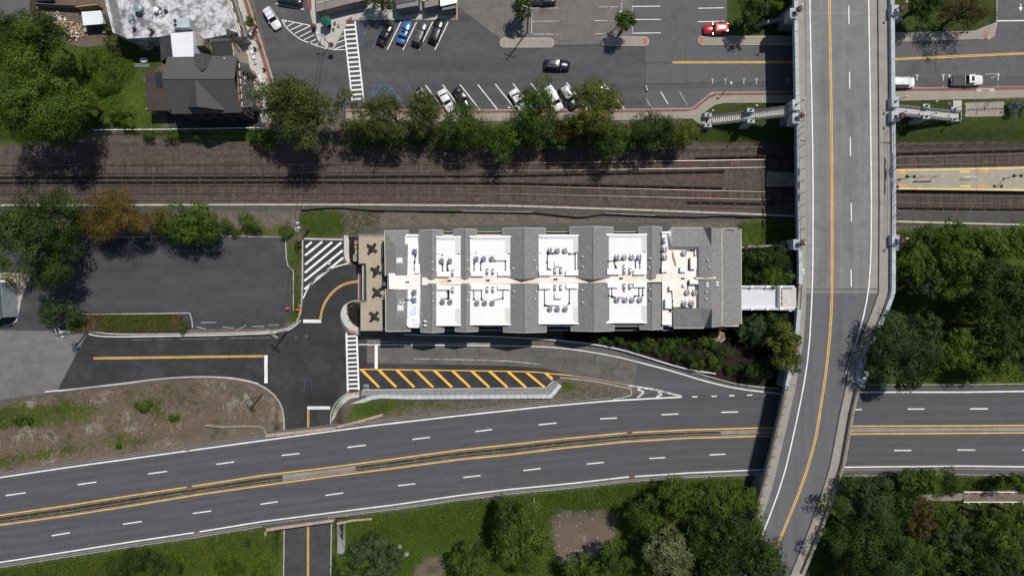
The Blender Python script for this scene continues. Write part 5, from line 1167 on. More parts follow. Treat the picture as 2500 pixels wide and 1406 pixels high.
for x0, y0, x1, y1, t, hh in ((1354.5,639,1371.5,650,'square white roof hatch on the third section, track side',.4),(1355,715,1371.5,728.5,'square white roof hatch on the third section, road side',.7),(1661.5,651.5,1676,663.5,'white roof hatch near the middle of the right-hand stained roof',.7),(1687,628,1700,656,'tall white equipment box against the right-hand shingle slope',.9),(1685,682,1704,693,'white box below the cream saddle on the right-hand roof',.9),(1635,698,1644.5,709,'small white box with black pipes on the right-hand roof',.8),(1625,730,1639,752,'white upright box at the left of the right-hand roof',.9),(1668,693,1674,699.5,'tiny white box beside the drain on the right-hand roof',.5),(1616.5,652,1631,664,'white box at the left edge of the right-hand stained roof',.5),(1013,645.5,1024,667,'pale blue cross-braced cover on the leftmost white roof strip',.5)):
    equip_box(x0, y0, x1, y1, ZW-.05, t, hh)
for x, y, t in ((1106,665,'first section, track side'),(1106,707,'first section, road side'),(1190,662.5,'second section, track side, left'),(1204,662.5,'second section, track side, right'),(1190,706,'second section, road side, left'),(1204,706,'second section, road side, right'),(1355.5,661,'third section, track side, left'),(1369.5,660.5,'third section, track side, right'),(1355.5,702,'third section, road side, left'),(1369.5,702,'third section, road side, right'),(1524,661,'fourth section, track side, left'),(1538,661,'fourth section, track side, right'),(1524,698.5,'fourth section, road side, left'),(1538,698.5,'fourth section, road side, right'),(1621,588,'right-hand stained roof near its top')):
    small_unit(x, y, ZW, f'small grey split unit beside the roof spine, {t}')
for x, y, t in ((994.5,689,'leftmost flat roof'),(1097,685.5,'spine at the first white section'),(1191,684.5,'spine at the second white section'),(1356.5,682,'spine at the third white section'),(1516,680,'spine at the fourth white section'),(1667,680,'right-hand stained roof')):
    for s_, sd in ((-2.3,'left'),(2.3,'right')):
        c = P(x+s_, y, ZV+.02); d_ = empty('roof_drain', c, label=f'dark round roof drain, {sd} of the pair on the {t}', cat='roof drain', group='roof drains')
        MB().lathe((0,0,0), [(.19,0),(.19,.08),(.14,.16)], 10).build('strainer', mat('drain_dark', (.035,.028,.026)), d_); MB().lathe((0,0,.16), [(.09,0),(.06,.04)], 8).build('cap', mat('drain_cap', (.09,.08,.075)), d_)
VENT = [(1056,640),(1058,659),(1142,636),(1143,658),(1305,636),(1309,653.6),(1253,656),(1421,627),(1422,652),(1586,631),(1584,653),(1726,635),(1730,652),(1058,716),(1058,735),(1143.6,714),(1142,733),(1254.5,711),(1309,712),(1306,730),(1421,708),(1422,738),(1585.7,705.8),(1587,730.6),(1723,712.6),(1723,730)]
WORD3 = ['first','second','third','fourth','fifth','sixth']
for x, y in VENT:
    z_ = 8.7
    for x0, xr, x1, *_ in GAB:
        if x0 - 2 <= x <= x1 + 4: z_ = ridge_z(x0, xr, x1) - .5 * abs(x - xr) * S
    if x > 1700: z_ = 10.1
    gi = sum(1 for g_ in GAB if x > g_[0] - 4) - 1 if x < 1700 else 5; side_ = 'track side' if y < 684 else 'road side'; mates = sorted(q for q in VENT if (q[1] < 684) == (y < 684) and (sum(1 for g_ in GAB if q[0] > g_[0] - 4) - 1 if q[0] < 1700 else 5) == gi)
    v_ = empty('vent_pipe', P(x, y, z_ - .1), label=f'white-capped vent pipe on the {["first","second","third","fourth","fifth","rightmost"][gi]} shingle roof, {side_}, {WORD3[mates.index((x, y))]} of {len(mates)} from the left', cat='vent pipe', group='vent pipes on the shingle roofs')
    MB().tube((0,0,0),(0,0,.55),.08,n=8).build('pipe', DARKM, v_); MB().lathe((0,0,.5), [(.13,0),(.15,.08),(.08,.16)], 8).build('cap', WHITEM, v_)
for x, y, t in ((1726,691.5,'upper left'),(1726,698,'lower left'),(1750,689.5,'upper right'),(1750,696,'lower right'),(1038.5,784,'upper front'),(1038.5,794,'lower front')):
    v_ = empty('exhaust_hood', P(x, y, 10.0 if x > 1700 else 9.2), label=f'small white exhaust hood on shingles, {t} of its cluster', cat='vent')
    MB().hexa([(-.25,-.13,.35),(.25,-.13,.35),(.25,.13,.35),(-.25,.13,.35)], [(-.3,-.16,-.3),(.3,-.16,-.3),(.3,.16,-.3),(-.3,.16,-.3)]).build('hood', WHITEM, v_); MB().box((-.28,0,.2),(.06,.22,.2)).build('opening', DARKM, v_)
for x, y, t in ((976,636.5,'upper'),(978.5,752,'lower')):
    v_ = empty('skylight', P(x, y, 9.0), label=f'square white skylight on the {t} left shingle roof', cat='skylight')
    MB().box((0,0,.1),(1.1,.98,.5)).build('frame', WBOX, v_); MB().hexa([(-.4,-.35,.47),(.4,-.35,.47),(.4,.35,.47),(-.4,.35,.47)], [(-.5,-.44,.36),(.5,-.44,.36),(.5,.44,.36),(-.5,.44,.36)]).build('dome', mat('skylight_white', (.7,.7,.69), rough=.3), v_)
rng_ = random.Random(3)
for i in range(12):
    x, y = 973 + rng_.uniform(0, 17), 731 + rng_.uniform(-1, 14)
    v_ = empty('roof_ventilator', P(x, y, 9.2), label='one of a cluster of tiny white ventilators on the lower left shingle roof', cat='ventilator', group='cluster of tiny roof ventilators')
    MB().tube((0,0,0),(0,0,.3),.09,n=7).build('pipe', WHITEM, v_); MB().lathe((0,0,.28), [(.14,0),(.1,.1)], 8).build('cap', WHITEM, v_)
# dark and rusty stains on the membrane
for pts, m in (([(1089,650),(1094,652),(1097,664),(1092,662)],'b'),([(1090,708),(1098,708),(1097,728),(1093,724)],'b'),([(1640,610),(1644,618),(1652,648),(1648,652),(1641,632)],'g'),([(1680,632),(1686,630),(1687,658),(1678,660)],'r'),([(1503,645),(1508,657),(1500,657)],'b'),([(1523,644),(1526,648),(1520,656),(1518,652)],'g'),([(1520,706),(1528,712),(1522,715)],'r'),([(1077,620),(1083,622),(1079,628)],'r'),([(1161,610),(1164.5,621),(1161,620)],'g'),([(1634,753),(1640,754),(1637,764),(1632,760)],'b')):
    zz = ZW + .02 if pts[0][0] < 1600 else ZW - .08
    line_ = MB().face([P(x, y, zz) for x, y in pts]).build('roof_stain', mat('stain_'+m, {'b':(.05,.035,.02),'g':(.28,.24,.2),'r':(.25,.13,.05)}[m], var=.4, scale=2), bd)

# terrace tables, each with four chairs
TM = mat('slate_wicker', (.028,.028,.032), var=.25, fine=12)
for k, (x, y, rot) in enumerate(((909.5,606.5,.15),(920,661,.35),(922,713.5,0),(915.5,771.5,.1))):
    wh = ['upper left','second from the top','third from the top','lowest'][k]
    c = P(x, y, ZT_); t_ = empty('round_table', c, rot, f'round dark terrace table, {wh} on the beige terrace', 'table', 'terrace tables')
    MB().lathe((0,0,.70), [(.56,0),(.58,.03),(.56,.06)], 18).build('table_top', TM, t_); MB().lathe((0,0,0), [(.3,0),(.28,.03),(.05,.06),(.05,.70)], 10).build('pedestal', DARKM, t_)
    for q in range(4):
        a_ = rot + math.pi/4 + q*math.pi/2; d_ = .82
        ch = empty('terrace_chair', (c[0]+d_*math.cos(a_), c[1]+d_*math.sin(a_), ZT_), a_, f'dark wicker chair at the {wh} terrace table, {["upper right","upper left","lower left","lower right"][q]} seat', 'chair', 'terrace chairs')
        MB().box((0,0,.42),(.46,.5,.08)).build('seat', TM, ch); MB().box((.23,0,.68),(.07,.5,.45)).build('backrest', TM, ch)
        for sx in (-.19,.19):
            for sy in (-.2,.2): MB().box((sx,sy,.2),(.04,.04,.4)).build('leg', DARKM, ch)
# bollard lights and small things in the planted beds
for x, y, t in ((860,748,'top'),(848,765,'upper'),(852.5,781.5,'lower'),(867,793,'bottom')):
    l_ = empty('path_light', P(x, y, ZG), label=f'small brass path light, {t} one in the mulch bed beside the entrance', cat='light', group='path lights')
    MB().tube((0,0,0),(0,0,.4),.04).build('stem', DARKM, l_); MB().lathe((0,0,.4), [(.14,0),(.1,.1),(.03,.14)], 8).build('cap', mat('brass', (.6,.45,.16), rough=.4, metal=.5), l_)

# ================================================================== VICTORIAN HOUSE (top left)
ho = empty('victorian_house', label='large half-timbered house with dark grey cross-gabled shingle roof', cat='house')
E_ = 7.6
b0 = [(424,145),(571,142),(580,270),(440,272)]
MB().poly([(420,146),(574,142),(583,270),(428,273)], E_-.1, -.3).build('wall', mat('brown_wall', (.055,.042,.036), var=.2), ho)
for k in range(6):
    t0, t1 = k/6+.012, (k+1)/6-.012; A_, B_ = Vector(P(574,142,E_-.1)), Vector(P(583,270,E_-.1)); q0, q1 = A_.lerp(B_, t0), A_.lerp(B_, t1)
    for z0, z1 in ((.1,2.7),(3.1,5.2),(5.6,7.3)): MB().hexa([(q0.x-.05,q0.y,z1),(q1.x-.05,q1.y,z1),(q1.x+.045,q1.y,z1),(q0.x+.045,q0.y,z1)],[(q0.x-.05,q0.y,z0),(q1.x-.05,q1.y,z0),(q1.x+.045,q1.y,z0),(q0.x+.045,q0.y,z0)]).build('stucco_panel', STUCCO, ho)
MB().poly([(512,100),(566,99),(573,142),(518,142)], E_-.1, -.3).build('wing_wall', STUCCO, ho)
def ribbed():
    m = bpy.data.materials.new('ribbed_shingle'); m.use_nodes = True; N = m.node_tree.nodes; L = m.node_tree.links; b = N['Principled BSDF']; b.inputs['Roughness'].default_value = .9; b.inputs['Specular IOR Level'].default_value = .15
    g = N.new('ShaderNodeNewGeometry'); sp_ = N.new('ShaderNodeSeparateXYZ'); L.new(g.outputs['Position'], sp_.inputs[0])
    w_ = N.new('ShaderNodeMath'); w_.operation = 'MULTIPLY'; w_.inputs[1].default_value = 1/.21; L.new(sp_.outputs['Z'], w_.inputs[0])
    fr = N.new('ShaderNodeMath'); fr.operation = 'FRACT'; L.new(w_.outputs[0], fr.inputs[0])
    rr_ = N.new('ShaderNodeMapRange'); rr_.inputs['From Min'].default_value = .0; rr_.inputs['From Max'].default_value = .35; rr_.inputs['To Min'].default_value = .62; rr_.inputs['To Max'].default_value = 1.0; L.new(fr.outputs[0], rr_.inputs['Value'])
    n = N.new('ShaderNodeTexNoise'); n.inputs['Scale'].default_value = 3; n.inputs['Detail'].default_value = 5
    L.new(g.outputs['Position'], n.inputs['Vector'])
    mx = N.new('ShaderNodeMix'); mx.data_type = 'RGBA'; mx.inputs['A'].default_value = (.072,.073,.071,1); mx.inputs['B'].default_value = (.118,.117,.113,1); L.new(n.outputs['Fac'], mx.inputs['Factor'])
    vm = N.new('ShaderNodeVectorMath'); vm.operation = 'SCALE'; L.new(mx.outputs['Result'], vm.inputs[0]); L.new(rr_.outputs[0], vm.inputs['Scale']); L.new(vm.outputs[0], b.inputs['Base Color'])
    bp = N.new('ShaderNodeBump'); bp.inputs['Strength'].default_value = .7; bp.inputs['Distance'].default_value = .05; L.new(fr.outputs[0], bp.inputs['Height']); L.new(bp.outputs[0], b.inputs['Normal'])
    return m
HR = ribbed()
ZRi = 11.2
hip(ho, [(408,139.5,8.2),(578.5,136,8.2),(572,193,ZRi),(395.5,193.5,ZRi),(419.5,279,E_),(588,275.5,E_)], [(0,1,2,3),(3,2,5,4)], HR, 'main_roof')
hip(ho, [(476,194,ZRi+.05),(480.5,261,ZRi),(458,262,8.5),(551,270,7.9)], [(0,1,2),(0,3,1)], HR, 'front_gable_roof')
MB().face([P(462,262,8.3),P(480.5,261,ZRi-.15),P(546,269,7.9),(P(546,269,7.9)[0],P(546,269,7.9)[1],6.6),(P(462,262,8.3)[0],P(462,262,8.3)[1],6.6)]).build('front_gable_wall', mat('brown_wall', (.055,.042,.036)), ho)
hip(ho, [(493,173,ZRi-.3),(495,131,10.4),(474,132,8.8),(474,158,9.3),(514,134,8.8),(512,160,9.3)], [(0,1,2,3),(0,5,4,1)], HR, 'rear_gable_roof')
hip(ho, [(510,96,8.4),(562,94,8.4),(514,101,9.8),(564,99,9.8),(517,136,8.0),(568,136,8.0)], [(0,1,3,2),(2,3,5,4)], HR, 'wing_roof')
hip(ho, [(552,71,8.6),(576,80,9.6),(553,92,8.4),(562,94,8.4),(580,84,8.2)], [(0,1,3,2),(1,4,3)], HR, 'corner_gable_roof')
wall('ridge_cap', ((397,193.4),(571,193)), 1.4, HROOF, .08, .0, ho, ZRi)
pr = MB().poly([(353.5,174),(402,176),(418,240),(416,270),(358.5,270.5)], 3.9, 3.6).build('porch_roof', BROWNR, ho)
for x, y in ((357,266),(357,222),(357,178),(400,266)): c = P(x, y, 3.6); MB().tube((c[0],c[1],-.2),(c[0],c[1],3.6),.1).build('porch_post', WHITEM, ho)
MB().poly([(378,178),(392,176),(396,212),(380,210)], 4.1, 3.9).build('porch_tarp', mat('navy_tarp', (.02,.022,.04)), pr)
MB().poly([(416,82),(471,78),(473,139),(422,140)], 8.4, -.2).build('annex_flat_roof', mat('annex_white', (.66,.67,.70), var=.06, stain=(.12,.12,.13), stainscale=1.6, stainlo=.66), ho)
MB().poly([(390,90),(416,86),(421.5,139),(408,140),(393,152)], 7.3, -.2).build('annex_tar_roof', mat('annex_tar', (.035,.033,.036), var=.3, stain=(.25,.25,.26), stainscale=1.2, stainlo=.66), ho)
MB().poly([(472,78),(482,80),(497,95),(497,111),(473,114)], 7.4, -.2).build('annex_lean_to', mat('tan_roll', (.22,.20,.175)), ho)
# street facade: bays, timbers and windows
BAY = [((588,155),(610,172),'upper'),((590,208),(624,258),'lower')]
for (x0, y0), (x1, y1), nm in BAY:
    MB().poly([(x0-4,y0+2),(x1-6,y0+6),(x1-4,y1-3),(x0+2,y1)], 4.6, -.1).build('bay', STUCCO, ho)
    hip(ho, [(x0-8,y0-4,6.4),(x1-2,y0+2,4.7),(x1+2,y1+2,4.7),(x0,y1+6,6.2),(x0-2,(y0+y1)/2,6.6)], [(0,1,4),(1,2,3,4)], HR, 'bay_roof')
fa, fb = Vector(P(577,142,E_)), Vector(P(586,268,E_))
for t in (.05,.2,.35,.5,.65,.8,.95):
    q = fa.lerp(fb, t); MB().box((q.x+.02, q.y, 3.6), (.12, .22, 7.2)).build('timber', BEAM, ho)
for z_ in (.4, 2.9, 5.0, 7.0): 
    q = fa.lerp(fb, .5); MB().box((q.x+.04, q.y, z_), (.12, (fa-fb).length, .2), math.atan2(-(fb-fa).x, (fb-fa).y*-1)*-1).build('timber', BEAM, ho)
for t in (.12,.27,.42,.57,.72,.87):
    for z_ in (1.7, 4.0, 6.0):
        q = fa.lerp(fb, t); f_ = MB().box((q.x+.05, q.y, z_), (.14, .9, 1.3)).build('window_frame', WHITEM, ho); MB().box((q.x+.08, q.y, z_), (.12, .7, 1.1)).build('pane', GLASS, f_)
for t in (.2,.4,.6,.8):
    a_, b_ = Vector(P(428,273,E_-.1)), Vector(P(583,270,E_-.1)); q = a_.lerp(b_, t)
    for z_ in (1.7, 5.0): f_ = MB().box((q.x, q.y-.02, z_), (1.1, .14, 1.6)).build('window_frame', BEAM, ho); MB().box((q.x, q.y-.05, z_), (.9, .14, 1.4)).build('pane', GLASS, f_)
for x, y, wh in ((426,243,'far left of the street-side slope'),(464,246,'left face of the front gable'),(506,246,'right face of the front gable'),(521,253,'lower right of the front gable'),(549,144,'slope facing the shop')):
    v_ = empty('vent_pipe', P(x, y, 8.6 if y > 200 else 8.3), label=f'small pale vent on the dark house roof, {wh}', cat='vent pipe', group='vents on the house roof'); MB().tube((0,0,-.4),(0,0,.35),.08).build('pipe', GALV, v_); MB().lathe((0,0,.33), [(.14,0),(.06,.1)], 8).build('cap', WHITEM, v_)

# ================================================================== FLAT-ROOFED SHOP BUILDING
sh = empty('shop_building', label='low shop building with blotchy white flat roof and street cornice', cat='building')
ZS = 6.2
MB().poly([(262,-200),(498,-200),(556,0),(584,78),(500,96),(470,82),(402,90),(312,95),(275,80),(255,0)], ZS, -.3).build('flat_roof', OLDW, sh)
for q0, q1 in (((500,-200),(557,0)),((557,0),(586,90)),):
    wall('cornice', (q0, q1), 5, mat('cream_cornice', (.45,.42,.37), var=.1), .5, -.1, sh, ZS)
    wall('lower_cornice', ((q0[0]+16,q0[1]),(q1[0]+14,q1[1])), 7, mat('brown_cornice', (.20,.17,.15), var=.1), .3, 0, sh, 3.2)
a_, b_ = Vector(P(557,0,ZS)), Vector(P(586,90,ZS)); rz_ = math.atan2(b_.y-a_.y, b_.x-a_.x)
for t in (-.9,-.6,-.3,.1,.4,.7):
    q = a_ + (b_-a_)*t
    for z_ in (1.6, 4.6): f_ = MB().box((q.x+.14, q.y, z_), (1.3,.2,1.5), rz_).build('window_frame', WHITEM, sh); MB().box((q.x+.2, q.y, z_), (1.1,.2,1.3), rz_).build('pane', GLASS, f_)
MB().poly([(264,0),(285,0),(300,80),(282,85)], ZS+.05, ZS-.1).build('tar_patch', mat('tar_patch', (.16,.155,.15), var=.35, scale=1.4, stain=(.4,.4,.4), stainscale=.9), sh)
def roof_round(x, y, r, h_, label, m):
    o = empty('roof_ventilator', P(x, y, ZS), label=label, cat='ventilator'); MB().lathe((0,0,0), [(r*1.1,0),(r*1.1,.15),(r*.85,.2),(r*.85,h_)], 14).build('drum', m, o); MB().lathe((0,0,h_), [(r,0),(r*.98,.15),(r*.3,.3)], 14).build('cowl', m, o)
DUCT = mat('dull_duct', (.25,.29,.31), rough=.5, metal=.4, var=.2)
roof_round(346, 27, .8, 1.3, 'large round exhaust ventilator on the blotchy white roof', DUCT)
roof_round(386, 29, .5, .8, 'small white round ventilator on the blotchy white roof', WHITEM)
roof_round(393, 22, .22, .7, 'slim pipe vent beside the small white ventilator', DUCT); roof_round(407, 30, .28, .5, 'dark stub vent on the blotchy white roof', DARKM)
o = empty('roof_duct', P(325, 52, ZS), .25, 'bent sheet-metal duct lying on the blotchy white roof', 'duct'); MB().box((0,.4,.4),(.9,1.0,.8)).build('hood', DUCT, o); MB().hexa([(-.3,.0,.6),(.3,.0,.6),(.25,-1.5,.5),(-.25,-1.5,.5)],[(-.3,.0,0),(.3,.0,0),(.25,-1.5,0),(-.25,-1.5,0)]).build('leg_duct', DUCT, o); MB().lathe((0,-1.7,0), [(.28,0),(.28,.7)], 10).build('outlet', DARKM, o)
o = empty('rooftop_unit', P(452, 64, ZS), .02, 'boxy grey rooftop air handler with two fans by the white annex roof', 'air conditioner'); MB().box((0,0,.75),(2.9,1.7,1.3)).build('casing', mat('handler_grey', (.36,.43,.47), rough=.5), o)
for s_ in (-.38,.38): MB().lathe((-1.15,s_,1.4), [(.32,0),(.32,.06),(.26,.07)], 12).build('fan_grille', DARKM, o)
MB().box((0,0,.06),(3.0,1.8,.14)).build('curb', CONC_G, o)
roof_round(375, 78, .35, 1.6, 'brick-coloured round chimney pot at the edge of the blotchy roof', mat('chimney_clay', (.18,.15,.13)))
# ================================================================== BUILDINGS AT THE TOP EDGE
tb = empty('plaza_building', label='grey building whose tiled terrace wall cuts off at the top edge beside the plaza', cat='building')
TBW = mat('taupe_block', (.20,.185,.17), var=.1, fine=5)
MB().poly([(772,30),(858,8),(890,2),(900,-90),(765,-90)], 3.0, 0).build('wall', TBW, tb); wall('coping', ((772,9),(860,-14)), 2, TRIM, .15, 0, tb, 3.0)
for x in (800,830,860): c = P(x, 24-(x-772)*.25, .0); MB().box((c[0]+.1, c[1]-.02, 1.5), (.12,.2,2.9), .2).build('pilaster', CONC_G, tb)
for i in range(3): f_ = MB().box((P(790+i*28,20-i*7,1)[0], P(790+i*28,24.5-i*7,1)[1]-.0, 1.7), (1.2,.16,1.2), .25).build('window_frame', WHITEM, tb); MB().box((P(790+i*28,20-i*7,1)[0], P(790+i*28,24.5-i*7,1)[1]-.03, 1.7), (1.0,.16,1.0), .25).build('pane', GLASS, f_)
t2 = empty('corner_shop', label='dark grey shop block with slate roof edge at the top of the plaza', cat='building')
MB().poly([(968,23),(1021,14),(1021,-90),(962,-90)], 3.4, 0).build('wall', TBW, t2); MB().poly([(964,11),(1012,3),(1022,-3),(1020,-80),(960,-80)], 3.6, 3.4).build('roof', mat('slate_roof', (.09,.09,.10)), t2)
f_ = MB().box((P(995,15,2)[0], P(995,19.2,2)[1], 1.5), (2.4,.1,1.8), .17).build('window_frame', WHITEM, t2); MB().box((P(995,15,2)[0], P(995,19.2,2)[1]-.03, 1.5), (2.2,.1,1.6), .17).build('pane', GLASS, f_)
t3 = empty('kiosk_building', label='small kiosk with bright white roof at the right end of the plaza', cat='building')
MB().poly([(1037,20),(1070,13),(1070,-90),(1030,-90)], 3.0, 0).build('low_wall', TBW, t3)
MB().poly([(1080,26),(1112,20),(1112,-90),(1074,-90)], 2.8, 0).build('wall', TBW, t3); MB().poly([(1075,15),(1116,6),(1114,-80),(1070,-80)], 3.1, 2.8).build('roof', WBOX, t3)
wall('roof_edge', ((1076,14.5),(1115.5,6)), 3, WBOX, .25, 0, t3, 3.1)
MB().poly([(1032,4),(1046,0),(1044,-8),(1030,-4)], 3.3, 2.9).build('yellow_awning', mat('awning_yellow', (.55,.50,.18)), t3)
# white shed with debris yard
sd = empty('storage_shed', label='small shed with white sheet roof beside the rubbish pile', cat='shed')
MB().poly([(201,34),(245,31),(257,60),(206,64)], 2.4, 0).build('wall', mat('shed_dark', (.05,.052,.055)), sd); MB().poly([(198.5,30),(245.5,26.5),(258,58.5),(203.5,63)], 2.55, 2.42).build('roof', mat('shed_white', (.66,.70,.73), var=.06), sd)
MB().poly([(204,70),(212,70),(212,78),(205,78)], .6, 0).build('side_crate', mat('crate_grey', (.35,.36,.33)), sd); MB().poly([(248,73),(258,72),(259,80),(250,81)], .6, 0).build('step_block', CONC_L, sd)
MB().box((*P(236,67,2)[:2], 1.3), (.05,.05,.9)).build('handle', WHITEM, sd)
mb = MB(); rg = random.Random(5)
for i in range(230):
    t = rg.random(); x = 120 + t*75 + rg.gauss(0, 7); y = 42 + t*38 + rg.gauss(0, 9); c = P(x, y, rg.uniform(.05,.5)); k = rg.random()
    mb.box(c, (rg.uniform(.1,.7), rg.uniform(.1,.35), rg.uniform(.04,.2)), rg.uniform(0, 3), 0 if k < .45 else 1 if k < .8 else 2)
tag(mb.build('rubbish_pile', [mat('scrap_wood', (.38,.25,.14), var=.4, scale=3), mat('pinkish_debris', (.36,.29,.24), var=.4, scale=3), WHITEM]), 'heap of planks, cardboard and rubble in the bare yard by the shed', 'rubbish', kind='stuff')
yf = empty('board_fence', label='dark weathered board fence behind the rubbish pile', cat='fence')
for i in range(22): MB().rect(80+i*5.2, 8+.25*i, 84.9+i*5.2, 9.4+.25*i, 1.8+.05*(i%2), 0).build('board', WOOD, yf)
yf2 = empty('plank_screen', label='new tan plank screen behind the white shed', cat='fence')
for i in range(9): MB().rect(184+i*6, 16.5-.7*i, 189.6+i*6, 18-.7*i, 1.9, 0).build('plank', PLANK, yf2)
yf3 = empty('board_fence', label='tall dark fence between grey forecourt and yard at the far left', cat='fence')
for i in range(10): MB().rect(69.5, -20+i*6, 72, -14.3+i*6, 1.9, 0).build('board', WOOD, yf3)
bn = empty('skip_bin', P(118,0,0), .05, 'dark blue skip bin at the top left edge', 'skip'); MB().hexa([(-1.7,-.8,1.3),(1.7,-.8,1.3),(1.7,.8,1.3),(-1.7,.8,1.3)],[(-1.4,-.7,0),(1.4,-.7,0),(1.4,.7,0),(-1.4,.7,0)]).build('tub', BLUED, bn); MB().box((0,0,1.33),(3.5,1.7,.06)).build('lid', mat('navy_lid', (.012,.014,.05)), bn)
struct(sheet('side_forecourt', [(-250,-250),(68,-250),(70,40),(30,60),(0,75),(-250,90)], A_OLD, .04, 60)); struct(sheet('bare_yard', [(74,-100),(262,-100),(262,110),(200,118),(130,90),(74,30)], mat('bare_soil', (.115,.088,.07), var=.25, scale=1, fine=6, fvar=.3), .03, 30))
# items in the green yard
o = empty('white_tub', P(353,149,.0), .05, 'white upturned tub on the lawn beside the house', 'tub'); MB().lathe((0,0,0), [(.55,0),(.62,.35),(.5,.45),(.2,.48)], 8).build('shell', WHITEM, o); MB().box((0,0,.48),(.5,.3,.04)).build('base_plate', WHITEM, o); o.scale = (1.4,.8,1)
o = empty('ladder', P(346,160,.1), -.03, 'grey aluminium ladder lying on the lawn', 'ladder')
for s_ in (-.22,.22): MB().box((0,s_,.0),(3.0,.06,.08)).build('stile', GALV, o)
for i in range(9): MB().box((-1.35+i*.34,0,.0),(.05,.42,.05)).build('rung', GALV, o)
# house at the lower left edge
ll = empty('corner_house', label='corner of a house with pale blue trim cut off at the left edge', cat='house')
MB().poly([(-120,690),(2,690),(4,775),(-120,778)], 3.2, -1.3).build('wall', mat('blue_siding', (.33,.38,.40)), ll); MB().poly([(-120,684),(-1,686),(3,778),(-120,782)], 3.4, 3.2).build('roof', mat('slate_roof', (.09,.09,.10)), ll)
f_ = MB().box((P(3,725,0)[0]+.12, P(3,725,0)[1], .8), (.1,1.2,1.2)).build('window_frame', WHITEM, ll); MB().box((P(3,725,0)[0]+.16, P(3,725,0)[1], .8), (.1,1.0,1.0)).build('pane', GLASS, f_)
ap = empty('entrance_arch', label='white arched entrance canopy at the left edge', cat='canopy'); wall('arch_rib', smooth_line([(0,686),(14,687),(24,694),(28,703)]), 5, WHITEM, .25, 1.5, ap, -1.2)
for x, y in ((4,686.5),(28,702)): c = P(x, y, 0); MB().tube((c[0],c[1],-1.3),(c[0],c[1],.4),.08).build('post', WHITEM, ap)
struct(sheet('forecourt_path', smooth_line([(80,668),(62,695),(48,735),(43,775)]) + [(38,775),(40,735),(36,705),(20,680),(-60,676),(-60,664)], mat('tan_path', (.33,.27,.20), var=.12), .12, 16))
struct(sheet('house_bed', [(-60,700),(36,704),(41,735),(38,790),(-60,796)], mat('dark_bed', (.045,.038,.036), var=.25, fine=6), .10, 16))

struct(sheet('house_shadow_paving', [(408,272),(640,272),(648,312),(412,315)], A_BLACK, .04, 30))  # black paving whose colour also paints in the shadow before the house

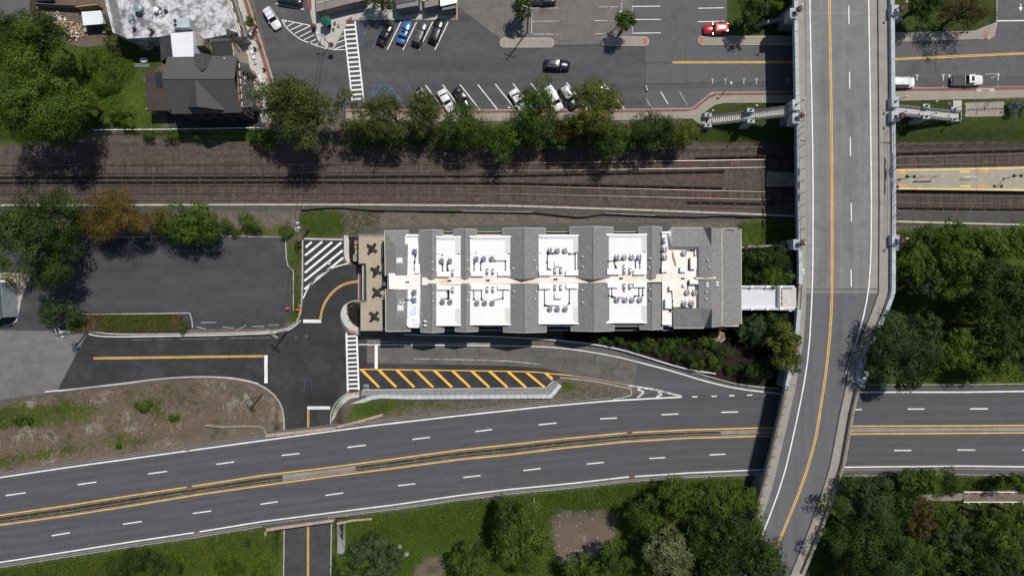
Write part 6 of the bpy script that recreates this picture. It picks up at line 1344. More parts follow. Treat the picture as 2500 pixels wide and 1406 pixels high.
# ================================================================== VEHICLES
TYRE = mat('tyre', (.012,.012,.013), rough=.9); RIM = mat('rim', (.35,.36,.38), rough=.35, metal=.8)
HLAMP = mat('headlamp', (.75,.77,.80), rough=.12, spec=.8); TLAMP = mat('taillamp', (.32,.01,.012), rough=.2, spec=.6)
def car(name, label, px, py, d, L, W, Ht, kind, pc, group='parked cars', sunroof=False, rails=None, roofc=None, cat='car', z=.06, crossbars=0, metal=.0):
    """d = heading in photo pixels (front direction)"""
    yaw = math.atan2(-d[1], d[0]); c = P(px, py, z + .8); root = empty(name, (c[0], c[1], z), yaw, label, cat, group)
    pm = paint('paint_%.2f_%.2f_%.2f' % pc, pc, metal=metal); h = L/2; w_ = W/2
    hood = {'sedan':.88,'suv':1.02,'pickup':1.06,'van':1.02,'wagon':.90}[kind]; deck = {'sedan':.94,'suv':1.05,'pickup':1.02,'van':1.05,'wagon':1.0}[kind]
    st = [(-1,.72,.62),(-.985,.86,deck-.1),(-.94,.93,deck-.03),(-.8,.985,deck),(-.4,1,deck),(.1,1,max(hood,deck)-.02),(.34,1,hood+.01),(.6,.98,hood-.03),(.80,.95,hood-.08),(.92,.87,hood-.16),(.975,.74,hood-.26),(1,.62,.58)]
    mb = MB(); n = 11
    for sx, fw, top in st:
        ww = w_ * fw; lo = .22 if abs(sx) < .95 else .32
        ring = [(-ww*.88,lo),(-ww*.97,.42),(-ww,.62 if top > .7 else .5),(-ww*.985,top-.10),(-ww*.90,top-.015),(0,top+.03),(ww*.90,top-.015),(ww*.985,top-.10),(ww,.62 if top > .7 else .5),(ww*.97,.42),(ww*.88,lo)]
        mb.v += [(sx*h, y, zz) for y, zz in ring]
    for i in range(len(st)-1):
        for j in range(n-1): k = i*n+j; mb.f.append([k, k+n, k+n+1, k+1])
        k = i*n; mb.f.append([k+n-1, k+2*n-1, k+n, k])
    mb.f.append(list(range(n))[::-1]); k = (len(st)-1)*n; mb.f.append(list(range(k, k+n))); mb.mi = [0]*len(mb.f)
    mb.build('body', pm, root, smooth=True)
    prof = {'sedan':(-.66,-.40,.10,.36),'suv':(-.96,-.84,.12,.36),'wagon':(-.95,-.78,.10,.36),'van':(-.97,-.86,.28,.52),'pickup':(-.16,-.08,.22,.42)}[kind]
    xa, xb, xc, xd = [v*h for v in prof]; zb = min(hood, deck)-.06; bw, tw = w_*.92, w_*.76
    rp = pm if roofc is None else paint('paint_%.2f_%.2f_%.2f' % roofc, roofc)
    B = [(xa,-bw,zb),(xd,-bw,zb),(xd,bw,zb),(xa,bw,zb)]; T = [(xb,-tw,Ht-.05),(xc,-tw*.97,Ht-.06),(xc,tw*.97,Ht-.06),(xb,tw,Ht-.05)]
    MB().hexa(T, B).build('cabin', paint('pillar_black', (.02,.02,.022)) if roofc is not None else pm, root)
    # roof skin with crown and rounded corners
    rf = MB(); nx_, ny_ = 6, 5; e = .035
    for i in range(nx_+1):
        for j in range(ny_+1):
            u, v = i/nx_, j/ny_; x = mix(xb-e, xc+e, u); y = mix(-tw-e, tw+e, v); cr = .075*(1-(2*v-1)**4)*(1-(2*u-1)**6)
            rf.v.append((x, y*(1-.05*abs(2*u-1)**6), Ht-.055+cr))
    for i in range(nx_):
        for j in range(ny_): k = i*(ny_+1)+j; rf.f.append([k, k+ny_+1, k+ny_+2, k+1]); rf.mi.append(0)
    rf.build('roof', rp, root, smooth=True)
    def pane(nm, q, ins=.08, off_=.018):
        v = [Vector(p) for p in q]; c_ = sum(v, Vector())/len(v); nrm = (v[1]-v[0]).cross(v[2]-v[0]).normalized()
        cc = Vector(((xa+xd)/2, 0, zb)); 
        if nrm.dot(c_-cc) < 0: nrm = -nrm; v = v[::-1]
        MB().face([tuple(p + (c_-p)*ins + nrm*off_) for p in v]).build(nm, GLASS, root)
    pane('windscreen', (B[1],B[2],T[2],T[1]), .09); pane('rear_window', (B[0],B[3],T[3],T[0]), .12)
    for s0, s1 in (((B[0],B[1]),(T[0],T[1])), ((B[3],B[2]),(T[3],T[2]))):
        (b0,b1),(t0,t1) = s0, s1; b0,b1,t0,t1 = map(Vector,(b0,b1,t0,t1)); bm_, tm_ = (b0+b1)/2, (t0+t1)/2
        pane('side_window', (b0,bm_,tm_,t0), .10); pane('side_window', (bm_,b1,t1,tm_), .10)
    for sx in (-.62*h, .62*h):
        for sy in (-1, 1):
            wh = empty('wheel', (sx, sy*(w_-.11), .33)); wh.parent = root
            MB().tube((0,-.11,0),(0,.11,0),.33,n=14).build('tyre', TYRE, wh); MB().tube((0,sy*.05,0),(0,sy*.125,0),.21,n=12).build('rim', RIM, wh)
    for sy in (-1, 1):
        MB().hexa([(.90*h,sy*w_*.50,hood-.20),(.985*h,sy*w_*.46,hood-.30),(.93*h,sy*w_*.82,hood-.26),(.84*h,sy*w_*.90,hood-.17)],[(.90*h,sy*w_*.50,hood-.34),(.985*h,sy*w_*.46,hood-.36),(.93*h,sy*w_*.82,hood-.36),(.84*h,sy*w_*.90,hood-.34)]).build('headlight', HLAMP, root)
        MB().box((-.955*h, sy*w_*.74, deck-.16),(.16,.26,.2)).build('taillight', TLAMP, root)
        MB().box((xd-.18, sy*(w_+.06), hood+.05),(.14,.2,.13)).build('mirror', pm, root)
    MB().box((-1.0*h+.03,0,.45),(.1,W*.7,.16)).build('bumper', BLACKR, root); MB().box((.985*h,0,.42),(.08,W*.55,.2)).build('grille', BLACKR, root)
    if sunroof: MB().box((mix(xb,xc,.68),0,Ht+.018),(.55,tw*1.15,.012)).build('sunroof', GLASS, root)
    if rails:
        for sy in (-1, 1): MB().tube((xb+.15,sy*(tw-.03),Ht+.03),(xc-.1,sy*(tw-.05),Ht+.03),.035,n=6).build('roof_rail', rails, root)
    for k in range(crossbars): MB().box((mix(xb,xc,.25+.5*k),0,Ht+.06),(.07,2*tw,.04)).build('cross_bar', rails or BLACKR, root)
    return root
WHT = (.66,.67,.68); BLK = (.008,.008,.010); NAV = (.010,.013,.022); GRY = (.085,.088,.092); SIL = (.30,.31,.33)
car('parked_car','white estate car driving down the side street past the plaza',664,45,(120,200),4.6,1.85,1.55,'wagon',WHT,'moving cars',rails=CHROME,crossbars=2)
car('parked_car','black car cut off by the top edge beside the brick strip',708,1,(240,48),4.7,1.85,1.6,'suv',BLK)
car('parked_car','black saloon beside the blue accessible bay, leftmost of four in the upper row',940,83,(105,-195),4.5,1.82,1.42,'sedan',BLK,sunroof=True)
car('parked_car','bright blue saloon with sunroof, second of four in the upper row',986.5,79.5,(200,-560),4.6,1.84,1.42,'sedan',(.075,.19,.48),sunroof=True,metal=.35)
car('parked_car','mid-grey estate with roof bars, third of four in the upper row',1025.5,81.5,(200,-540),5.0,1.95,1.72,'suv',GRY,rails=DARKM,crossbars=2,metal=.3)
car('parked_car','black car with silver roof rails, rightmost of four in the upper row',1066,75.5,(215,-560),4.9,1.95,1.62,'suv',BLK,rails=CHROME)
car('parked_car','black sport utility car driving right along the car park aisle',1360,158.5,(250,18),5.0,1.98,1.75,'suv',NAV,'moving cars',rails=CHROME,metal=.3)
car('parked_car','dark car cut off by the top edge beside the small tree',1329,0,(-250,10),4.6,1.85,1.6,'wagon',(.02,.022,.026))
car('parked_car','red sport utility car parked at the grass edge',1748.5,71.5,(-250,2),4.9,1.9,1.75,'suv',(.42,.02,.028),metal=.2)
car('parked_car','black car with pale roof rack half hidden by the tree in the lower row',1036,240,(70,95),4.6,1.85,1.65,'suv',BLK,rails=WHITEM,crossbars=2)
car('parked_car','white saloon between the black cars in the lower row',1089,246,(100,185),4.6,1.84,1.45,'sedan',WHT,sunroof=False)
car('parked_car','black saloon without roof bars, right of the white one in the lower row',1128,241,(108,185),4.7,1.86,1.45,'sedan',BLK)
car('parked_car','white saloon under the edge of the tall green tree in the lower row',1265,246,(108,185),4.7,1.84,1.45,'sedan',WHT)
car('parked_car','white van-like car between the trees in the lower row',1351,241,(112,190),5.2,1.98,1.85,'van',WHT)
car('parked_car','silver-topped dark car right of the white van in the lower row',1389,238,(108,185),5.0,1.95,1.75,'suv',(.03,.032,.036),rails=CHROME,roofc=(.34,.34,.37),metal=.3)
car('parked_car','silver car mostly hidden under the olive tree in the lower row',1477,233,(108,185),4.7,1.86,1.5,'sedan',SIL,metal=.4)
car('parked_car','white people carrier half hidden under the right edge of the overpass',2203,202,(250,4),5.0,1.95,1.8,'van',WHT,'cars on the street right of the overpass',rails=mat('silver_bar',(.5,.5,.52),metal=.7,rough=.4),crossbars=3)
pk = car('pickup_truck','white pickup truck with black bed cover right of the overpass',2362,196.5,(250,-3),6.1,1.98,1.85,'pickup',WHT,'cars on the street right of the overpass',sunroof=True,cat='truck')
MB().hexa([(-3.0,-.92,1.10),(-.62,-.92,1.12),(-.62,.92,1.12),(-3.0,.92,1.10)],[(-3.0,-.94,.98),(-.62,-.94,.98),(-.62,.94,.98),(-3.0,.94,.98)]).build('bed_cover', mat('tonneau', (.035,.035,.038), rough=.6), pk)
sc_ = empty('roof_box', P(1578,217,.1), .08, 'small grey barrier post lying across the asphalt seam', 'barrier'); MB().tube((-.1,.5,.2),(.1,-.5,.2),.2,n=10).build('drum', CHROME, sc_); MB().box((0,0,.05),(.3,1.0,.1)).build('base', GRAV, sc_)

# ================================================================== TREES AND SHRUBS
def leaf_mesh(name, Pn, Nn, size, tone, m):
    n = len(Pn); r = np.random.default_rng(n); t = r.normal(size=(n,3)); u = np.cross(Nn, t); u /= np.linalg.norm(u, axis=1)[:,None]+1e-9; v = np.cross(Nn, u)
    a = size[:,None]; k = r.uniform(.45,.8,(n,1)); V_ = np.stack([Pn + u*a, Pn + v*a*k + Nn*a*.18, Pn - u*a, Pn - v*a*k + Nn*a*.18], 1).reshape(-1,3)
    me = bpy.data.meshes.new(name); me.vertices.add(4*n); me.vertices.foreach_set('co', V_.ravel().astype(np.float32))
    me.loops.add(4*n); me.loops.foreach_set('vertex_index', np.arange(4*n, dtype=np.int32)); me.polygons.add(n)
    me.polygons.foreach_set('loop_start', np.arange(0,4*n,4,dtype=np.int32)); me.polygons.foreach_set('loop_total', np.full(n,4,dtype=np.int32))
    me.update(); at = me.attributes.new('tone','FLOAT','POINT'); at.data.foreach_set('value', np.repeat(np.clip(tone,0,1),4).astype(np.float32)); me.materials.append(m); return me
def unit(r, n, zlo=-1.):
    d = r.normal(size=(n*3,3)); d /= np.linalg.norm(d,axis=1)[:,None]; d = d[d[:,2] > zlo]; return d[:n]
def crown_pts(r, rx, ry, rz, dens, leaf, style):
    R = math.sqrt(rx*ry); lobe = {'broad':.33,'fine':.27,'clump':.28,'conifer':.20,'shrub':.50}[style]
    nl = int({'broad':30,'fine':42,'clump':34,'conifer':46,'shrub':7}[style] * (1 if R > 2.5 or style=='shrub' else .7))
    d = unit(r, nl, -.40); d[:,2] += .12
    an = np.arctan2(d[:,1],d[:,0]); wob = 1 + .16*np.sin(an*3+r.uniform(0,6)) + .12*np.sin(an*5+r.uniform(0,6))
    rad = r.uniform(.40,.90,(len(d),1)) * wob[:,None]
    C = d*rad*np.array([rx,ry,rz*1.15]); C[:,2] += r.normal(size=len(C))*.16*rz
    if style == 'conifer':
        t = r.uniform(0,1,len(d)); ang = r.uniform(0,6.283,len(d)); q = np.sqrt(r.uniform(.05,1,len(d))); C = np.stack([np.cos(ang)*rx*q*.95, np.sin(ang)*ry*q*.95, (1-q)*rz*1.4-rz*.5+r.normal(size=len(d))*.15*rz],1)
    lr = lobe*R*r.uniform(.65,1.3,len(C)); ns = 16
    sd = unit(r, len(C)*ns+400, -.35)[:len(C)*ns]; li = np.repeat(np.arange(len(C)), ns)
    SC = C[li] + sd*(lr[li]*r.uniform(.7,1.0,len(li)))[:,None]*np.array([1,1,.78]); sr = lr[li]*r.uniform(.30,.52,len(li))
    n = int(dens*math.pi*rx*ry); pw = sr**2; si = r.choice(len(SC), n, p=pw/pw.sum())
    dd = unit(r, n+200, -.6)[:n]; si = si[:len(dd)]
    Pn = SC[si] + dd*(sr[si]*r.uniform(.45,1.1,len(dd)))[:,None]*np.array([1,1,.8])
    Nn = dd*.55 + sd[si]*.75 + np.array([0,0,.22]) + r.normal(size=dd.shape)*.2; Nn /= np.linalg.norm(Nn,axis=1)[:,None]
    lt = r.uniform(.22,.78,len(C)); stn = r.normal(size=len(SC))*.17
    tone = lt[li[si]] + stn[si] + r.normal(size=len(dd))*.17
    return Pn, Nn, leaf*r.uniform(.6,1.35,len(dd)), tone, C
BARK = mat('bark', (.075,.062,.05), var=.3, scale=2, fine=8)
G1 = 'trees at the top left'; SEED = [100]; DM, LM = 1.75, .92
def tree(name, label, px, py, rxp, ryp, hc, col, style='broad', zr=.62, group=None, dens=70, leaf=.17, gz=None, cat='tree', bare=0):
    SEED[0] += 1; r = np.random.default_rng(SEED[0])
    if cat == 'tree' and group in (G1, 'wood right of the overpass', 'trees south of the highway', 'trees right of the overpass south of the highway'): hc *= 1.28
    g = zt(px, py) if gz is None else gz; zc = g + hc; c = P(px, py, zc); f = S*(H-zc)/H; rx, ry = rxp*f, ryp*f; rz = max(.5, min(hc*.8, zr*1.2*math.sqrt(rx*ry)))
    bx, by = PX(c[0], c[1], 0); g = zt(bx, by) if gz is None else gz
    root = empty(name, (c[0], c[1], g), 0, label, cat, group); hh = zc - g
    dens *= DM; leaf *= LM
    Pn, Nn, sz, tn, C = crown_pts(r, rx, ry, rz, dens, leaf, style); Pn = Pn + np.array([0,0,hh]); Pn[:,2] = np.maximum(Pn[:,2], .1)
    o = bpy.data.objects.new('crown' if cat == 'tree' else 'foliage', leaf_mesh('foliage', Pn, Nn, sz, tn, LEAF[col])); COL.objects.link(o); o.parent = root
    mb = MB(); tr = max(.05, min(.38, .045*math.sqrt(rx*ry)+.04*hh)); 
    if cat == 'tree':
        mb.tube((0,0,-.3),(0,0,hh*.55),tr,tr*.75,8); mb.tube((0,0,hh*.55),(.1*rx,.05*ry,hh+rz*.4),tr*.75,tr*.25,7)
        for k in range(min(9+bare, len(C))):
            q = C[k]; a_ = (0,0,hh*r.uniform(.4,.62)); e_ = (q[0],q[1],q[2]+hh+(rz*.25 if k >= 9 else 0)); mb.tube(a_, e_, tr*.42, tr*.10, 5)
    else:
        for k in range(min(4,len(C))): q = C[k]; mb.tube((0,0,-.1),(q[0]*.7,q[1]*.7,max(.2,q[2]+hh)),.05,.02,4)
    mb.build('trunk' if cat == 'tree' else 'stem', BARK, root); return root
def shrub(label, px, py, rp, col='mid', h=None, group='garden shrubs', style='shrub', ryp=None, dens=110, leaf=.11, name='shrub', zr=.8):
    hh = h if h else rp*S*.75; return tree(name, label, px, py, rp, ryp or rp, hh, col, style, zr, group, dens, leaf, cat='shrub')

G1 = 'trees at the top left'
tree('broadleaf_tree','dark green tree at the far left behind the rubbish yard',88,88,95,62,8,'dark','fine',group=G1,dens=80)
tree('broadleaf_tree','bright green tree at the left edge, upper one of the big pair',70,150,105,72,9,'bright','broad',group=G1,dens=85)
tree('broadleaf_tree','big bright green tree at the left edge, lower one of the pair',90,272,118,84,9.5,'bright','broad',group=G1,dens=85)
tree('broadleaf_tree','smaller bright green tree joining the big pair on the right',188,245,44,56,6,'bright','broad',group=G1,dens=80)
tree('plane_tree','large light-leaved tree overhanging the street end of the crossing',742,272,108,98,9,'olive','clump',group='street trees above the tracks',dens=62,leaf=.20)
GS = 'street trees above the tracks'
for a in ((893,296,50,42,6,'olive','fine','round olive tree right of the large light-leaved tree'),(962,288,62,50,6.5,'olive','fine','broad olive tree beside the blue hatched bay'),(1040,278,45,45,6.5,'olive','fine','olive tree covering the black car with the pale roof rack'),
          (1126,312,58,44,5.5,'mid','broad','loose green tree below the black saloon'),(1226,335,43,45,5.5,'bright','broad','rounded fresh green tree above the tracks'),(1312,275,56,62,7.5,'mid','broad','tall green tree between the white parked cars'),
          (1365,338,24,32,4.5,'mid','fine','small slim green tree behind the tall one'),(1452,262,66,72,8.5,'yellow','fine','tall airy olive-yellow tree covering the silver car'),(1398,325,36,38,5,'rust','fine','thin brownish tree behind the olive-yellow one'),
          (1502,345,50,42,5.5,'mid','broad','green tree below the olive-yellow one'),(1594,322,42,48,5.5,'dark','broad','dark green tree second from the right in the row'),(1658,330,36,36,4.5,'yellow','broad','yellow-green tree at the right end of the row')):
    tree('street_tree', a[7], a[0],a[1]+2,a[2]*1.16,a[3]*1.12,a[4],a[5],a[6],group=GS,dens=78, leaf=.15, bare=6 if a[5] in ('rust','yellow') else 0)
tree('young_tree','small dark tree beside the utility pole at the top edge',1277,22,26,30,5,'dark','broad',dens=85)
tree('young_tree','small tree above the second kerb island',1526,55,27,30,5,'mid','broad',dens=85)
tree('round_tree','dense round tree at the top edge beside the plaza building',925,-2,38,32,4.5,'mid','broad',dens=110,leaf=.13)
tree('street_tree','tiny pavement tree beside the cream cornice',612,52,13,15,3.2,'mid','broad',dens=110,leaf=.13)
tree('verge_tree','dark tree in the grass left of the overpass',1836,34,36,40,5,'dark','fine',dens=80)
tree('verge_tree','bright tree against the left overpass parapet at the top edge',1893,10,26,24,5,'bright','broad',dens=80)
tree('verge_tree','dark green tree in the grass right of the overpass',2248,14,42,34,5.5,'dark','broad',dens=80)
tree('verge_tree','thin reddish tree in the grass at the upper right',2352,30,66,48,5.5,'rust','fine',dens=48,leaf=.13,bare=12)
tree('broadleaf_tree','very large dark green tree shading the lower car park',92,578,124,104,8.5,'dark','broad',dens=85,bare=8)
tree('maple_tree','orange-brown tree along the car park edge',302,532,114,58,5.5,'orange','broad',zr=.5,dens=125,leaf=.13)
tree('broadleaf_tree','green tree right of the orange-brown one',474,546,76,52,4.8,'bright','broad',dens=85)
tree('broadleaf_tree','small dark tree between the very large one and the orange-brown one',208,535,32,30,4,'dark','broad',dens=80)
shrub('low green bush in the gravel right of the car park trees',612,545,32,'bright',1.6,'bushes along the tracks',ryp=22); shrub('broad green bush right of the bright car park tree',556,556,26,'mid',1.5,'bushes along the tracks',ryp=18); shrub('dark bush between orange-brown and bright car park trees',402,556,26,'dark',1.8,'bushes along the tracks',ryp=26); shrub('green bush beside the utility pole stays',700,562,18,'mid',1.0,'bushes along the tracks')
tree('pine_tree','loose grey-green pine beside the clipped hedge',140,766,56,36,4.2,'conifer','conifer',dens=60,leaf=.14,zr=.5)
# clipped hedge
hd = empty('clipped_hedge', P(316,787,-1.2), label='long clipped hedge flecked with brown between car park and road', cat='hedge')
r = np.random.default_rng(9); n = 16000; x = r.uniform(178,442,n); y = 787 + r.uniform(-19,20,n)*(1-.12*np.abs(x-310)/130); zz = -1.2 + r.uniform(.6,1.15,n) + .12*np.sin(x*.15)
edge = (r.random(n) < .3); zz[edge] = -1.2 + r.uniform(.1,1.0,edge.sum()); y[edge] = np.where(r.random(edge.sum()) < .5, 768.5, 807) + r.normal(size=edge.sum())*.7
f = S*(H-zz)/H; b0_ = P(316,787,-1.2); Pn = np.stack([(x-1250)*f-b0_[0],(703-y)*f-b0_[1],zz+1.2],1); Nn = r.normal(size=(n,3))*.5+np.array([0,0,.8]); Nn /= np.linalg.norm(Nn,axis=1)[:,None]
dry = ((np.sin(x*.09)+np.sin(x*.031+1.)+ (y-787)*.05 + r.normal(size=n)*.8) > 1.5); tn = r.uniform(.2,.9,n)
for sel, nm, mm in ((~dry,'foliage','yellow'),(dry,'dry_foliage','dry')):
    o = bpy.data.objects.new(nm, leaf_mesh(nm, Pn[sel], Nn[sel], r.uniform(.05,.10,sel.sum()), tn[sel], LEAF[mm])); COL.objects.link(o); o.parent = hd
MB().rect(183,771,438,804,-.55,-1.2).build('hedge_core', mat('hedge_core', (.012,.018,.006)), hd); hd.children[-1].location = (-b0_[0],-b0_[1],1.2)
shrub('rounded bush at the left end of the clipped hedge',172,787,16,'mid',1.0,'hedge end bushes'); shrub('rounded bush at the right end of the clipped hedge',446,795,14,'mid',.9,'hedge end bushes')
for y, t in ((710,'upper'),(725.5,'middle'),(745,'lower')): shrub(f'{t} of three little clipped shrubs by the corner house',18,y,7,'mid',.6,'little clipped shrubs')
# hedge behind the house and along the shop
for x, y, rr_, t in ((285,108,22,'left'),(318,110,22,'middle left'),(352,110,22,'middle right'),(378,112,18,'right')): shrub(f'{t} part of the ivy hedge along the shop building',x,y,rr_,'yellow',1.7,'ivy hedge',ryp=18)
shrub('upright ivy clump beside the white shed',268,62,10,'olive',1.6,'ivy hedge',ryp=30)
for x, y, rr_, t in ((300,280,26,'round shrub on the lawn below the ladder'),(315,300,18,'low shrub near the pipe fence')): shrub(t,x,y,rr_,'bright',1.4,'lawn shrubs')
shrub('vine-covered slope right of the bright trees, upper part',232,150,32,'bright',.5,'vines in the yard'); shrub('vine-covered slope right of the bright trees, lower part',262,205,36,'bright',.45,'vines in the yard')
for x, t in ((625,'left'),(652,'right')): shrub(f'{t} bush at the railway edge below the large light-leaved tree',x,345,16 if x < 640 else 24,'mid',1.4,'railway edge bushes',ryp=24)
for x, y, rr_ in ((360,330,20),(420,330,24),(480,328,18),(880,352,24),(960,338,28)): shrub(f'low green growth at the railway edge, {"first" if x==360 else "second" if x==420 else "third" if x==480 else "fourth" if x==880 else "fifth"} from the left',x,y,rr_,'mid',.9,'railway edge growth',ryp=11)
# garden between building and slip road
GD = [(980,565,9),(1050,580,9),(1150,540,10),(1120,600,11),(1220,612,12),(1300,605,9),(1450,555,12),(1360,632,9),(1430,645,11),(1530,655,13),(1500,600,11),(1620,590,12),(1700,590,13),(1780,575,12),(1880,585,14),(2040,622,19),(2210,705,19),(1940,765,20),(2100,805,15),(1775,722,14),(1680,655,14),(2270,860,13),(2360,850,10),(1600,690,10),(2000,830,11)]
WORDS = ['first','second','third','fourth','fifth','sixth','seventh','eighth','ninth','tenth','eleventh','twelfth','thirteenth','fourteenth','fifteenth','sixteenth','seventeenth','eighteenth','nineteenth','twentieth','twenty-first','twenty-second','twenty-third','twenty-fourth','twenty-fifth']
gs_ = sorted([(1200+a/3.906, 680+b/3.906, c) for a, b, c in GD])
for k, (x, y, rr_) in enumerate(gs_): shrub(f'round shrub in the garden below the building, {WORDS[k]} from the left',x,y,rr_*1.2,random.choice(('mid','dark','mid','grey')),None,'garden shrubs',dens=120)
tree('garden_tree','dark tree between the building and the overpass, above the footbridge',1872,630,56,36,6,'dark','broad',dens=85); tree('garden_tree','bright green tree just above the footbridge',1893,676,42,32,6.5,'bright','broad',dens=90)
tree('garden_tree','dim tree at the building corner above the footbridge',1832,665,30,40,4.5,'dark','broad',dens=80); tree('garden_tree','small russet tree against the building above the footbridge',1824,622,16,26,4,'rust','fine',dens=70)
tree('garden_tree','blue-green tree below the footbridge',1838,800,38,52,5.5,'grey','fine',dens=80); tree('garden_tree','dark tree below the footbridge near the overpass',1890,785,34,36,5,'dark','broad',dens=80)
tree('garden_tree','tall yellow-green tree leaning on the overpass parapet',1908,850,36,66,7,'yellow','fine',dens=90); tree('garden_tree','slim dark tree against the overpass parapet',1938,855,14,50,6.5,'dark','fine',dens=80)
tree('garden_tree','low dark tree at the garden corner by the highway',1850,905,40,24,2.5,'dark','broad',dens=70)
# wood right of the overpass
GE = 'wood right of the overpass'
for a in ((2235,590,50,34,5,'mid','small tree beside the right overpass pillar'),(2330,578,52,30,4.5,'mid','tree at the gravel edge of the right-hand wood'),(2420,600,58,42,6,'bright','rounded tree near the top of the right-hand wood'),(2495,590,44,44,6,'bright','bright tree at the right edge above the dark wood'),
          (2240,665,42,50,7,'bright','tree hugging the overpass in the right-hand wood'),(2262,690,38,34,7,'grey','blue-green tree in the right-hand wood'),(2330,650,56,62,8,'bright','tall bright tree in the middle of the right-hand wood'),(2430,690,72,62,10,'dark','tall dark tree in the right-hand wood'),(2500,720,60,70,11,'dark','tallest dark tree at the right edge'),
          (2372,742,38,34,6,'bright','light green tree at the edge of the right-hand clearing'),(2420,800,66,60,9,'dark','dark tree below the clearing'),(2490,850,56,50,8,'dark','dark tree near the right edge above the highway'),(2330,850,52,50,6,'bright','leafy tree right of the big grey-green tree'),(2400,890,48,34,4.5,'mid','low tree above the highway guardrail')):
    tree('woodland_tree', a[6], a[0],a[1],a[2],a[3],a[4],a[5],'broad',group=GE,dens=72,leaf=.18)
tree('woodland_tree','big grey-green tree overhanging the right overpass pavement',2178,862,84,94,6.6,'conifer','fine',group=GE,dens=85,leaf=.15); tree('woodland_tree','darker half of the grey-green tree, away from the overpass',2240,820,52,58,6.8,'conifer','fine',group=GE,dens=80)
tree('woodland_tree','lower lobe tree drooping over the highway edge',2215,920,36,38,6,'conifer','fine',group=GE,dens=80)
# trees south of the highway
GF = 'trees south of the highway'
for a in ((1272,1300,72,84,7,'mid','broad','leafy green tree left of the bare patch'),(1235,1265,40,50,6,'dark','broad','dark tree at the grass slope left of the bare patch'),(1160,1365,58,48,6,'mid','broad','green tree at the bottom edge left of the bare patch'),(905,1372,76,54,4.5,'grey','conifer','feathery dark tree beside the underpass road'),(850,1385,36,36,3.5,'mid','broad','small tree beside the path slabs'),
          (1420,1385,52,34,5,'mid','broad','tree at the bottom edge below the bare patch'),(1500,1360,44,46,6,'mid','broad','tree at the lower right of the bare patch'),(1620,1352,78,62,9,'pale','clump','pale silvery-leaved tree at the bottom edge'),(1575,1250,52,46,6,'mid','broad','tree above and right of the bare patch'),
          (1660,1215,56,48,7,'mid','broad','tree below the guardrail in the bottom thicket'),(1745,1215,62,46,7.5,'mid','broad','rounded tree in the middle of the bottom thicket'),(1818,1215,36,46,6,'bright','broad','bright tree against the left overpass railing'),(1720,1300,62,56,9,'dark','broad','dark tree behind the silvery-leaved one'),(1790,1310,66,62,10,'dark','broad','tall dark tree left of the overpass at the bottom'),(1862,1375,68,60,11,'dark','broad','very dark tree overhanging the overpass at the bottom edge'),(1640,1290,40,36,6,'mid','broad','small tree above the silvery-leaved one'),(1770,1385,70,48,10,'dark','broad','dark tree at the bottom edge right of the silvery-leaved one'),(1835,1300,36,46,8.5,'mid','broad','green tree brushing the left overpass railing near the bottom')):
    tree('woodland_tree', a[7], a[0],a[1],a[2],a[3],a[4],a[5],a[6],group=GF,dens=76,leaf=.19 if a[5] == 'pale' else .17)
for x, y, rr_, t in ((300,1390,38,'left'),(345,1362,34,'middle'),(392,1380,36,'right'),(600,1325,10,'small lone')): shrub(f'{t} dark bush on the green slope at the bottom left',x,y,rr_,'dark',1.6,'slope bushes')
for x, y, rr_, t in ((560,1390,30,'left'),(650,1395,26,'right')): shrub(f'{t} bright bush near the underpass road at the bottom edge',x,y,rr_,'bright',1.3,'slope bushes')
GH = 'trees right of the overpass south of the highway'
for a in ((2098,1228,74,74,9,'conifer','fine','dark tree touching the right overpass railing south of the highway'),(2125,1325,94,78,11,'dark','broad','large dark tree beside the overpass at the bottom'),(2070,1385,36,40,5,'yellow','broad','small yellow-green tree at the bottom beside the overpass'),(2160,1395,70,48,9,'conifer','fine','dark tree at the bottom edge right of the overpass'),(2236,1262,38,64,6,'rust','fine','russet tree beside the concrete path'),
          (2290,1172,66,34,4,'mid','broad','rounded green tree hiding the guardrail at the right'),(2215,1170,40,28,3.5,'mid','broad','low green tree beside the overpass railing'),(2300,1270,46,44,6,'mid','broad','green tree below the concrete path'),(2335,1320,60,50,7,'grey','conifer','drooping grey-green tree at the lower right'),(2440,1300,66,52,8,'mid','broad','green tree below the boardwalk'),(2450,1380,72,50,9,'conifer','fine','dark tree at the bottom right corner'),(2330,1392,60,44,7,'dark','broad','very dark tree at the bottom edge, lower right'),(2480,1172,36,24,3.5,'mid','broad','small green tree above the boardwalk'),(2400,1262,36,26,5,'mid','broad','small tree right below the boardwalk end'),(2250,1345,56,50,7,'mid','broad','tree left of the drooping grey-green one'),(2385,1345,52,46,7,'dark','broad','dark tree between the drooping one and the right edge'),(2492,1262,44,34,6,'bright','broad','bright tree under the right end of the boardwalk'),(2190,1235,42,40,6,'dark','fine','dark tree left of the russet one')):
    tree('woodland_tree', a[7], a[0],a[1],a[2],a[3],a[4],a[5],a[6],group=GH,dens=78,leaf=.17)
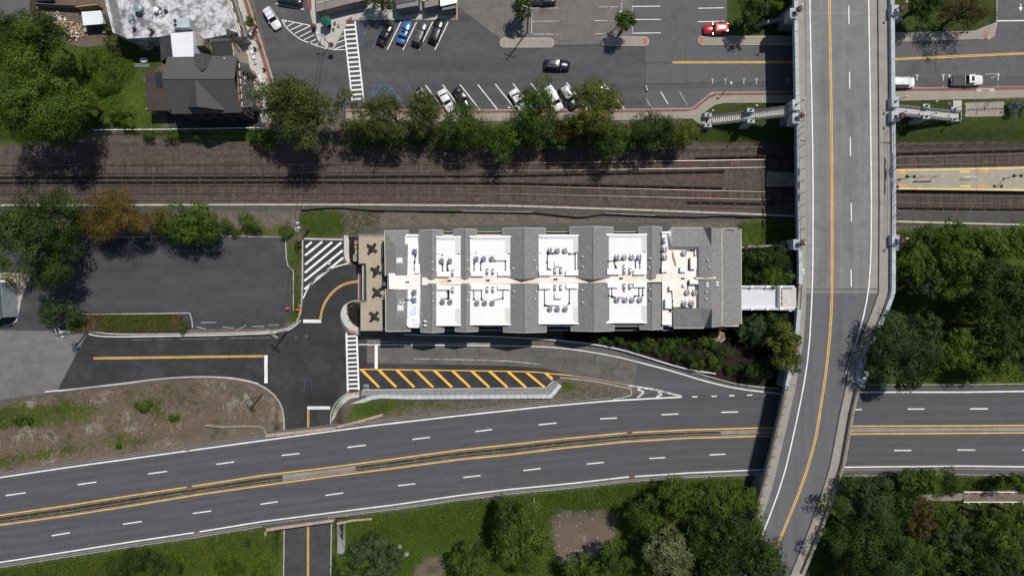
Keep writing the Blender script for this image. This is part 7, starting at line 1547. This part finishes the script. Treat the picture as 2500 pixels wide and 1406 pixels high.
# ground cover and rough growth (uncountable leaves)
def cover(name, label, poly, per, leaf, hmax, cols, seed, clump=.5, lift=0., cat='ground cover', excl=None, jit=5.0):
    r = np.random.default_rng(seed); a = np.array(poly, float); (x0,y0),(x1,y1) = a.min(0), a.max(0); per *= 1.6; leaf *= .8; n = int((x1-x0)*(y1-y0)*S*S*per)
    p = np.stack([r.uniform(x0,x1,n), r.uniform(y0,y1,n)],1); p = p[inpoly(p + r.normal(size=p.shape)*jit, poly)]
    if excl is not None:
        for e in excl: p = p[~inpoly(p + r.normal(size=p.shape)*jit, e)]
    x, y = p[:,0], p[:,1]; n = len(x)
    bump = (np.sin(x*.11+np.sin(y*.07)*2)+np.sin(y*.13+np.sin(x*.05)*2)+np.sin(x*.31+y*.23)*.6)/2.6
    zz = ZT(x, y) + lift + np.clip(.5+.5*bump,0,1)*hmax*clump + r.uniform(0,hmax*(1-clump)+.03,n)
    f = S*(H-zz)/H; Pn = np.stack([(x-1250)*f,(703-y)*f,zz],1); Nn = r.normal(size=(n,3))*.45+np.array([0,0,.85]); Nn /= np.linalg.norm(Nn,axis=1)[:,None]
    patch = (np.sin(x*.031+1.7*np.sin(y*.043+1))+np.sin(y*.057+1.5*np.sin(x*.027))+.7*np.sin(x*.083-y*.071)+.5*np.sin(x*.19+y*.11))/3.2
    pick = .5 + .42*patch + r.normal(size=n)*.13; o = None
    sel = np.digitize(pick, np.linspace(.12,.88,len(cols)+1)[1:-1])
    V_ = leaf_mesh(name, Pn, Nn, leaf*r.uniform(.6,1.4,n), .5+.22*bump+.28*patch+r.normal(size=n)*.18, LEAF[cols[0]])
    for c_ in cols[1:]: V_.materials.append(LEAF[c_])
    V_.polygons.foreach_set('material_index', sel.astype(np.int32))
    o = bpy.data.objects.new(name, V_); COL.objects.link(o); return tag(o, label, cat, kind='stuff')
b1, b2 = ZONES['brush'][1:]
cover('weed_cover','dense green weeds on the slope south of the highway, right of the underpass', [(835,yS(835)+6)] + [(x, yS(x)+6) for x in range(850,1850,50)] + [(1850,1200),(1850,1440),(835,1440)], 30, .15, .5, ['weed','bright','weed','mid'], 21, excl=[b1, b2, [(815,1265),(912,1262),(912,1272),(846,1285),(845,1370),(815,1370)]])
cover('weed_cover','dense green weeds on the slope south of the highway, left of the underpass', [(x, yS(x)+6) for x in range(-100,660,50)] + [(672,1300),(676,1440),(-100,1440)], 30, .15, .45, ['weed','yellow','weed','bright'], 22)
cover('dry_brush','dry brown brush with green tufts on the bank between the roads', [(-100,1010),(60,985),(200,965),(300,952),(470,934),(560,936),(630,955),(672,1000),(660,1030),(500,1034),(480,1068),(200,1112),(0,1142),(-100,1155)], 9, .12, .3, ['weed','olive','olive','dry','straw','dry','russet','dry','straw','olive','weed'], 23)
cover('ivy_cover','bright green vines on the clearing right of the overpass', [(2192,720),(2200,660),(2330,640),(2500,650),(2560,930),(2300,930),(2130,900),(2150,820)], 26, .16, .9, ['bright','weed','yellow','weed'], 24)
cover('weed_cover','weeds along the gravel right of the overpass', [(2192,566),(2560,572),(2560,620),(2192,640)], 24, .14, .6, ['weed','mid'], 25)
cover('weed_cover','green undergrowth below the highway at the lower right', [(2050,1168),(2560,1164),(2560,1440),(1990,1440)], 22, .16, .8, ['mid','dark','weed'], 26, excl=[[(2225,1196),(2560,1192),(2560,1232),(2225,1232)]])
cover('vine_cover','bright vines and grass in the yard left of the house', [(205,120),(262,118),(320,140),(330,185),(290,215),(300,250),(230,300),(200,280)], 34, .13, .5, ['bright','weed'], 27)
cover('weed_cover','weeds between silt fence and striped bay', [(736,515),(930,515),(925,558),(840,580),(745,580),(720,560)], 24, .12, .35, ['weed','olive'], 28)
cover('weed_cover','weed strip beside the striped bay', [(703,655),(737,590),(736,780),(712,792),(718,700)], 24, .12, .3, ['weed','olive','dry'], 29)
cover('weed_cover','rough green strip at the foot of the street trees', [(640,318),(850,320),(1690,322),(1690,350),(1240,356),(640,350)], 16, .14, .5, ['mid','dark','olive'], 30)
cover('understory','dark green understory below the street trees above the tracks', [(850,302),(1100,300),(1230,300),(1400,300),(1530,300),(1690,302),(1690,350),(1500,362),(1240,366),(1000,362),(850,356)], 20, .2, 2.2, ['dark','mid','olive','dark'], 35)
cover('grass_tufts','grass tufts on the triangle above the highway', [(850,1002),(905,978),(1340,976),(1372,945),(1385,928),(1540,955),(1480,970),(1200,992),(1000,1012),(935,1020)], 18, .09, .18, ['weed','olive','dry'], 31)
cover('weed_cover','weeds beside the overpass behind the building', [(1795,542),(1940,545),(1940,600),(1815,605)], 22, .12, .35, ['olive','weed'], 32)
cover('lawn_blades','mown lawn left of the overpass stairs', [(1745,256),(1945,256),(1945,352),(1690,352),(1650,332),(1700,310)], 22, .07, .08, ['mid','olive'], 33)
cover('lawn_blades','mown lawn right of the overpass stairs', [(2190,296),(2560,288),(2560,340),(2190,346)], 22, .07, .08, ['mid','olive'], 34)
shrub('blue-grey conifer shrub beside the cycle pad',2474,263,20,'blue',1.0,None,ryp=15); shrub('small blue-grey shrub at the right edge by the cycle pad',2497,262,12,'blue',.8,None)

# ================================================================== POLES AND WIRES
def pole(px, py, h, label, arms=((8.2,0),), transformer=False, rz=0., r0=.16):
    z = zt(px, py); c = P(px, py, z); root = empty('utility_pole', c, rz, label, 'utility pole', 'utility poles')
    MB().tube((0,0,-.3),(0,0,h),r0,r0*.7,8).build('shaft', WOOD, root)
    for za, dy in arms:
        MB().box((0,dy,za),(.12,2.4,.12)).build('cross_arm', mat('grey_arm', (.32,.31,.29)), root)
        for s_ in (-1.05,-.5,.5,1.05): MB().lathe((0,s_+dy,za+.06), [(.06,0),(.09,.08),(.04,.18)], 7).build('insulator', mat('insulator_grey', (.5,.5,.52)), root)
    if transformer:
        for s_ in (-.45,.45): MB().lathe((.35,s_,h-2.2), [(.26,0),(.28,.1),(.28,.85),(.2,.95)], 10).build('transformer', mat('transformer_grey', (.45,.47,.50), rough=.4), root)
    return (c[0], c[1], z+h)
pa = pole(212, 811, 9.2, 'utility pole with transformers at the left end of the new road', ((8.6,0),(7.6,0)), True, .3)
pb = pole(703, 808, 9.4, 'utility pole with crossarms at the corner of the lower car park', ((8.9,0),(8.1,0)), False, .9)
pc = pole(756, 561, 9.6, 'utility pole with white transformers behind the striped bay', ((9.1,0),(7.9,0)), True, .25)
pd = pole(640, 962, 8.2, 'utility pole with pale crossarms on the dry bank', ((7.6,0),(6.9,.2),(6.2,0)), False, .5)
pe = pole(1287, 80, 13.5, 'tall utility pole above the first kerb island', ((11.5,0),), False, 1.2)
def wire(label, a, b, sag=.6, r=.018, n=14, offs=(0,)):
    root = empty('power_line', label=label, cat='wire', group='overhead wires')
    for o_ in offs:
        mb = MB(); pts = []
        for i in range(n+1):
            t = i/n; pts.append((mix(a[0],b[0],t), mix(a[1],b[1],t)+o_, mix(a[2],b[2],t)-4*sag*t*(1-t)))
        for u, v in zip(pts[:-1], pts[1:]): mb.tube(u, v, r, n=3, cap=False)
        mb.build('conductor', DARKM, root)
w3 = (-.9,0,.9)
wire('overhead wires between the poles on either side of the clipped hedge', pa, pb, .9, offs=w3)
wire('overhead wires from the car park corner pole up to the striped bay pole', pb, pc, .7, offs=(-.3,.3))
wire('overhead wires from the car park corner pole down to the dry bank pole', pb, pd, .5, offs=(-.3,.3))
wire('overhead wires leaving the left frame edge', pa, (-110,-14,8.5), .8, offs=(-.9,.9))
wire('overhead wires crossing the tracks from the striped bay pole', pc, (P(800,-40,9)[0], P(800,-40,9)[1], 9), 1.0, offs=(-.4,0,.4))
wire('overhead wire crossing the old car park', pe, (P(900,30,7)[0], P(900,30,7)[1], 7), .9); wire('overhead wire leaving the tall pole to the right', pe, (P(1620,-40,9)[0], P(1620,-40,9)[1], 9), .9)
wire('thin service wires running along the tracks by the street trees', (*P(300,352,5)[:2],5), (*P(1700,362,5)[:2],5), .5, n=20, offs=(0,1.6,2.6))
wire('overhead wire stayed from the hedge pole across the new road', pa, (*P(640,962,7)[:2],7), .8)
def street_lamp(px, py, h, label, armv, m=GALV, z=0.):
    c = P(px, py, z); root = empty('street_lamp', c, 0, label, 'street lamp', 'street lamps'); MB().tube((0,0,0),(0,0,h),.09,.06,8).build('pole', m, root)
    MB().tube((0,0,h),(armv[0],armv[1],h+.3),.04).build('arm', m, root); MB().lathe((armv[0],armv[1],h+.1), [(.05,0),(.2,.05),(.22,.2),(.08,.3)], 10).build('lamp_head', WHITEM, root)
street_lamp(1247, 291, 6, 'pale street lamp on the brick-edged pavement above the tracks', (-.3,.5), WHITEM, .15)
street_lamp(637, 113, 5.2, 'dark street lamp on the west pavement', (.1,.2), DARKM, .15)
street_lamp(806, 112, 4.8, 'dark street lamp with flower basket at the plaza tip', (-1.0,.5), DARKM, .15)
street_lamp(1508, 62, 5, 'slim lamp beside the small tree above the second kerb island', (-.3,.4), DARKM, .05)
street_lamp(1770, 222, 4, 'short white-headed post at the bend of the pavement', (-.2,.2), WHITEM, .15)
basket((P(806,110,3.2)[0]+.15, P(806,110,3.2)[1], 3.0), 'basket of red flowers on the plaza tip lamp', REDF, .55)
basket((P(766,65,1.0)[0], P(766,65,1.0)[1], .8), 'basket of red flowers at the left kerb of the plaza', REDF, .55)
# plaza furniture
c = P(803,63,.17); um = empty('cafe_parasol', c, .26, 'dark green hexagonal parasol on the corner plaza', 'parasol'); mb = MB()
for i in range(6):
    a0, a1 = i*math.pi/3+.26, (i+1)*math.pi/3+.26; R_ = 1.12
    mb.face([(0,0,2.75),(R_*math.cos(a0),R_*math.sin(a0),2.25),(R_*math.cos(a1),R_*math.sin(a1),2.25)]); mb.face([(R_*math.cos(a0),R_*math.sin(a0),2.25),(R_*math.cos(a0),R_*math.sin(a0),2.10),(R_*math.cos(a1),R_*math.sin(a1),2.10),(R_*math.cos(a1),R_*math.sin(a1),2.25)])
mb.build('canopy', GREENC, um); MB().tube((0,0,0),(0,0,2.7),.03).build('pole', WHITEM, um); MB().lathe((0,0,0), [(.3,0),(.28,.1),(.05,.14)], 10).build('base', DARKM, um)
for i in range(6): a0 = i*math.pi/3+.26; MB().tube((0,0,2.68),(1.1*math.cos(a0),1.1*math.sin(a0),2.2),.012,n=4).build('rib', WHITEM, um)
tb_ = empty('cafe_table', (c[0]+.25,c[1]-.35,.17), 0, 'small round cafe table under the green parasol', 'table'); MB().lathe((0,0,.68), [(.45,0),(.45,.05)], 14).build('table_top', DARKM, tb_); MB().tube((0,0,0),(0,0,.68),.05).build('pedestal', DARKM, tb_)
def slat_chair(x, y, yaw, label, m=PLANK):
    ch = empty('cafe_chair', P(x, y, .17), yaw, label, 'chair', 'cafe chairs')
    for k in range(4): MB().box((-.16+k*.11,0,.43),(.08,.42,.03)).build('seat_slat', m, ch)
    for k in range(3): MB().box((.22,0,.55+k*.12),(.03,.42,.08)).build('back_slat', m, ch)
    for sx in (-.17,.2):
        for sy in (-.18,.18): MB().box((sx,sy,.22),(.035,.035,.44)).build('leg', DARKM, ch)
slat_chair(826.5,65,.6,'slatted tan chair standing apart from the parasol'); slat_chair(815,74,-.6,'dark chair half under the parasol, lower right', DARKM); slat_chair(818,59,.3,'dark chair half under the parasol, right', DARKM)
def bench(x, y, yaw, label, m=WHITEM, L_=1.9):
    b_ = empty('bench', P(x, y, .16), yaw, label, 'bench', 'benches')
    for k in range(3): MB().box((-.14+k*.15,0,.45),(.12,L_,.04)).build('seat_slat', m, b_)
    for k in range(2): MB().box((-.26,0,.6+k*.16),(.04,L_,.1)).build('back_slat', m, b_)
    for s_ in (-L_/2+.2,L_/2-.2): MB().box((0,s_,.22),(.4,.06,.44)).build('leg', DARKM, b_)
bench(619,135,-1.28+1.57,'long white bench, upper one on the west pavement'); bench(636.5,192,-1.28+1.57,'long white bench, lower one on the west pavement')
for x, y, t in ((612.5,118,'top'),(624,154,'second'),(633,182,'third'),(641,204,'lowest')):
    b_ = empty('planter_box', P(x, y, .16), .3, f'white square planter with dark soil, {t} on the west pavement', 'planter', 'pavement planters'); MB().hexa([(-.28,-.28,.5),(.28,-.28,.5),(.28,.28,.5),(-.28,.28,.5)],[(-.22,-.22,0),(.22,-.22,0),(.22,.22,0),(-.22,.22,0)]).build('tub', WHITEM, b_); MB().box((0,0,.5),(.32,.32,.03)).build('soil', mat('soil_black', (.02,.015,.012)), b_)
for x, y, t in ((624.5,121,'grey'),(647,172,'green')): b_ = empty('litter_bin', P(x, y, .16), .3, f'small dark litter bin beside the brick band, {"upper" if t=="grey" else "lower"} one', 'bin'); MB().lathe((0,0,0), [(.2,0),(.24,.1),(.26,.8)], 10).build('drum', DARKM, b_); MB().lathe((0,0,.8), [(.27,0),(.2,.1),(.08,.14)], 10).build('lid', mat('bin_green', (.03,.05,.04)), b_)
pl_ = empty('round_planter', P(799,25,.16), 0, 'round pale planter against the plaza building', 'planter'); MB().lathe((0,0,0), [(.3,0),(.42,.45),(.38,.47)], 12).build('tub', CONC_L, pl_); MB().lathe((0,0,.43), [(.34,0),(.3,.05)], 10).build('soil', mat('soil_black', (.02,.015,.012)), pl_)
# cycle rack and cycles
rk = empty('cycle_rack', P(2405,267,.08), .03, 'wavy dark cycle rack on the paved pad', 'cycle rack'); mb = MB(); pts = []
for i in range(90): t = i/89; pts.append((-3.6+7.2*t, .12*math.sin(t*60), .45+.4*math.cos(t*60)))
for u, v in zip(pts[:-1], pts[1:]): mb.tube(u, v, .03, n=4, cap=False)
mb.build('loop_tube', DARKM, rk); MB().box((0,0,.02),(7.2,.1,.04)).build('base_rail', DARKM, rk)
def cycle(x, y, yaw, label, m, lean=.0):
    b_ = empty('bicycle', P(x, y, .09), yaw, label, 'bicycle', 'bicycles')
    for s_ in (-.52,.52):
        w_ = MB(); k = 14
        for i in range(k): a0, a1 = 6.283*i/k, 6.283*(i+1)/k; w_.tube((s_+.33*math.cos(a0),lean*.33,.34+.33*math.sin(a0)),(s_+.33*math.cos(a1),lean*.33,.34+.33*math.sin(a1)),.02,n=4,cap=False)
        w_.build('wheel', BLACKR if m is DARKM else WHITEM, b_)
    f_ = MB()
    for u, v in (((-.52,0,.34),(-.1,0,.32)),((-.1,0,.32),(.38,0,.85)),((-.15,0,.85),(.38,0,.85)),((-.1,0,.32),(-.18,0,.92)),((-.52,0,.34),(-.15,0,.85)),((.52,0,.34),(.36,0,1.0))): f_.tube(u, v, .022, n=5)
    f_.build('frame', m, b_); MB().tube((.36,-.28,1.0),(.36,.28,1.0),.018).build('handlebar', DARKM, b_); MB().hexa([(-.3,-.07,.97),(-.05,-.03,.97),(-.05,.03,.97),(-.3,.07,.97)],[(-.28,-.05,.92),(-.05,-.02,.92),(-.05,.02,.92),(-.28,.05,.92)]).build('saddle', BLACKR, b_)
cycle(2388,271,1.3,'white bicycle leaning on the cycle rack', WHITEM, .3); cycle(2406,258,1.35,'dark bicycle standing at the cycle rack', DARKM)
for x, y, t in ((2318,253,'rust-coloured'),): b_ = struct(MB().rect(x-4,y-3,x+4,y+3,.06,-.2).build('utility_cover', mat('rust_cover', (.16,.09,.06)), None))
# cones and small red things by the striped bay
for x, y, t in ((704,753,'left of the weed strip'),(729,756,'in the weed strip')):
    b_ = empty('red_marker', P(x, y, -1.15), 0, f'red round marker {t}', 'marker', 'red markers'); MB().lathe((0,0,0), [(.3,0),(.3,.1),(.1,.16),(.1,.5),(.28,.55),(.28,.75),(.06,.8)], 12).build('drum', REDM, b_); MB().lathe((0,0,.8), [(.07,0),(.03,.06)], 8).build('cap', WHITEM, b_)
for x, y, t in ((731,747,'upper'),(731,765,'lower')):
    b_ = empty('yellow_marker', P(x, y, -1.15), 0, f'{t} small yellow marker beside the kerb of the striped bay', 'marker', 'yellow markers'); MB().lathe((0,0,0), [(.14,0),(.05,.35)], 8).build('cone', mat('marker_yellow', (.7,.42,.03)), b_); MB().box((0,0,.01),(.34,.34,.03)).build('foot', mat('marker_yellow', (.7,.42,.03)), b_)
# garden seat by the building
gb = empty('garden_patio', label='small tan-edged gravel patio in the garden corner', cat='patio'); sheet('gravel', [(1730,812),(1756,811),(1766,815),(1768,830),(1752,834),(1732,827)], mat('patio_gravel', (.20,.17,.15), var=.2, fine=7, fvar=.3), .1, 12, gb); wall('edging', [(1757,810),(1768,814),(1770,828),(1758,835)], 2, mat('tan_edging', (.5,.40,.27)), .3, .05, gb)
MB().rect(1753,811,1758,832, zt(1756,822)+.5, zt(1756,822)).build('plank_seat', PLANK, gb)
# white plates in the weeds
for x, y, rz_, t in ((973,1334,.3,'upper'),(991,1352,.1,'lower')):
    b_ = empty('concrete_lump', P(x, y, zt(x, y)+.45), rz_, f'{t} of two pale concrete lumps lying in the weeds', 'rubble', 'concrete lumps'); MB().hexa([(-.5,-.28,.18),(.45,-.33,.2),(.55,.25,.16),(-.4,.33,.2)],[(-.6,-.35,-.4),(.55,-.4,-.4),(.65,.32,-.4),(-.5,.4,-.4)]).build('slab', CONC_G, b_); MB().box((.1,.05,.2),(.4,.3,.15),.4).build('chunk', CONC_G, b_)
mk = empty('marker_post', P(1303,1213,zt(1303,1213)), 0, 'slim white marker pole in the weeds below the highway', 'post'); MB().tube((0,0,0),(.05,-.15,3.2),.06).build('shaft', WHITEM, mk); MB().lathe((.05,-.15,3.1), [(.08,0),(.09,.2),(.03,.28)], 8).build('tip', RUST, mk)
for x, y, rr_, t in ((350,992,22,'right of the middle'),(58,1025,20,'at the left end'),(425,1022,14,'below the middle'),(290,1085,12,'near the highway guardrail')): shrub(f'low green tuft on the dry bank, {t}',x,y,rr_,'mid',.5,'green tufts on the dry bank',ryp=rr_*.6)
# concrete path and boardwalk at the lower right
pth = struct(sheet('garden_path', [(2238,1210),(2290,1204),(2352,1203),(2352,1222),(2290,1222),(2240,1220)], CONC, 1.0, 14)); zq = zt(2350,1212)+1.0
bw = empty('boardwalk', label='grey plank boardwalk with white rails at the lower right', cat='boardwalk')
for i in range(52): MB().rect(2353+i*4, 1203, 2356.5+i*4, 1223, zq+.06, zq-.1).build('plank', WOOD, bw)
for y in (1200.5, 1225): 
    MB().rect(2353, y-1.1, 2560, y+1.1, zq+1.05, zq+.95).build('rail', WHITEM, bw)
    for x in range(2356, 2560, 27): c = P(x, y, zq); MB().box((c[0], c[1], zq+.4), (.14,.14,1.2)).build('post', WHITEM, bw)

# ------------------------------------------------------------------ put every root Empty at the base of its thing
bpy.context.view_layer.update()
from mathutils import Matrix
for o in list(sc.objects):
    if o.type == 'EMPTY' and o.parent is None and o.location.length == 0 and o.children:
        lo = Vector((1e9,)*3); hi = Vector((-1e9,)*3)
        for ch in o.children_recursive:
            if ch.type == 'MESH':
                for q in ch.bound_box:
                    wq = ch.matrix_world @ Vector(q); lo = Vector(map(min, lo, wq)); hi = Vector(map(max, hi, wq))
        b_ = Vector(((lo.x+hi.x)/2, (lo.y+hi.y)/2, lo.z)); o.location = b_
        for ch in o.children: ch.location = ch.location - b_
